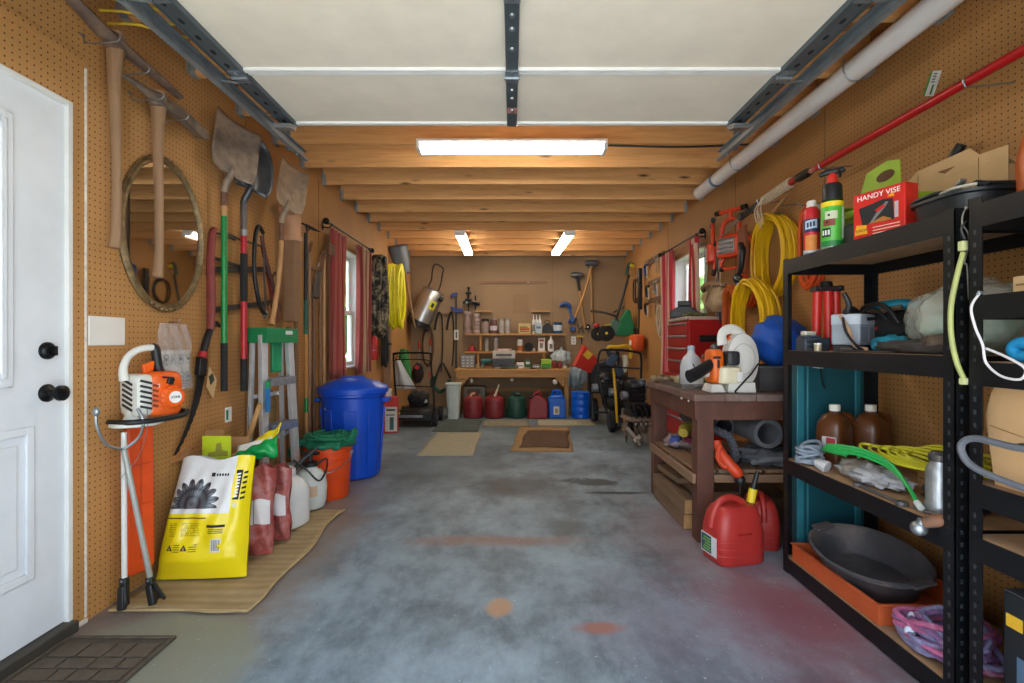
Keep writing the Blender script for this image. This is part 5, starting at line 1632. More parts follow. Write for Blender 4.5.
o = MB(PAPER).bx(-.055, .055, -.04, .04, 0, .23); o.obj('carton', t, bev=.003)
o = MB(M('#a8443c', .7)).bx(-.04, .04, -.0418, -.0405, .17, .2); o.m(M('#7e7468', .7)).bx(-.03, .02, -.0418, -.0405, .06, .14); o.obj('print', t, fix=False)
t, q, s = bthing('white_bottle', 'white bottle with a grey label in front of the right shelf post', 'bottle', 551.5, 351.2, .34)
t.location.z = LS
o = MB(WHITE).lathe([(.05, 0), (.052, .02), (.05, .17), (.02, .21), (.018, .235)], (0, 0, 0), 18, sy=.6); o.obj('bottle', t)
o = MB(M('#6c7078', .6)).bx(-.025, .025, -.0335, -.031, .05, .13); o.obj('label', t)
o = MB(M('#c8c8c2', .5)).lathe([(.022, .235), (.022, .265), (0, .267)], (0, 0, 0), 12); o.obj('cap', t)
t.location.y = YB - .2
for i, (px, r_, h, c_) in enumerate(((506, .05, .05, '#a49b92'), (512, .04, .04, '#7a5a52'), (533.6, .03, .05, '#b8b0a4'))):
    ob = MB(M(c_, .5, 0, .2)).lathe([(r_, 0), (r_, h), (r_ * .9, h), (r_ * .85, .01), (0, .01)], (0, 0, 0), 16).obj('screw_tray')
    place(ob, ((px - 512) * YS / F, YS, LS)); tag(ob, ['grey round tray of screws mid lower shelf', 'small dark red tray beside the grey round one', 'small cream cup left of the white carton'][i], 'tray')
def bxthing(name, label, cat, px0, px1, h, yy, d, mat, z=BT, extra=None, rz=0):
    x0, x1 = (px0 - 512) * yy / F, (px1 - 512) * yy / F
    t = thing(name, label, cat, ((x0 + x1) / 2, yy, z), rz)
    o = MB(mat).bx(-(x1 - x0) / 2, (x1 - x0) / 2, -d / 2, d / 2, 0, h); o.obj('body', t, bev=.004)
    if extra: extra(t, (x1 - x0) / 2, d / 2, h)
    return t
def drawers(t, hx, hy, h):
    for i in range(4):
        for j in range(3):
            x0, x1 = -hx + .012 + j * (2 * hx - .024) / 3, -hx + .012 + (j + 1) * (2 * hx - .024) / 3
            z0 = .012 + i * (h - .024) / 4
            o = MB(M('#8e9290', .4, 0, .1)).bx(x0 + .003, x1 - .003, -hy - .006, -hy, z0 + .003, z0 + (h - .024) / 4 - .003)
            d = o.obj('drawer', t)
            o = MB(WHITE).bx((x0 + x1) / 2 - .01, (x0 + x1) / 2 + .01, -hy - .012, -hy - .006, z0 + .012, z0 + .018); o.obj('pull', d)
bxthing('parts_organizer', 'grey small-drawer organizer on the left end of the workbench', 'organizer', 461, 475, .21, 7.95, .14, M('#5f6462', .5), extra=drawers)
def lidhandle(m):
    def f_(t, hx, hy, h):
        o = MB(m).bx(-hx - .005, hx + .005, -hy - .005, hy + .005, h - .03, h + .006); o.obj('lid', t, bev=.004)
        o = MB(BLACK).tube([(-.05, 0, h + .006), (-.04, 0, h + .035), (.04, 0, h + .035), (.05, 0, h + .006)], .008, 8, 3); o.obj('handle', t)
    return f_
def prt(col, z0, z1, nm='print', w=.7):
    def f_(t, hx, hy, h):
        o = MB(M(col, .6)).bx(-hx * w, hx * w, -hy - .002, -hy - .0005, h * z0, h * z1); o.obj(nm, t)
    return f_
t = bxthing('tool_case', 'dark grey plastic tool case on the workbench under a white carton', 'case', 493, 514.5, .15, 7.85, .3, M('#33373a', .5), extra=lidhandle(M('#3c4145', .5)))
[setattr(c, 'location', c.location) for c in t.children]
for c in list(t.children):
    if c.name.startswith('handle'): bpy.data.objects.remove(c)
o = MB(DKI).tube([(-.06, -.155, .06), (-.05, -.18, .06), (.05, -.18, .06), (.06, -.155, .06)], .009, 8, 3); o.obj('handle', t)
t = bxthing('parts_carton', 'flat white carton with grey print lying on the dark tool case', 'box', 493, 515, .12, 7.85, .26, M('#b9b6ae', .7), z=BT + .1565, extra=prt('#5a5a58', .3, .62))
t = bxthing('red_box_lid', 'flat red and white box on top of the white carton', 'box', 496, 512, .03, 7.88, .2, M('#b07a6c', .6), z=BT + .277, extra=prt('#ddd6cc', .2, .7))
bxthing('white_small_box', 'small plain white box in the middle of the workbench', 'box', 516.5, 524, .09, 7.8, .1, WHITE, extra=prt('#9aa0a4', .3, .6))
bxthing('dark_green_box', 'dark green box standing right of the small white box', 'box', 525, 530.5, .13, 7.8, .09, M('#1f5a34', .5), extra=prt('#c9ccc0', .5, .8))
bxthing('lime_box', 'bright lime and green box toward the right of the workbench', 'box', 541, 551, .14, 7.85, .14, M('#9ac22a', .5), extra=prt('#3a8a34', .1, .5, w=.9))
bxthing('parts_bin', 'low grey bin beside the lime box', 'bin', 532, 540, .06, 7.75, .14, M('#6a6e70', .5), extra=prt('#b9bcb8', .3, .7))
t = thing('teal_drill', 'teal power drill lying between the organizer and the tool case', 'drill', ((487 - 512) * 7.9 / F, 7.9, BT + .075))
o = MB(M('#1c6a68', .45)).tube([(-.09, 0, .03), (-.02, 0, .04), (.06, 0, .035)], [.03, .036, .03], 12, 2).tube([(-.03, 0, .02), (-.05, -.03, -.01), (-.06, -.08, -.02)], .022, 10, 2); o.obj('body', t, fix=False)
o = MB(BLACK).tube([(.06, 0, .035), (.09, 0, .035), (.11, 0, .035)], [.022, .02, .01], 10); o.obj('chuck', t)
o = MB(BLACK).box((-.065, -.1, -.02), (.06, .05, .05)); o.obj('battery', t, bev=.004)
for i, (px, h, c_) in enumerate(((477.6, .07, '#a08a52'), (482.5, .05, '#5a6a4a'), (515.9, .06, '#6c706c'), (554.5, .13, '#7a2a2c'), (559.6, .12, '#8a2f2c'), (565, .05, '#c2bca8'))):
    t = thing('tin', ['brass coloured tin left of the teal drill', 'low olive tin next to the teal drill', 'low grey tin by the dark tool case', 'dark red tin next to the lime box', 'dark red tin at the right of the matching one', 'low cream tin at the right end of the workbench'][i], 'tin', ((px - 512) * 7.72 / F, 7.72, BT), 0, 'tins on the workbench')
    o = MB(M(c_, .45, .1, .15)).lathe([(.033, 0), (.035, .004), (.035, h - .01), (.033, h - .006)], (0, 0, 0), 18); o.obj('can', t)
    o = MB(M('#3f6a44', .5) if i in (3, 4) else STEEL).lathe([(.036, h - .008), (.036, h), (0, h + .001)], (0, 0, 0), 18); o.obj('lid', t)
for i, (px, yy) in enumerate(((499, 7.6), (505.5, 7.56), (512, 7.62), (480, 7.62), (528, 7.62), (536, 7.58), (546, 7.6), (470, 7.6))):
    ob = MB([STEEL, DKI, M('#2f7a4a', .5), OLDW][i % 4]).tube([(-.08, 0, .012), (-.02, .01, .012), (.07, 0, .012)], [.012, .01, .007], 8, 2).obj('hand_tool')
    place(ob, ((px - 512) * yy / F, yy, BT), [20, -15, 5, 40, -30, 10, 25, 0][i]); tag(ob, 'small hand tool lying along the front edge of the workbench', 'hand tool', 'small tools along the workbench front')
def round_can(label, px, yy, col, spout):
    t = thing('fuel_can', label, 'fuel can', ((px - 512) * yy / F, yy, 0), 0, 'round fuel cans under the workbench')
    m = M(col, .45, 0, .18, 10, 0, dirt='#6a4a40', damt=.62)
    o = MB(m).lathe([(.125, 0), (.142, .015), (.147, .05), (.149, .15), (.147, .26), (.135, .30), (.09, .325), (.03, .335)], (0, 0, 0), 32); o.obj('body', t)
    for z in (.09, .17, .25):
        o = MB(m).lathe([(.147, z - .006), (.1515, z), (.147, z + .006)], (0, 0, 0), 32); o.obj('rib', t)
    o = MB(m).tube([(-.07, .02, .31), (-.05, .02, .365), (.05, .02, .365), (.07, .02, .31)], .014, 8, 3); o.obj('handle', t)
    if spout == 1: o = MB(M('#d0c4a0', .5)).tube([(0, -.05, .33), (.03, -.05, .38), (.07, -.05, .5)], [.022, .016, .012], 10, 2)
    elif spout == 0: o = MB(M('#c9b48a', .5)).tube([(-.03, -.05, .32), (-.02, -.05, .36), (.03, -.05, .37)], [.022, .016, .012], 10, 2)
    else: o = MB(BLACK).tube([(-.03, -.06, .32), (.01, -.07, .36), (.05, -.08, .34)], [.024, .022, .018], 10, 2)
    o.obj('spout', t)
round_can('leftmost dark red round fuel can under the workbench', 473.2, 7.42, '#83242a', 0)
round_can('dark red round fuel can with an upright cream spout, second under the workbench', 494.5, 7.42, '#83242a', 1)
round_can('dark green round fuel can under the middle of the workbench', 516.4, 7.44, '#16463a', 2)
def jerry(name, label, px, yy, col, w_, h, d, cut, rz=0, cap=BLACK):
    t = thing(name, label, 'fuel can', ((px - 512) * yy / F, yy, 0), rz)
    m = M(col, .42, 0, .14)
    o = MB(m).prism([(-w_ / 2, 0), (w_ / 2, 0), (w_ / 2, h * .62), (w_ / 2 - cut, h * .82), (-.02, h * .86), (-w_ / 2 + .02, h * .66)], -d / 2, d / 2)
    o.obj('body', t, bev=.02, seg=3)
    o = MB(m).tube([(-w_ / 2 + .04, 0, h * .66), (-.04, 0, h * .90), (.03, 0, h * .98), (w_ / 2 - cut, 0, h * .80)], .017, 8, 4); o.obj('handle', t)
    o = MB(cap).lathe([(.03, 0), (.03, .035), (0, .036)], (-w_ / 2 + .05, 0, h * .72), 14).tube([(-w_ / 2 + .05, 0, h * .76), (.0, -.03, h * .8), (.05, -.05, h * .55)], .014, 8, 3); o.obj('spout', t, fix=False)
    return t
jerry('fuel_can', 'dark red angular fuel can right of the green can under the workbench', 537.6, 7.38, '#8d2529', .29, .40, .22, .09)
t = thing('water_jug', 'bright blue upright water jug with a paper label under the right end of the workbench', 'jug', ((556.6 - 512) * 7.42 / F, 7.42, 0))
BLJ = M('#0a62cc', .4, 0, .1)
o = MB(BLJ).bx(-.125, .125, -.11, .11, 0, .30).bx(-.125, .125, -.11, .11, .30, .345, (.05, .02)); o.obj('body', t, bev=.02, seg=3, fix=False)
o = MB(BLJ).tube([(-.06, 0, .33), (-.05, 0, .40), (.05, 0, .40), (.08, 0, .33)], .016, 8, 3).lathe([(.03, .34), (.03, .42), (0, .422)], (0.02, .05, 0), 14); o.obj('handle', t, fix=False)
o = MB(PAPER).bx(-.055, .03, -.1125, -.1105, .06, .18); lb = o.obj('label', t)
o = MB(M('#a08a3c', .6)).bx(-.03, .01, -.114, -.1126, .08, .15); o.obj('print', lb)
t = thing('blue_drum', 'small bright blue ribbed drum on the floor right of the workbench', 'drum', ((581.2 - 512) * 7.42 / F, 7.42, 0))
pr = [(.135, 0), (.148, .01)]
for i in range(3): pr += [(.148, .04 + i * .11), (.142, .05 + i * .11), (.142, .065 + i * .11), (.148, .075 + i * .11)]
pr += [(.148, .36), (.142, .37)]
o = MB(M('#0a62dc', .3, 0, .1)).lathe(pr, (0, 0, 0), 36); o.obj('drum', t)
o = MB(M('#0a62dc', .3)).lathe([(.15, .365), (.152, .37), (.152, .39), (.14, .392), (.0, .385)], (0, 0, 0), 36); o.obj('lid', t)
t = thing('white_case', 'long pale box lying behind the red fuel cans under the workbench', 'box', ((475 - 512) * 8.05 / F, 8.05, 0))
o = MB(M('#8f8878', .7)).bx(-.18, .17, -.1, .1, 0, .42); o.obj('box', t, bev=.004)
o = MB(M('#6a6458', .7)).bx(-.12, .1, -.102, -.1005, .3, .38); o.obj('print', t)
t, q, s = bthing('straightedge', 'long thin wooden straightedge mounted high over the workbench', 'ruler', 513, 282.5, .0)
o = MB(wood('#8d6a4c', '#6a4a30', 'x')).bx(-.58, .59, -.02, 0, -.022, .022); o.obj('bar', t)
o = MB(STEEL).lathe([(.015, 0), (.015, -.006)], (.26, -.02, 0), 10, 'y'); o.obj('screw', t)
t, q, s = bthing('pegboard_patch', 'faint square hardboard patch over the middle of the shelf', 'panel', 521, 304, .0)
o = MB(M('#917253', .65, 0, .1)).bx(-.14, .13, -.006, 0, -.17, .17); o.obj('panel', t)
o = MB(STEEL).lathe([(.006, 0), (.006, -.003)], (0, -.006, .15), 8, 'y'); o.obj('screw', t)
t, q, s = bthing('frame_clamp', 'blue quick clamp hanging left of the axe handles', 'clamp', 567, 305, .0)
CLB2 = M('#1f4a8c', .45, 0, .1)
o = MB(CLB2).tube([q(560.5, 307, .05), q(563, 304, .05), q(568, 305, .05), q(570, 309, .05)], [.02, .035, .035, .03], 8, 3); o.obj('upper_jaw', t)
o = MB(CLB2).beam(q(569, 308, .05), q(572, 321, .05), .03, .04); o.obj('bar', t)
o = MB(CLB2).tube([q(568.5, 321, .05), q(572, 322, .05), q(575, 317, .05)], .035, 8, 3); o.obj('lower_jaw', t)
t, q, s = bthing('bench_vise', 'small dark blue clamp head on the wall under the quick clamp', 'clamp', 572.5, 329, .0)
o = MB(CLB2).bx(-.045, .045, -.06, 0, -.03, .03); o.obj('block', t, bev=.006)
o = MB(STEEL).cyl((.03, -.03, .03), (.03, -.03, .06), .008, n=8); o.obj('screw', t)
HICK = wood('#b78a52', '#8a5e30', 'z')
def hammer(label, p_top, p_bot, hw, hr, bend=0, col=None, grip=None, shape='sledge', dp=.08):
    t, q, s = bthing('sledge_hammer' if shape == 'sledge' else 'axe', label, 'sledge hammer' if shape == 'sledge' else 'axe', p_top[0], p_top[1], .0, 'long hammers on the back wall')
    mid = ((p_top[0] + p_bot[0]) / 2 + bend, (p_top[1] + p_bot[1]) / 2)
    o = MB(HICK).tube([q(*p_top, dp), q(*mid, dp), q(*p_bot, dp)], [.018, .019, .02], 10, 4); o.obj('handle', t)
    m = M(col or '#5c6064', .5, .55, .2)
    o = MB(m)
    if shape == 'sledge': o.tube([(-hw, -dp, .02), (-hw * .75, -dp, .03), (hw * .75, -dp, .03), (hw, -dp, .02)], [hr * .8, hr, hr, hr * .8], 10)
    else: o.prism([(-hw, .05), (-hw * .3, .03), (hw * .6, .03), (hw * .6, -.03), (-hw * .3, -.03), (-hw, -.07)], -.1, -.06)
    o.obj('head', t, bev=.004)
    if grip:
        a, b = Vector(q(*p_top, dp)), Vector(q(*p_bot, dp))
        o = MB(BLACK).tube([a, a + (b - a) * .28], .024, 10); o.obj('collar', t)
    o = MB(STEEL).tube([(-.03, 0, -.03), (-.03, -dp - .06, -.035)], .005, 6).tube([(.035, 0, -.03), (.035, -dp - .06, -.035)], .005, 6); o.obj('peg', t)
    return t
hammer('largest grey sledge hammer with a long slanting bowed handle', (590, 266.5), (573.5, 318.5), .115, .052, 1.5, dp=.2)
hammer('sledge hammer with a black collar and slightly tilted head', (576.5, 277), (584.5, 328), .10, .042, 0, '#6c7276', True)
hammer('straight pale handled maul behind the largest sledge hammer', (590.8, 268.5), (591.8, 322), .07, .03, 0, '#7a7e80', dp=.05)
t, q, s = bthing('pliers', 'pair of pliers hanging beneath the axe handles', 'pliers', 580, 327, .0)
o = MB(DKI).tube([q(577, 324, .03), q(579, 328, .03), q(578, 333, .03)], .009, 6, 3); o.obj('handle', t)
o = MB(DKI).tube([q(583, 326, .03), q(581, 328, .03), q(584, 333, .03)], .009, 6, 3); o.obj('handle', t)
o = MB(STEEL).sph(q(580, 327, .03), (.025, .012, .025), 10, 6); o.obj('jaws', t)
t, q, s = bthing('outlet', 'white wall outlet on the back wall above the red chute', 'outlet', 573.5, 340.5, .0)
o = MB(WHITE).bx(-.04, .04, -.008, 0, -.07, .07); o.obj('plate', t, bev=.003)
o = MB(M('#b9b6ac', .5)).bx(-.018, .018, -.010, -.008, -.045, -.012).bx(-.018, .018, -.010, -.008, .012, .045); o.obj('socket', t, fix=False)
t, q, s = bthing('yellow_spigot', 'small yellow handled tool by the white outlet', 'hand tool', 580, 337, .0)
o = MB(M('#c9a83c', .5)).tube([q(576.5, 337, .03), q(580, 336.5, .03), q(583, 337.5, .03)], .016, 8, 2); o.obj('handle', t)
o = MB(DKI).tube([q(581, 337, .03), q(581.5, 344, .03)], .01, 6); o.obj('shank', t)
t, q, s = bthing('plug_adapter', 'round black cord reel hanging at the right of the axe handles', 'cord reel', 587.5, 327, .0)
o = MB(BLACK).lathe([(.02, -.04), (.05, -.035), (.05, -.01), (.02, 0)], (0, 0, 0), 14, 'y'); o.obj('reel', t)
o = MB(WHITE).lathe([(.015, -.045), (.015, -.04), (0, -.045)], (0, 0, 0), 10, 'y'); o.obj('center', t)
for i, (px, py, rx, rz_, lb_) in enumerate(((561, 358, .14, .13, 'crumpled pale plastic bag hanging off the right end of the shelves'), (577, 377, .15, .17, 'crumpled blue-grey plastic bag hanging below the right end of the workbench'))):
    t, q, s = bthing('plastic_bag', lb_, 'plastic bag', px, py, .3 if i == 0 else .45)
    o = MB(M('#a9b6bc' if i == 0 else '#8698a2', .3, 0, .2, 14, .3)).sph((0, 0, 0), (rx, .08, rz_), 28, 18, crumple(20 + i, .22, 7)); o.obj('film', t, sharp=80)
    o = MB(M('#b9c4c8', .35)).tube([(0, 0, rz_ * .8), (.02, .1, rz_ + .04), (.02, .28 if i == 0 else .43, rz_ + .06)], [.03, .014, .008], 8, 3); o.obj('tied_neck', t)
t, q, s = bthing('lawn_sweeper', 'green lawn machine with black wheels and long handle hung in the far right corner', 'lawn tool', 612, 330, .62)
o = MB(DKI).tube([(.15, .6, .32), (.15, .2, .34), (.15, -.1, .34), (.15, -.16, .36)], .012, 8, 2); o.obj('wall_bracket', t)
DKG = M('#0c7a4a', .45, 0, .12)
o = MB(DKG).prism([q(613, 336)[::2], q(617, 322)[::2], q(624, 310)[::2], q(627, 311)[::2], q(632.5, 334)[::2], q(631, 336.5)[::2]], -.24, -.06); o.obj('hopper', t, bev=.01)
o = MB(M('#4c7468', .5)).prism([q(608, 334)[::2], q(606, 326)[::2], q(614, 318)[::2], q(618, 324)[::2], q(615, 336)[::2]], -.22, -.05); o.obj('housing', t, bev=.01)
for px, py, d, r_ in ((603, 333.5, .27, .125), (597.5, 334, .05, .115)):
    c = q(px, py, d)
    o = MB(DKRUB).lathe([(r_ * .7, -.03), (r_, -.025), (r_, .025), (r_ * .7, .03)], c, 24, 'y')
    wh = o.obj('wheel', t)
    o = MB(DKRUB)
    for k in range(8):
        a = 2 * PI * k / 8
        o.beam(c, (c[0] + math.cos(a) * r_ * .75, c[1], c[2] + math.sin(a) * r_ * .75), .02, .02, (0, 1, 0))
    o.obj('spokes', wh, fix=False)
    o = MB(M('#d6c41e', .5)).lathe([(.02, -.036), (.02, -.03), (0, -.037)], c, 14, 'y'); o.obj('hub', wh)
o = MB(M('#1b2422', .5)).tube([q(613, 321, .22), q(618, 305, .2), q(624, 286, .15), q(627, 276, .12)], .02, 10, 3); o.obj('handle_tube', t)
o = MB(M('#1b2422', .5)).tube([q(589, 311.5, .14), q(600, 313, .2), q(611, 316.5, .24), q(614, 318, .22)], .016, 8, 3); o.obj('cross_handle', t)
o = MB(M('#173f38', .5)).tube([q(625, 276, .12), q(626, 269, .12), q(628, 265, .12), q(631, 266, .12)], .028, 8, 3); o.obj('grip', t)
o = MB(M('#d0b81e', .5)).box(q(630, 267, .13), (.07, .05, .05), (0, 25, 0)); o.obj('yellow_trigger', t, bev=.006)
o = MB(M('#b0382f', .5)).sph(q(595.5, 325.5, .1), (.05, .04, .04), 10, 8); o.obj('red_cap', t)
o = MB(M('#c6b62a', .5)).box(q(604, 325.5, .3), (.1, .06, .02), (0, -10, 0)); o.obj('yellow_trim', t)
def flat_mat(name, label, x0, x1, y0, y1, mat, skew=0, patch=None, th=.008):
    t = thing(name, label, 'mat', ((x0 + x1) / 2, (y0 + y1) / 2, 0), 0, 'mats on the concrete at the back')
    hx, hy = (x1 - x0) / 2, (y1 - y0) / 2
    o = MB(mat).grid(lambda u, v: (-hx + 2 * hx * u + skew * (v - .5) + .006 * math.sin(v * 9), -hy + 2 * hy * v + .006 * math.sin(u * 7), th * .6 + .002 * math.sin(u * 11 + v * 13)), 16, 16)
    o.obj('pile', t, sol=th, sharp=80)
    if patch:
        o = MB(patch).grid(lambda u, v: (-hx * .72 + 1.62 * hx * u + skew * (v - .5) + .012 * math.sin(v * 8), -hy * .78 + 1.4 * hy * v + .02 * math.sin(u * 5), th * 1.25), 12, 12)
        o.obj('worn_patch', t, sol=.003, sharp=80)
    else:
        o = MB(mat)
        for s in (-1, 1): o.tube([(-hx, s * hy + .0, th * .7), (0, s * hy, th * .7), (hx, s * hy, th * .7)], .006, 6)
        o.obj('hem', t, fix=False)
    return t
flat_mat('floor_mat', 'pale beige woven mat on the floor, nearest the blue trash can', -.95, -.39, 4.92, 6.14, M('#a79f84', .95, 0, .12, 26, .2), .02)
flat_mat('floor_mat', 'tan mat with a dark brown worn middle on the floor', .04, .70, 5.1, 6.56, M('#9c7c52', .95, 0, .15, 20, .2), .12, M('#5f4630', .95, 0, .25, 12, .2))
flat_mat('floor_mat', 'dark grey-green mat in front of the white wastebasket', -1.02, -.44, 6.24, 7.12, M('#4f5852', .95, 0, .35, 9, .2))
flat_mat('floor_mat', 'long pale beige strip of carpet in front of the blue jug and drum', .36, 1.15, 6.68, 7.14, M('#a39a80', .95, 0, .12, 20, .2))
flat_mat('floor_mat', 'faded grey-tan mat in front of the red and green fuel cans', -.40, .24, 6.62, 7.12, M('#877f6a', .95, 0, .25, 12, .2))
MUD = M('#6a574a', .9, 0, .25, 16, .4, dirt='#9a8878')
ENG = M('#1d1f21', .45, .25, .25)
def engine(t, c, sz, cover=BLACK):
    """small petrol engine: block with fins, shroud, starter, tank, muffler, plug lead"""
    x, y, z = c
    o = MB(ENG).bx(x - .09 * sz, x + .09 * sz, y - .1 * sz, y + .1 * sz, z, z + .16 * sz)
    for i in range(6): o.bx(x - .11 * sz, x + .11 * sz, y - .12 * sz, y - .02 * sz, z + (.03 + i * .022) * sz, z + (.038 + i * .022) * sz)
    e = o.obj('engine', t, fix=False)
    o = MB(cover).lathe([(.10 * sz, 0), (.12 * sz, .02 * sz), (.12 * sz, .06 * sz), (.09 * sz, .1 * sz), (.03 * sz, .11 * sz), (0, .11 * sz)], (x, y, z + .16 * sz), 22, sq=2.6); o.obj('starter_shroud', e)
    o = MB(GALV).cyl((x - .12 * sz, y - .06 * sz, z + .08 * sz), (x - .19 * sz, y - .06 * sz, z + .08 * sz), .05 * sz, n=14); o.obj('muffler', e)
    o = MB(M('#2c2f33', .4)).sph((x + .11 * sz, y + .03 * sz, z + .2 * sz), (.075 * sz, .1 * sz, .06 * sz), 14, 10); o.obj('fuel_tank', e)
    o = MB(STEEL).lathe([(.03 * sz, 0), (.03 * sz, .015)], (x + .11 * sz, y + .02 * sz, z + .255 * sz), 12); o.obj('tank_cap', e)
    o = MB(BLACK).tube([(x, y - .12 * sz, z + .1 * sz), (x + .06 * sz, y - .18 * sz, z + .12 * sz), (x + .1 * sz, y - .1 * sz, z + .2 * sz)], .007, 6, 4); o.obj('plug_lead', e)
    return e
t = thing('chipper_shredder', 'black chipper-shredder with a big flared red hopper beside the workbench', 'garden machine', (1.30, 7.02, 0))
o = MB(M('#1b1c1e', .5, .2)).prism([(-.2, .42), (.12, .42), (.2, .52), (.2, .80), (.05, .9), (-.14, .82), (-.2, .7)], -.14, .14); o.obj('shredder_housing', t, bev=.015)
o = MB(M('#c42a1e', .45, 0, .08))
a = [q for q in ((-.42, .80), (-.28, 1.10), (-.03, .84), (-.14, .68))]
o.prism(a, -.17, .15)
def taper(v):
    k = max(0, min(1, (v[0] + .42) / .4))
    return (v[0], v[1] * (1.1 - .5 * k), v[2])
o.v = [taper(v) for v in o.v]
hp = o.obj('hopper', t, bev=.008)
o = MB(M('#d9b62a', .5)).box((-.24, -.176, .965), (.10, .006, .10), (0, 42, 2)); lb = o.obj('yellow_label', hp)
engine(t, (.02, -.20, .42), 1.15)
o = MB(DKST)
for x in (-.16, .14):
    o.tube([(x, .0, .45), (x, -.15, .06)], .018, 8).tube([(x, .0, .45), (x, .16, .06)], .018, 8)
o.tube([(-.16, -.12, .15), (.14, -.12, .15)], .014, 8)
o.obj('stand', t, fix=False)
for sx_ in (-.1, .22): wheel(None, .16, .07, (sx_, .1, .16), t)
o = MB(M('#232527', .6)).sph((.12, -.16, .32), (.16, .1, .13), 14, 10, crumple(31, .1)).box((-.08, -.22, .62), (.16, .1, .2), (0, 10, 0)); o.obj('catcher_bag', t, fix=False)
o = MB(M('#b7b3a4', .5)).box((-.06, -.30, .56), (.05, .02, .12), (0, 15, 0)); o.obj('warning_plate', t, bev=.003)
t = thing('trimmer_mower', 'wheeled trimmer mower with a bright yellow upright tube and yellow grip', 'garden machine', (1.37, 6.42, 0))
t.scale = (1.07, 1.07, 1.06)
YL = M('#dfb31a', .4, 0, .1)
o = MB(YL).tube([(-.02, -.12, .10), (-.03, -.10, .4), (-.05, -.05, .78)], .016, 12, 3); o.obj('upright_tube', t)
o = MB(YL).tube([(-.12, -.05, .98), (-.10, -.06, 1.02), (.0, -.06, 1.02), (.12, -.06, 1.03), (.17, -.05, .97), (.15, -.05, .88)], .022, 10, 4); o.obj('yellow_grip', t)
o = MB(M('#1c242c', .5)).tube([(-.05, -.05, .76), (-.08, -.05, .88), (-.12, -.05, .98)], .025, 10, 3).tube([(-.05, -.02, .78), (.02, .05, .6), (.10, .1, .40), (.14, .05, .25)], .03, 10, 3).tube([(.0, -.05, .97), (.05, .05, .75), (.16, .1, .5)], .022, 10, 3); o.obj('frame_tube', t, fix=False)
o = MB(M('#2b3f56', .5)).box((-.07, -.06, .86), (.1, .07, .16), (0, 25, 0)).box((.02, -.04, .72), (.1, .08, .12), (0, -20, 0)); o.obj('control_box', t, fix=False, bev=.01)
o = MB(M('#d7d0b8', .5)).tube([(.09, -.05, .92), (.1, -.05, .80), (.08, -.03, .72)], .035, 10, 3); o.obj('line_spool_guard', t)
engine(t, (.10, .06, .38), 1.0)
for sx_ in (-.10, .14): wheel(None, .12, .06, (sx_, -.16, .12), t, M('#8a7a2a', .5))
o = MB(YL).tube([(.02, -.22, .03), (.06, -.22, .1), (.04, -.22, .2)], .02, 8, 3); o.obj('debris_shield', t)
o = MB(BLACK).lathe([(.09, .03), (.11, .05), (.11, .12), (.05, .16), (0, .165)], (.03, .0, 0), 20); o.obj('cutting_head', t)
o = MB(BLACK)
for i in range(5): o.tube([(-.04 + i * .04, -.04, .95 - i * .03), (.06 + i * .02, -.10 + .03 * i, .6), (.02 + .04 * i, .02, .45)], .006, 6, 4)
o.obj('control_cable', t, fix=False)
t = thing('rototiller', 'black rototiller with muddy tines standing beside the brown workbench', 'tiller', (1.47, 5.56, 0), 8)
o = MB(DKB).tube([(-.33, .2, .30), (-.40, .34, .7), (-.36, .42, 1.0), (-.25, .45, 1.05), (.12, .45, 1.02), (.17, .42, .95), (.12, .3, .7), (.08, .2, .42)], .015, 10, 4).tube([(-.37, .4, .85), (.14, .4, .82)], .01, 8); o.obj('handlebar', t, fix=False)
o = MB(ENG).bx(-.16, .14, -.08, .16, .26, .36).prism([(-.14, .36), (.12, .36), (.05, .46), (-.1, .46)], -.05, .14); o.obj('gear_case', t, fix=False, bev=.01)
engine(t, (-.04, .10, .46), .95)
o = MB(M('#1a1b1d', .35, .5))
for i in range(6):
    x = -.15 + i * .06
    o.tube([(x, -.10, .42), (x + .01, -.17, .40), (x + .015, -.20, .32), (x, -.19, .25)], [.014, .014, .012, .008], 8, 3)
o.tube([(-.18, -.10, .42), (.18, -.10, .42)], .022, 8)
o.obj('spring_tines', t, fix=False)
o = MB(M('#c9cbc8', .3, .6))
for i in range(6): o.sph((-.15 + i * .06, -.198, .25), (.008, .008, .018), 8, 6)
o.obj('tine_tip', t)
for j, x in enumerate((-.20, -.07, .06, .17)):
    o = MB(MUD)
    for k in range(4):
        a = PI / 2 * k + j * .5
        c0 = (x, -.02, .15)
        p1 = (x + .01, -.02 + .08 * math.cos(a), .15 + .08 * math.sin(a))
        p2 = (x + .03, -.02 + .14 * math.cos(a + .35), .15 + .14 * math.sin(a + .35))
        p3 = (x + .06, -.02 + .145 * math.cos(a + .8), .15 + .145 * math.sin(a + .8))
        o.tube([c0, p1, p2, p3], [.022, .02, .018, .012], 8, 3, flat=.5)
    o.cyl((x - .02, -.02, .15), (x + .02, -.02, .15), .03, n=12)
    o.obj('tine_wheel', t, fix=False)
o = MB(M('#8a7668', .85, 0, .2)).lathe([(.07, -.03), (.11, -.025), (.11, .025), (.07, .03)], (.05, -.20, .11), 20, 'x'); o.obj('muddy_wheel', t)
o = MB(MUD).prism([(-.22, .28), (.2, .28), (.18, .31), (-.2, .31)], -.22, .12); o.obj('tine_guard', t, bev=.004)
o = MB(M('#9a8a7c', .85, 0, .2)).tube([(-.22, -.12, .2), (-.16, -.22, .1), (-.12, -.24, .03)], .02, 8, 3); o.obj('depth_stake', t)
o = MB(M('#b8b0a0', .6)).box((-.15, -.235, .10), (.09, .012, .04), (0, -35, 0)); o.obj('blade_plate', t)
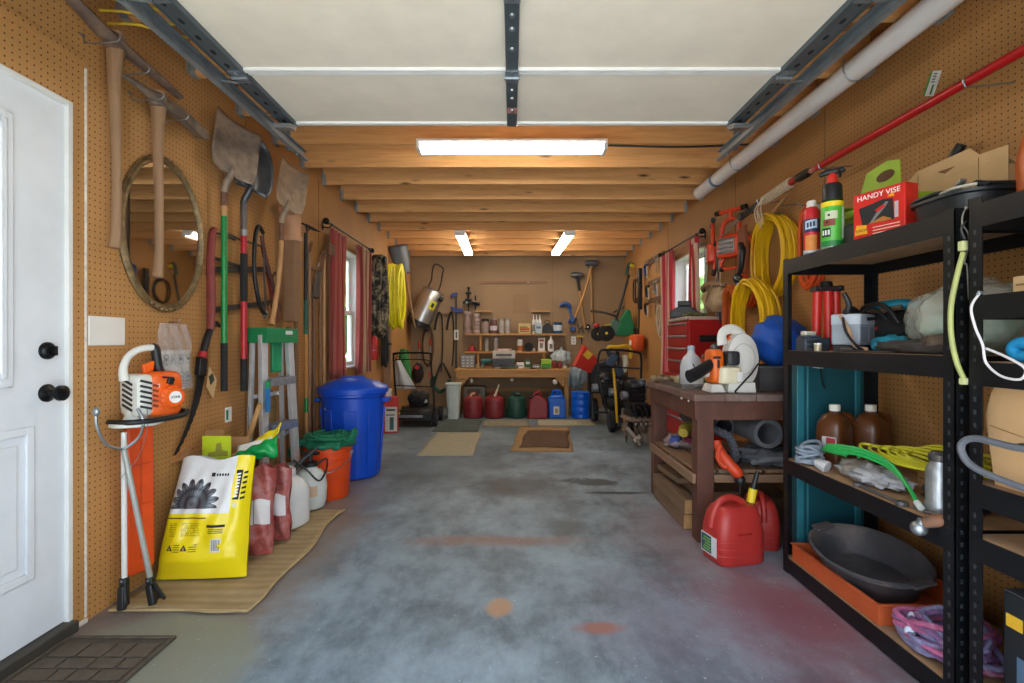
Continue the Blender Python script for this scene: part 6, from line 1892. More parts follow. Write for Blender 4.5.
t = thing('string_trimmer', 'orange-engined string trimmer hanging shaft up on the right wall by the tool rack', 'string trimmer', RW(7.16, 1.12, .02), RZ)
t.scale = (1.25, 1.0, 1.1)
o = MB(M('#2a2c2d', .5)).tube([(.02, -.09, .10), (.0, -.07, .5), (.0, -.06, .96)], .014, 10); o.obj('shaft', t)
o = MB(BLACK).bx(-.03, .03, -.09, -.03, .45, 1.0); o.obj('lower_shaft_guard', t, bev=.01)
o = MB(M('#d9561e', .42, 0, .1)); blob(o, -.13, .13, -.2, -.02, -.10, .12, 4); en = o.obj('engine_cover', t)
o = MB(WHITE).lathe([(.045, 0), (.045, -.012), (.02, -.014), (0, -.014)], (.02, -.2, .0), 16, 'y'); o.obj('starter', en)
o = MB(M('#d8dad6', .4)).sph((-.20, -.08, .02), (.075, .06, .075), 14, 10); o.obj('fuel_tank', t)
o = MB(DKI).tube([(-.22, -.06, -.02), (-.32, -.06, -.0), (-.38, -.06, .05)], [.05, .04, .03], 10, 3); o.obj('air_box', t)
o = MB(BLACK).tube([(-.06, -.1, .1), (-.02, -.14, .2), (.05, -.1, .18)], .014, 8, 3); o.obj('loop_handle', t)
o = MB(STEEL).tube([(0, 0, .9), (0, -.1, .9), (0, -.11, .93)], .006, 6); o.obj('peg', t)
coil('coaxial_cable', 'loop of black cable hung on the right wall beside the string trimmer', 'cable', RW(7.55, 2.12), RZ, BLACK, 3, .20, .19, .009, 12, .04)
t = thing('tool_rack', 'wooden board rack of hooks left of the right rose curtain', 'rack', RW(6.62, 2.27), RZ)
o = MB(wood('#6a4c34', '#3e2c1e', 'x')).bx(-.36, .36, -.02, 0, -.04, .04); o.obj('rail', t, bev=.003)
for z in (-.30, -.55):
    o = MB(wood('#6a4c34', '#3e2c1e', 'x')).bx(-.36, .34, -.02, 0, z - .03, z + .03); o.obj('rail', t, bev=.003)
for k in range(5):
    o = MB(STEEL).tube([(-.28 + k * .14, -.02, 0), (-.28 + k * .14, -.08, -.01), (-.28 + k * .14, -.085, .02)], .005, 6); o.obj('hook', t)
RACKL = ['blue c-clamp hanging from the top of the wooden rack', 'grey steel square on the top row of the rack', 'dark pulley on the middle row of the rack', 'steel bar clamp on the middle row of the rack', 'black spring clamp on the lower row of the rack', 'wooden square on the lower row of the rack']
for i, (dy, z, c_) in enumerate(((-.28, 2.24, '#24467e'), (.18, 2.24, '#7e8488'), (-.2, 1.93, '#2a2a2a'), (.2, 1.94, '#85807a'), (-.25, 1.69, '#26282a'), (.16, 1.68, '#7a5c40'))):
    t = thing('clamp' if i not in (1, 5) else 'square', RACKL[i], 'clamp' if i not in (1, 5) else 'square', RW(6.62 - (-dy) * -1, z, .022), RZ)
    m = M(c_, .5, .3)
    if i in (1, 5):
        o = MB(m).bx(-.09, .09, -.02, -.01, -.03, 0).bx(-.09, -.06, -.02, -.01, -.17, -.03); o.obj('blade', t, fix=False)
        o = MB(OLDW).bx(.06, .1, -.03, -.005, -.04, .01); o.obj('stock', t)
    else:
        o = MB(m).tube([(.06, -.04, -.02), (-.05, -.04, -.01), (-.08, -.04, -.06), (-.05, -.04, -.14), (.04, -.04, -.15)], [.014, .02, .022, .02, .014], 8, 3); o.obj('frame', t)
        o = MB(STEEL).tube([(.045, -.04, -.20), (.045, -.04, -.05)], .009, 8); o.obj('screw', t)
t = hank('cotton_cord', 'white cotton line looped from the bottom of the wooden rack', 'line', RW(6.36, 1.62), RZ, M('#cdc6b4', .8), 3, .16, .42, .006, 15, .03)
TCR = M('#a81a1c', .35, .1, .12)
def cabinet(name, label, x0, x1, y0, y1, z0, z1, nd, group):
    """steel chest; its drawers face the aisle (-x)"""
    t = thing(name, label, 'tool chest', ((x0 + x1) / 2, (y0 + y1) / 2, z0), 0, group)
    hx, hy, h = (x1 - x0) / 2, (y1 - y0) / 2, z1 - z0
    o = MB(TCR).bx(-hx + .02, hx, -hy, hy, 0, h); o.obj('body', t, bev=.004)
    z = h - .02
    for i in range(nd):
        dh = (h - .04) / nd
        o = MB(TCR).bx(-hx + .004, -hx + .02, -hy + .02, hy - .02, z - dh + .008, z)
        d = o.obj('drawer', t, bev=.003)
        o = MB(STEEL).bx(-hx - .012, -hx + .004, -hy + .03, hy - .03, z - .022, z - .006); o.obj('drawer_pull', d, bev=.003)
        z -= dh
    return t
t = cabinet('tool_cabinet', 'red roller tool cabinet on the floor behind the brown workbench', 1.52, 1.90, 4.32, 4.98, .08, .845, 4, 'red tool chests')
for x in (-.15, .15):
    for y in (-.28, .28): wheel(None, .04, .025, (x, y, -.04), t, name='caster')
t = cabinet('tool_chest', 'red drawer chest sitting on the red roller tool cabinet', 1.56, 1.89, 4.36, 4.94, .846, 1.345, 4, 'red tool chests')
o = MB(BLACK).box((.02, -.295, .33), (.16, .014, .06)).tube([(-.05, -.30, .33), (-.05, -.325, .325), (.09, -.325, .325), (.09, -.30, .33)], .009, 8, 2); o.obj('side_handle', t, fix=False, bev=.003)
o = MB(M('#b8a294', .6, 0, .1)).bx(-.165, .165, -.29, .29, .499, .53); o.obj('lid', t, bev=.004)
t = thing('battery_charger', 'black cordless tool charger on top of the red drawer chest', 'charger', (1.66, 4.72, 1.377), -20)
o = MB(M('#1f2122', .45)).prism([(-.13, 0), (.13, 0), (.13, .05), (.05, .11), (-.05, .11), (-.13, .06)], -.08, .08); o.obj('base', t, bev=.008)
o = MB(M('#15171a', .45)).bx(-.06, .06, -.06, .06, .11, .16); o.obj('battery', t, bev=.008)
o = MB(M('#3a3d40', .5)).bx(-.1, -.03, -.084, -.08, .02, .05); o.obj('vent', t)
t = thing('work_gloves', 'crumpled olive gloves lying at the near end of the red drawer chest', 'gloves', (1.68, 4.46, 1.379), 10)
o = MB(M('#6b6844', .85, 0, .3, 20, .3)).sph((0, 0, .018), (.09, .05, .022), 16, 10, crumple(40, .1))
for i in range(4): o.tube([(-.05, -.03 + .02 * i, .02), (-.12, -.035 + .025 * i, .015)], [.012, .009], 8)
o.obj('glove', t, fix=False)
t = thing('tape_measure', 'round grey tape roll on the corner of the red drawer chest', 'tape', (1.86, 4.40, 1.4095), 0)
o = MB(M('#b0aeb0', .4)).lathe([(.012, -.015), (.032, -.015), (.032, .015), (.012, .015)], (0, 0, 0), 18, 'y'); o.obj('roll', t)
o = MB(M('#5a5a5c', .5)).lathe([(.0, -.012), (.012, -.012), (.012, .012), (0, .012)], (0, 0, 0), 14, 'y'); o.obj('core', t)
t = thing('canvas_bag', 'tan canvas tool bag hanging by strings over the red drawer chest', 'bag', RW(4.30, 1.60, .12), RZ)
o = MB(M('#b89a76', .9, 0, .2, 16, .4)).sph((0, -.02, -.07), (.25, .10, .125), 28, 18, lambda d: 1 + .10 * math.sin(d.x * 8 + 1) * math.sin(d.z * 6) + .06 * math.sin(d.x * 15 + d.z * 9)); o.obj('bag', t)
o = MB(M('#8a6e50', .9)).tube([(-.2, -.05, .0), (-.1, -.12, .03), (.1, -.12, .05), (.2, -.04, .02)], .02, 8, 4); o.obj('rolled_rim', t)
o = MB(M('#bba890', .8))
for x in (-.08, -.03, .03): o.tube([(x, -.02, .05), (-.02, .02, .36)], .005, 6)
o.obj('string', t, fix=False)
ob = o = MB(M('#8a6e50', .9)).tube([(.12, -.12, .04), (.05, -.13, -.05), (-.02, -.125, -.1)], .008, 6, 3); o.obj('strap', t)
OW = M('#d8401c', .4, 0, .08)
def worklight(label, y, z, sc_, face):
    t = thing('work_light', label, 'work light', RW(y, z, .02), RZ + face, 'orange work lights on the right wall')
    t.scale = (sc_,) * 3
    o = MB(OW); blob(o, -.13, .13, -.17, -.05, -.13, .10, 5); hd = o.obj('lamp_housing', t)
    o = MB(M('#c9ccce', .2, .6)).bx(-.09, .09, -.176, -.168, -.09, .06); o.obj('reflector', hd, bev=.01)
    o = MB(STEEL)
    for i in range(4): o.tube([(-.09, -.185, -.08 + i * .042), (0, -.195, -.08 + i * .042), (.09, -.185, -.08 + i * .042)], .004, 6)
    o.obj('guard_wire', hd, fix=False)
    o = MB(OW).tube([(-.10, -.1, .08), (-.09, -.1, .2), (-.04, -.1, .25), (.04, -.1, .25), (.09, -.1, .2), (.10, -.1, .08)], .02, 10, 3).tube([(0, -.1, .24), (0, -.1, .34)], .02, 10); o.obj('bracket', t, fix=False)
    o = MB(OW).tube([(-.14, -.1, .34), (.14, -.1, .34)], .02, 12); h = o.obj('carry_handle', t)
    o = MB(BLACK)
    for s_ in (-1, 1): o.cyl((s_ * .12, -.1, .34), (s_ * .17, -.1, .34), .027, n=12)
    o.obj('end_grip', h, fix=False)
    o = MB(OW).tube([(-.1, -.08, -.12), (-.11, -.09, -.22), (.11, -.09, -.22), (.1, -.08, -.12)], .015, 8, 2); ft = o.obj('foot_frame', t)
    o = MB(BLACK)
    for s_ in (-1, 1): o.sph((s_ * .11, -.09, -.23), .026, 10, 8)
    o.obj('rubber_foot', ft, fix=False)
    o = MB(BLACK).tube([(.0, -.06, .05), (-.16, -.07, .1), (-.19, -.06, -.1), (-.17, -.05, -.4), (-.16, -.05, -.75)], .008, 6, 4); o.obj('cord', t)
    o = MB(BLACK).sph((.15, -.07, .07), (.035, .03, .035), 10, 8); o.obj('knob', t)
    return t
worklight('larger orange work light with a silver lamp facing the camera, nearest the yellow cords', 4.2, 1.97, .86, 30)
worklight('smaller orange work light seen side-on, nearest the right window', 4.50, 1.97, .8, -20)
for i, (y, z, c_, lb_, w_) in enumerate(((4.83, 2.08, '#a8302c', 'red ribbon strap hanging at the edge of the right window', .02), (4.76, 2.08, '#c9a890', 'beige strap hanging beside the red ribbon strap', .02))):
    t = thing('ribbon_strap', lb_, 'strap', RW(y, z, .15), RZ)
    o = MB(M(c_, .7)).tube([(-.03, 0, -.02), (0, -.02, .02), (.02, -.01, -.2), (.01, 0, -.5), (.03, 0, -.64)], w_, 8, 4, flat=.3); o.obj('strap', t)
    o = MB(STEEL).tube([(0, .15, .02), (0, -.02, .02), (0, -.03, .04)], .005, 6); o.obj('hook', t)
t = thing('paddle', 'pale green wooden paddle hanging beside the right window', 'paddle', RW(4.72, 2.0, .08), RZ)
o = MB(M('#a8b89a', .6)).prism([(-.01, 0), (.012, 0), (.014, -.25), (.04, -.4), (.03, -.58), (-.02, -.60), (-.045, -.55), (-.03, -.4), (-.014, -.25)], -.01, .01); o.obj('blade', t, bev=.003)
o = MB(STEEL).tube([(0, .08, -.03), (0, -.04, -.03), (0, -.045, 0)], .005, 6); o.obj('hook', t)
YC = M('#e2b410', .45, 0, .1)
OC = M('#d9501c', .45, 0, .1)
coil('extension_cable', 'large hank of yellow extension cable on the upper hook between the orange ones', 'cable', RW(3.52, 2.07), RZ, YC, 22, .24, .31, .0095, 21, .10, 'coiled cables on the right wall')
coil('extension_cable', 'round coil of yellow extension cable lower down, above the blue bag', 'cable', RW(3.50, 1.60, .17), RZ, YC, 24, .26, .30, .0095, 22, .11, 'coiled cables on the right wall')
coil('extension_cable', 'orange extension cable hanging left of the upper yellow hank', 'cable', RW(3.92, 2.0), RZ, OC, 9, .14, .29, .009, 23, .06, 'coiled cables on the right wall')
coil('extension_cable', 'dark orange coil hanging low to the left of the round yellow coil', 'cable', RW(3.93, 1.60, .14), RZ, M('#b8541c', .5, 0, .15), 9, .12, .23, .0105, 24, .06, 'coiled cables on the right wall')
coil('extension_cable', 'orange cable hank half hidden behind the red spray cans', 'cable', RW(3.10, 2.02), RZ, OC, 8, .13, .27, .010, 25, .06, 'coiled cables on the right wall')
t = thing('tree_saw_hook', 'brown leather sheath with a black curved hook hanging between the orange and yellow cables', 'sheath', RW(3.60, 1.98, .14), RZ)
o = MB(M('#7a4020', .7, 0, .2)).prism([(-.05, 0), (.05, .02), (.07, -.2), (.03, -.34), (-.06, -.30)], -.13, -.10); o.obj('sheath', t, bev=.006)
o = MB(BLACK).tube([(.02, -.14, -.12), (.07, -.15, -.18), (.05, -.15, -.28), (-.03, -.14, -.36)], [.02, .024, .018, .014], 10, 3); o.obj('hook', t)
o = MB(STEEL).tube([(-.03, -.14, -.36), (-.035, -.14, -.46)], .01, 8); o.obj('shank', t)
o = MB(BLACK).sph((-.03, -.14, -.36), (.045, .03, .04), 12, 8); o.obj('pulley', t)
t = thing('pole_pruner', 'long red pole pruner with a rope-wrapped end lying along the right wall pegs', 'pole saw', RW(2.4, 2.165, .17), RZ)
PR = M('#b3161c', .3, 0, .08)
o = MB(PR).cyl((1.3, 0, 0), (-.45, 0, .0), .019, n=14); o.obj('outer_pole', t)
o = MB(M('#a84a3c', .6, 0, .3, 20, 0, dirt='#d0b0a0')).cyl((-.45, 0, 0), (-.66, 0, .0), .016, n=12); o.obj('inner_pole', t)
o = MB(BLACK).tube([(-.52, 0, 0), (-.55, 0, .0), (-.64, 0, 0), (-.66, 0, 0)], [.02, .027, .027, .02], 14); o.obj('lock_collar', t)
o = MB(PR).cyl((-.66, 0, 0), (-.72, 0, 0), .021, n=12); o.obj('red_cap', t)
ROPE = M('#c2ad92', .9, 0, .2, 40, .3)
o = MB(ROPE)
pts = []
for i in range(90):
    a = i * .9
    x = -.72 - .34 * i / 90
    pts.append((x, .027 * math.cos(a), .027 * math.sin(a) - .02 * (i / 90)))
o.tube(pts, .007, 6, 2)
o.obj('rope_wrap', t)
o = MB(ROPE)
for j in range(4): o.tube([(-1.03 - j * .014, -.02, -.02), (-1.04 - j * .022, -.035 - .01 * (j % 2), -.08), (-1.02 - j * .03, -.03, -.16), (-1.04 - .024 * j, -.035, -.22 + .03 * j)], .0045, 6, 3)
o.obj('rope_end', t, fix=False)
o = MB(DKI).beam((-.98, 0, -.01), (-1.42, 0, -.05), .012, .05).lathe([(.02, -.03), (.02, .03)], (-1.28, 0, -.035), 12, 'y').box((-1.38, -.015, -.05), (.05, .03, .055), (0, 5, 0)); o.obj('saw_head', t, fix=False, bev=.002)
o = MB(M('#7a5a48', .5, .4))
up, dn = [], []
for i in range(15):
    q_ = i / 14
    up.append((-1.40 - .40 * q_, -.03 - .02 * q_ - .10 * q_ * q_)); dn.append((-1.40 - .40 * q_, -.075 + .005 * q_ - .083 * q_ * q_ - (.006 if i % 2 else 0)))
o.prism(up + dn[::-1], -.003, .003); o.obj('saw_blade', t)
for i, x in enumerate((.5, -.4, -1.1)):
    o = MB(STEEL).tube([(x, .168, -.01), (x, 0, -.028), (x, -.025, -.024), (x, -.03, .0)], .0035, 6, 2); o.obj('peg', t)
t = thing('wooden_dowel', 'short wooden dowel peg above the yellow extension cables', 'dowel', RW(3.35, 2.10, .06), RZ)
o = MB(ASH).tube([(-.12, -.04, -.03), (.0, -.05, 0), (.12, -.06, .04)], .014, 10); o.obj('dowel', t)
o = MB(STEEL).tube([(0, .05, -.015), (0, -.06, -.018)], .004, 6); o.obj('peg', t)
ob = MB(M('#d5d3d0', .6)).bx(-.030, .030, -.003, 0, -.052, .052).obj('info_card')
place(ob, RW(2.27, 2.345, .001)); ob.rotation_euler = Euler((0, R(28), R(RZ)), 'XYZ')
ob.rotation_mode = 'XYZ'
ob.rotation_euler = (Matrix.Rotation(R(RZ), 3, 'Z') @ Matrix.Rotation(R(26), 3, 'Y')).to_euler()
tag(ob, 'small white and green card on the bare pegboard above the red pole', 'card')
o = MB(M('#2f8a3a', .6)).bx(-.030, -.020, -.0042, -.003, -.052, .052); o.obj('green_edge', ob)
o = MB(M('#1f6a34', .6)).bx(.006, .016, -.0042, -.003, -.045, -.005).m(M('#6a6a78', .6))
for q_ in range(4): o.bx(-.006, .012, -.0042, -.003, .004 + q_ * .011, .010 + q_ * .011)
o.obj('print', ob, fix=False)
t = thing('pvc_pipe', 'long white plastic pipe slung under the joists beside the right door track', 'pipe', (1.75, 1.0, ZC - .062))
o = MB(M('#e8e5e2', .4, 0, .05, 3)).cyl((0, 0, 0), (.0, 3.58, 0), .055, n=28)
o.obj('pipe', t)
o = MB(M('#5a7aa0', .5)).lathe([(.0555, -.02), (.058, -.02), (.058, .02), (.0555, .02)], (0, 3.2, 0), 24, 'y'); o.obj('blue_tie', t)
for y in (1.5, 2.8):
    o = MB(STEEL).tube([(-.055, y, .06), (-.062, y, 0), (-.04, y, -.045), (0, y, -.061), (.04, y, -.045), (.062, y, 0), (.055, y, .06)], .004, 6, 3); o.obj('strap', t)
BRN = M('#5a3527', .6, 0, .25, 9, .1, dirt='#7d5a48', damt=.55)
BRT = M('#6b5148', .6, 0, .3, 7, .1, dirt='#8a7a72', damt=.5)
t = thing('work_table', 'heavy brown painted workbench with a slatted lower shelf in front of the red tool cabinet', 'workbench', (1.06, 2.80, 0))
BX, BY, BZ = .84, .94, .85
o = MB(BRT)
for i in range(5): o.bx(-.03 + i * .178, -.03 + i * .178 + .174, -.03, BY + .03, BZ - .04, BZ)
o.obj('top', t, fix=False, bev=.004)
o = MB(BRN).bx(-.012, .022, .0, BY, BZ - .15, BZ - .04).bx(BX - .04, BX - .005, .0, BY, BZ - .15, BZ - .04).bx(.022, BX - .04, .0, .035, BZ - .15, BZ - .04).bx(.022, BX - .04, BY - .035, BY, BZ - .15, BZ - .04); o.obj('apron', t, fix=False, bev=.003)
for x in (.0, BX - .1):
    for y in (.0, BY - .09):
        o = MB(BRN).bx(x, x + .095, y + .001, y + .09, 0, BZ - .04); o.obj('leg', t, bev=.004)
SW = wood('#8a6a50', '#54402e', 'y')
for i in range(6):
    o = MB(SW).bx(.01 + i * .135, .01 + i * .135 + .115, .05, BY - .05, .385, .405); o.obj('shelf_slat', t, bev=.002)
o = MB(wood('#8f6f54', '#5a4432', 'y')).bx(-.02, .0, .02, BY - .02, .33, .385); o.obj('shelf_rail', t, bev=.003)
o = MB(wood('#8f6f54', '#5a4432', 'x')).bx(.1, BX - .1, .01, .03, .34, .385); o.obj('shelf_rail', t, bev=.003)
o = MB(M('#cfc4b8', .5))
for y in (.1, .22): o.sph((-.014, y, .80), .008, 8, 6)
o.obj('screw_head', t)
def P(t_, *p): return p
LUM = wood('#b58a58', '#7d5630', 'y', .7, 10, True)
LUMD = wood('#7a6048', '#4a3826', 'y', .75, 10)
for i, (x0, x1, y0, y1, z0, z1, m, lb_) in enumerate((
        (1.05, 1.14, 3.0, 3.62, 0, .09, LUM, 'pale lumber block at the bottom of the pile under the brown workbench'),
        (1.045, 1.135, 2.99, 3.60, .095, .185, LUM, 'pale lumber block with a knot, second up in the pile under the brown workbench'),
        (1.15, 1.40, 3.05, 3.62, 0, .14, LUMD, 'dark weathered crate of boards beneath the brown workbench'),
        (1.16, 1.42, 3.03, 3.60, .145, .22, LUMD, 'wide dark board lying on the weathered crate'),
        (1.07, 1.30, 3.2, 3.58, .24, .275, LUM, 'tan plank on top of the lumber pile'),
        (1.44, 1.80, 3.1, 3.58, 0, .16, LUMD, 'dark beam at the back of the lumber pile'))):
    ob = MB(LUMD).bx(x0 - (x0 + x1) / 2, x1 - (x0 + x1) / 2, y0 - (y0 + y1) / 2, y1 - (y0 + y1) / 2, 0, z1 - z0).obj('lumber_block', bev=.004)
    if m is LUM and i < 2: MB(LUM).bx(x0 - (x0 + x1) / 2 + .003, x1 - (x0 + x1) / 2 - .003, y0 - (y0 + y1) / 2 - .0015, y0 - (y0 + y1) / 2 + .004, .003, z1 - z0 - .003).obj('end_grain', ob)
    place(ob, ((x0 + x1) / 2, (y0 + y1) / 2, z0 if i != 4 else .222), [0, 1.5, 0, -2, 3, 0][i]); tag(ob, lb_, 'lumber', 'lumber under the brown workbench')
SZ = .4055
t = thing('drain_pipe', 'grey plastic drain pipe with its open end facing out on the lower shelf', 'pipe', (1.50, 3.2, SZ + .205), 0)
GP = M('#5f6064', .6, 0, .15)
o = MB(GP).lathe([(.062, -.33), (.075, -.33), (.075, .4), (.068, .4), (.062, .39), (.062, -.33)], (0, 0, 0), 28, 'y'); o.obj('pipe', t)
o = MB(GP).lathe([(.075, -.335), (.086, -.335), (.086, -.26), (.075, -.25), (.075, -.335)], (0, 0, 0), 28, 'y'); o.obj('socket_rim', t)
t = thing('drain_pipe', 'darker drain pipe lying further in on the lower shelf', 'pipe', (1.34, 3.42, SZ + .20), 2)
o = MB(M('#3c3f44', .6, 0, .2)).lathe([(.052, -.3), (.062, -.3), (.062, .3), (.052, .3), (.052, -.3)], (0, 0, 0), 24, 'y'); o.obj('pipe', t)
o = MB(M('#3c3f44', .6)).lathe([(.062, -.3), (.07, -.3), (.07, -.24), (.062, -.23), (.062, -.3)], (0, 0, 0), 24, 'y'); o.obj('socket_rim', t)
t = thing('tarp_bundle', 'crumpled grey tarp filling the lower shelf of the brown workbench', 'tarp', (1.58, 2.99, SZ))
o = MB(M('#4f5055', .85, 0, .3, 14, .4)).sph((0, 0, .052), (.22, .14, .056), 40, 20, crumple(51, .16, 9)).flat(); o.obj('bundle', t, sharp=80)
o = MB(M('#63646a', .8)).tube([(-.17, -.10, .03), (-.05, -.14, .06), (.1, -.14, .05), (.17, -.10, .03)], .018, 8, 4); o.obj('fold', t)
t = thing('flexible_hose', 'ribbed grey vacuum hose arched on the lower shelf behind the near leg', 'hose', (1.28, 2.98, SZ))
o = MB(M('#5c5c64', .55, 0, .15))
base = [(-.11, .14, .03), (-.12, .1, .12), (-.09, .04, .19), (-.03, .0, .2), (.03, -.04, .16), (.05, -.06, .07), (.04, -.06, .03)]
cp = catmull(base, 14)
o.tube(cp, [.028 if i % 2 else .022 for i in range(len(cp))], 10); o.obj('hose', t)
o = MB(BLACK).tube([cp[-1], cp[-1] + Vector((.0, .0, -.025))], .03, 12); o.obj('cuff', t)
t = thing('foam_float', 'dirty yellow foam sanding block on the lower shelf near the far leg', 'foam block', (1.19, 3.34, SZ + .14), 60)
o = MB(M('#b09a34', .7, 0, .2)).tube([(-.12, 0, 0), (-.06, 0, .01), (.08, 0, .01), (.12, 0, 0)], [.03, .042, .042, .03], 12, 3); o.obj('foam', t)
o = MB(M('#7a6a2a', .7)).tube([(-.03, -.04, .0), (-.03, -.03, .045), (-.03, .03, .045)], .006, 6, 3); o.obj('strap', t)
t = thing('rag_pile', 'pile of grey and pink rags on the far end of the lower shelf', 'rags', (1.20, 3.47, SZ))
o = MB(M('#8a7a78', .9, 0, .3, 16, .4)).sph((0, 0, .04), (.12, .11, .048), 26, 14, crumple(61, .2, 8)).flat(); o.obj('rag', t, sharp=80)
o = MB(M('#3a4a8a', .85, 0, .3)).sph((-.06, -.06, .05), (.045, .04, .04), 16, 10, crumple(62, .2, 8)).flat(); o.obj('rag', t, sharp=80)
o = MB(M('#7a2a3c', .85, 0, .3)).sph((.02, -.08, .05), (.04, .035, .035), 16, 10, crumple(63, .2, 8)).flat(); o.obj('rag', t, sharp=80)
t = thing('electric_clippers', 'orange-handled electric clippers hanging off the lower shelf behind the near leg', 'clippers', (1.235, 2.775, .43))
o = MB(M('#c9401a', .45, 0, .12)).tube([(-.06, .04, .15), (-.05, .02, .10), (-.02, -.02, .04), (.02, -.04, -.01), (.035, -.045, -.03)], [.022, .026, .03, .032, .022], 12, 3); o.obj('handle', t)
o = MB(M('#c9401a', .45)).tube([(-.055, .0, .13), (-.075, -.01, .07), (-.05, -.03, .02), (-.02, -.03, .03)], .014, 8, 3); o.obj('trigger_guard', t)
o = MB(BLACK).lathe([(.024, 0), (.028, .01), (.028, .03), (.02, .04)], (.035, -.047, -.07), 12); o.obj('nose', t)
o = MB(BLACK).tube([(.035, -.047, -.07), (.03, -.05, -.14), (.045, -.05, -.2)], .006, 6, 3); o.obj('cord', t)
TZ = .8505
t = thing('leaf_blower', 'white and orange handheld leaf blower standing on the brown workbench', 'leaf blower', (1.295, 2.945, TZ + .001), 0)
t.scale = (.86, .86, .93)
WB = M('#d6d3cc', .42, 0, .08)
o = MB(WB).lathe([(.10, -.06), (.13, -.05), (.135, .0), (.13, .05), (.10, .06)], (.075, 0, .19), 30, 'y')
o.v = [(.085 + (v[0] - .075) * .84, v[1], .20 + (v[2] - .19) * 1.32) for v in o.v]
fh = o.obj('fan_housing', t)
o = MB(M('#a9a69e', .5))
for r_ in (.095,): o.lathe([(r_, -.0625), (r_ + .004, -.0625), (r_ + .004, -.056), (r_, -.056), (r_, -.0625)], (.085, 0, .21), 26, 'y', sx=.8)
o.obj('intake_ring', fh, fix=False)
o = MB(WB).tube([(.13, 0, .28), (.10, 0, .36), (.045, 0, .40), (-.01, 0, .395), (-.04, 0, .36), (-.035, 0, .30)], [.026, .024, .024, .024, .024, .028], 12, 4, flat=1.3); o.obj('handle', t)
o = MB(M('#d65a1e', .45)).box((.02, 0, .335), (.035, .02, .025), (0, 20, 0)); o.obj('throttle', t, bev=.005)
o = MB(M('#dd6416', .4, 0, .1)); blob(o, -.14, -.05, -.085, .085, .055, .27, 4); eo = o.obj('engine_cover', t)
o = MB(BLACK).box((-.11, -.088, .22), (.05, .012, .016)).box((-.10, -.088, .18), (.014, .012, .05)); o.obj('choke_lever', eo, fix=False, bev=.003)
o = MB(M('#26282b', .5)); blob(o, -.045, .045, -.11, .0, .17, .26, 5); o.obj('air_filter_box', t)
o = MB(M('#ded3b4', .35, 0, .06)); blob(o, -.10, .065, -.115, .06, .05, .165, 4); tk = o.obj('fuel_tank', t)
o = MB(PAPER).bx(.015, .05, -.1185, -.113, .07, .13); o.obj('label', tk)
o = MB(M('#c9ccc4', .4)).lathe([(.03, 0), (.03, -.03), (0, -.03)], (-.145, -.02, .12), 16, 'x'); o.obj('tank_cap', t)
o = MB(BLACK).tube([(-.06, -.02, .20), (-.14, -.04, .17), (-.24, -.07, .12), (-.30, -.09, .10)], [.035, .038, .04, .042], 16, 3); o.obj('blower_tube', t)
o = MB(WB).bx(-.16, -.05, -.10, .07, 0, .05, (.02, .02)).bx(-.04, .15, -.11, .08, 0, .065, (.006, .006)); o.obj('base', t, fix=False, bev=.006)
o = MB(BLACK).tube([(.03, -.10, .0), (.0, -.118, .01), (.12, -.10, .12), (.21, -.03, .2)], .006, 6, 2); o.obj('cord', t)
t = thing('metal_tray', 'shallow metal tray of small bottles at the aisle edge of the brown workbench', 'tray', (1.20, 3.28, TZ))
o = MB(M('#7a7672', .4, .6, .2)).bx(-.13, .14, -.19, .2, 0, .006).bx(-.13, -.124, -.19, .2, .006, .03).bx(.134, .14, -.19, .2, .006, .03).bx(-.124, .134, -.19, -.184, .006, .03).bx(-.124, .134, .194, .2, .006, .03); o.obj('pan', t, fix=False)
o = MB(STEEL).tube([(-.05, -.19, .02), (-.03, -.21, .025), (.03, -.21, .025), (.05, -.19, .02)], .005, 6, 3); o.obj('handle', t)
t = thing('oil_jug', 'translucent white plastic jug standing in the metal tray beside the red chest', 'jug', (1.17, 3.20, TZ + .0065), 15)
o = MB(M('#b9bcc0', .35, 0, .08)).lathe([(.055, 0), (.062, .01), (.062, .14), (.045, .19), (.022, .215), (.02, .235)], (0, 0, 0), 22, sq=3.2); o.obj('body', t)
o = MB(M('#9aa6b4', .5)).lathe([(.024, .235), (.024, .265), (0, .267)], (0, 0, 0), 14); o.obj('cap', t)
o = MB(M('#dedcd6', .5)).bx(-.045, .045, -.0645, -.0625, .01, .07); o.obj('label', t)
o = MB(BLACK).tube([(-.03, -.06, .15), (.0, -.066, .09), (.03, -.064, .06)], .004, 6); o.obj('strap', t)
for i, (x, y, r_, h, c_, lb_) in enumerate(((1.27, 3.17, .026, .07, '#3f6a2a', 'small green tin in the metal tray behind the blower tube'), (1.28, 3.26, .022, .09, '#c2c4c0', 'small white spray bottle in the metal tray'), (1.14, 3.36, .03, .06, '#a0926a', 'squat brass coloured tin in the metal tray'), (1.26, 3.36, .025, .1, '#2a2c30', 'black can at the far side of the metal tray'))):
    t = thing('tin', lb_, 'tin', (x, y, TZ + .0065), 0, 'tins in the metal tray')
    o = MB(M(c_, .45, 0, .15)).lathe([(r_, 0), (r_, h * .8), (r_ * .6, h * .92)], (0, 0, 0), 16); o.obj('can', t)
    o = MB(BLACK if i % 2 else STEEL).lathe([(r_ * .62, h * .9), (r_ * .62, h), (0, h)], (0, 0, 0), 12); o.obj('cap', t)
t = thing('stone_heap', 'row of dusty tan stones along the far edge of the brown workbench', 'stones', (1.12, 3.62, TZ))
for i in range(6):
    o = MB(M('#8d7a5c', .9, 0, .25, 14, .3)).sph((-.07 + i * .045, .02 * math.sin(i * 2), .026), (.03, .026, .022), 12, 8, crumple(70 + i, .12, 5)); o.obj('stone', t)
t = thing('carburetor', 'tarnished small engine part with a yellow cap behind the leaf blower', 'engine part', (1.42, 3.46, TZ))
t.scale = (.7, .7, .75)
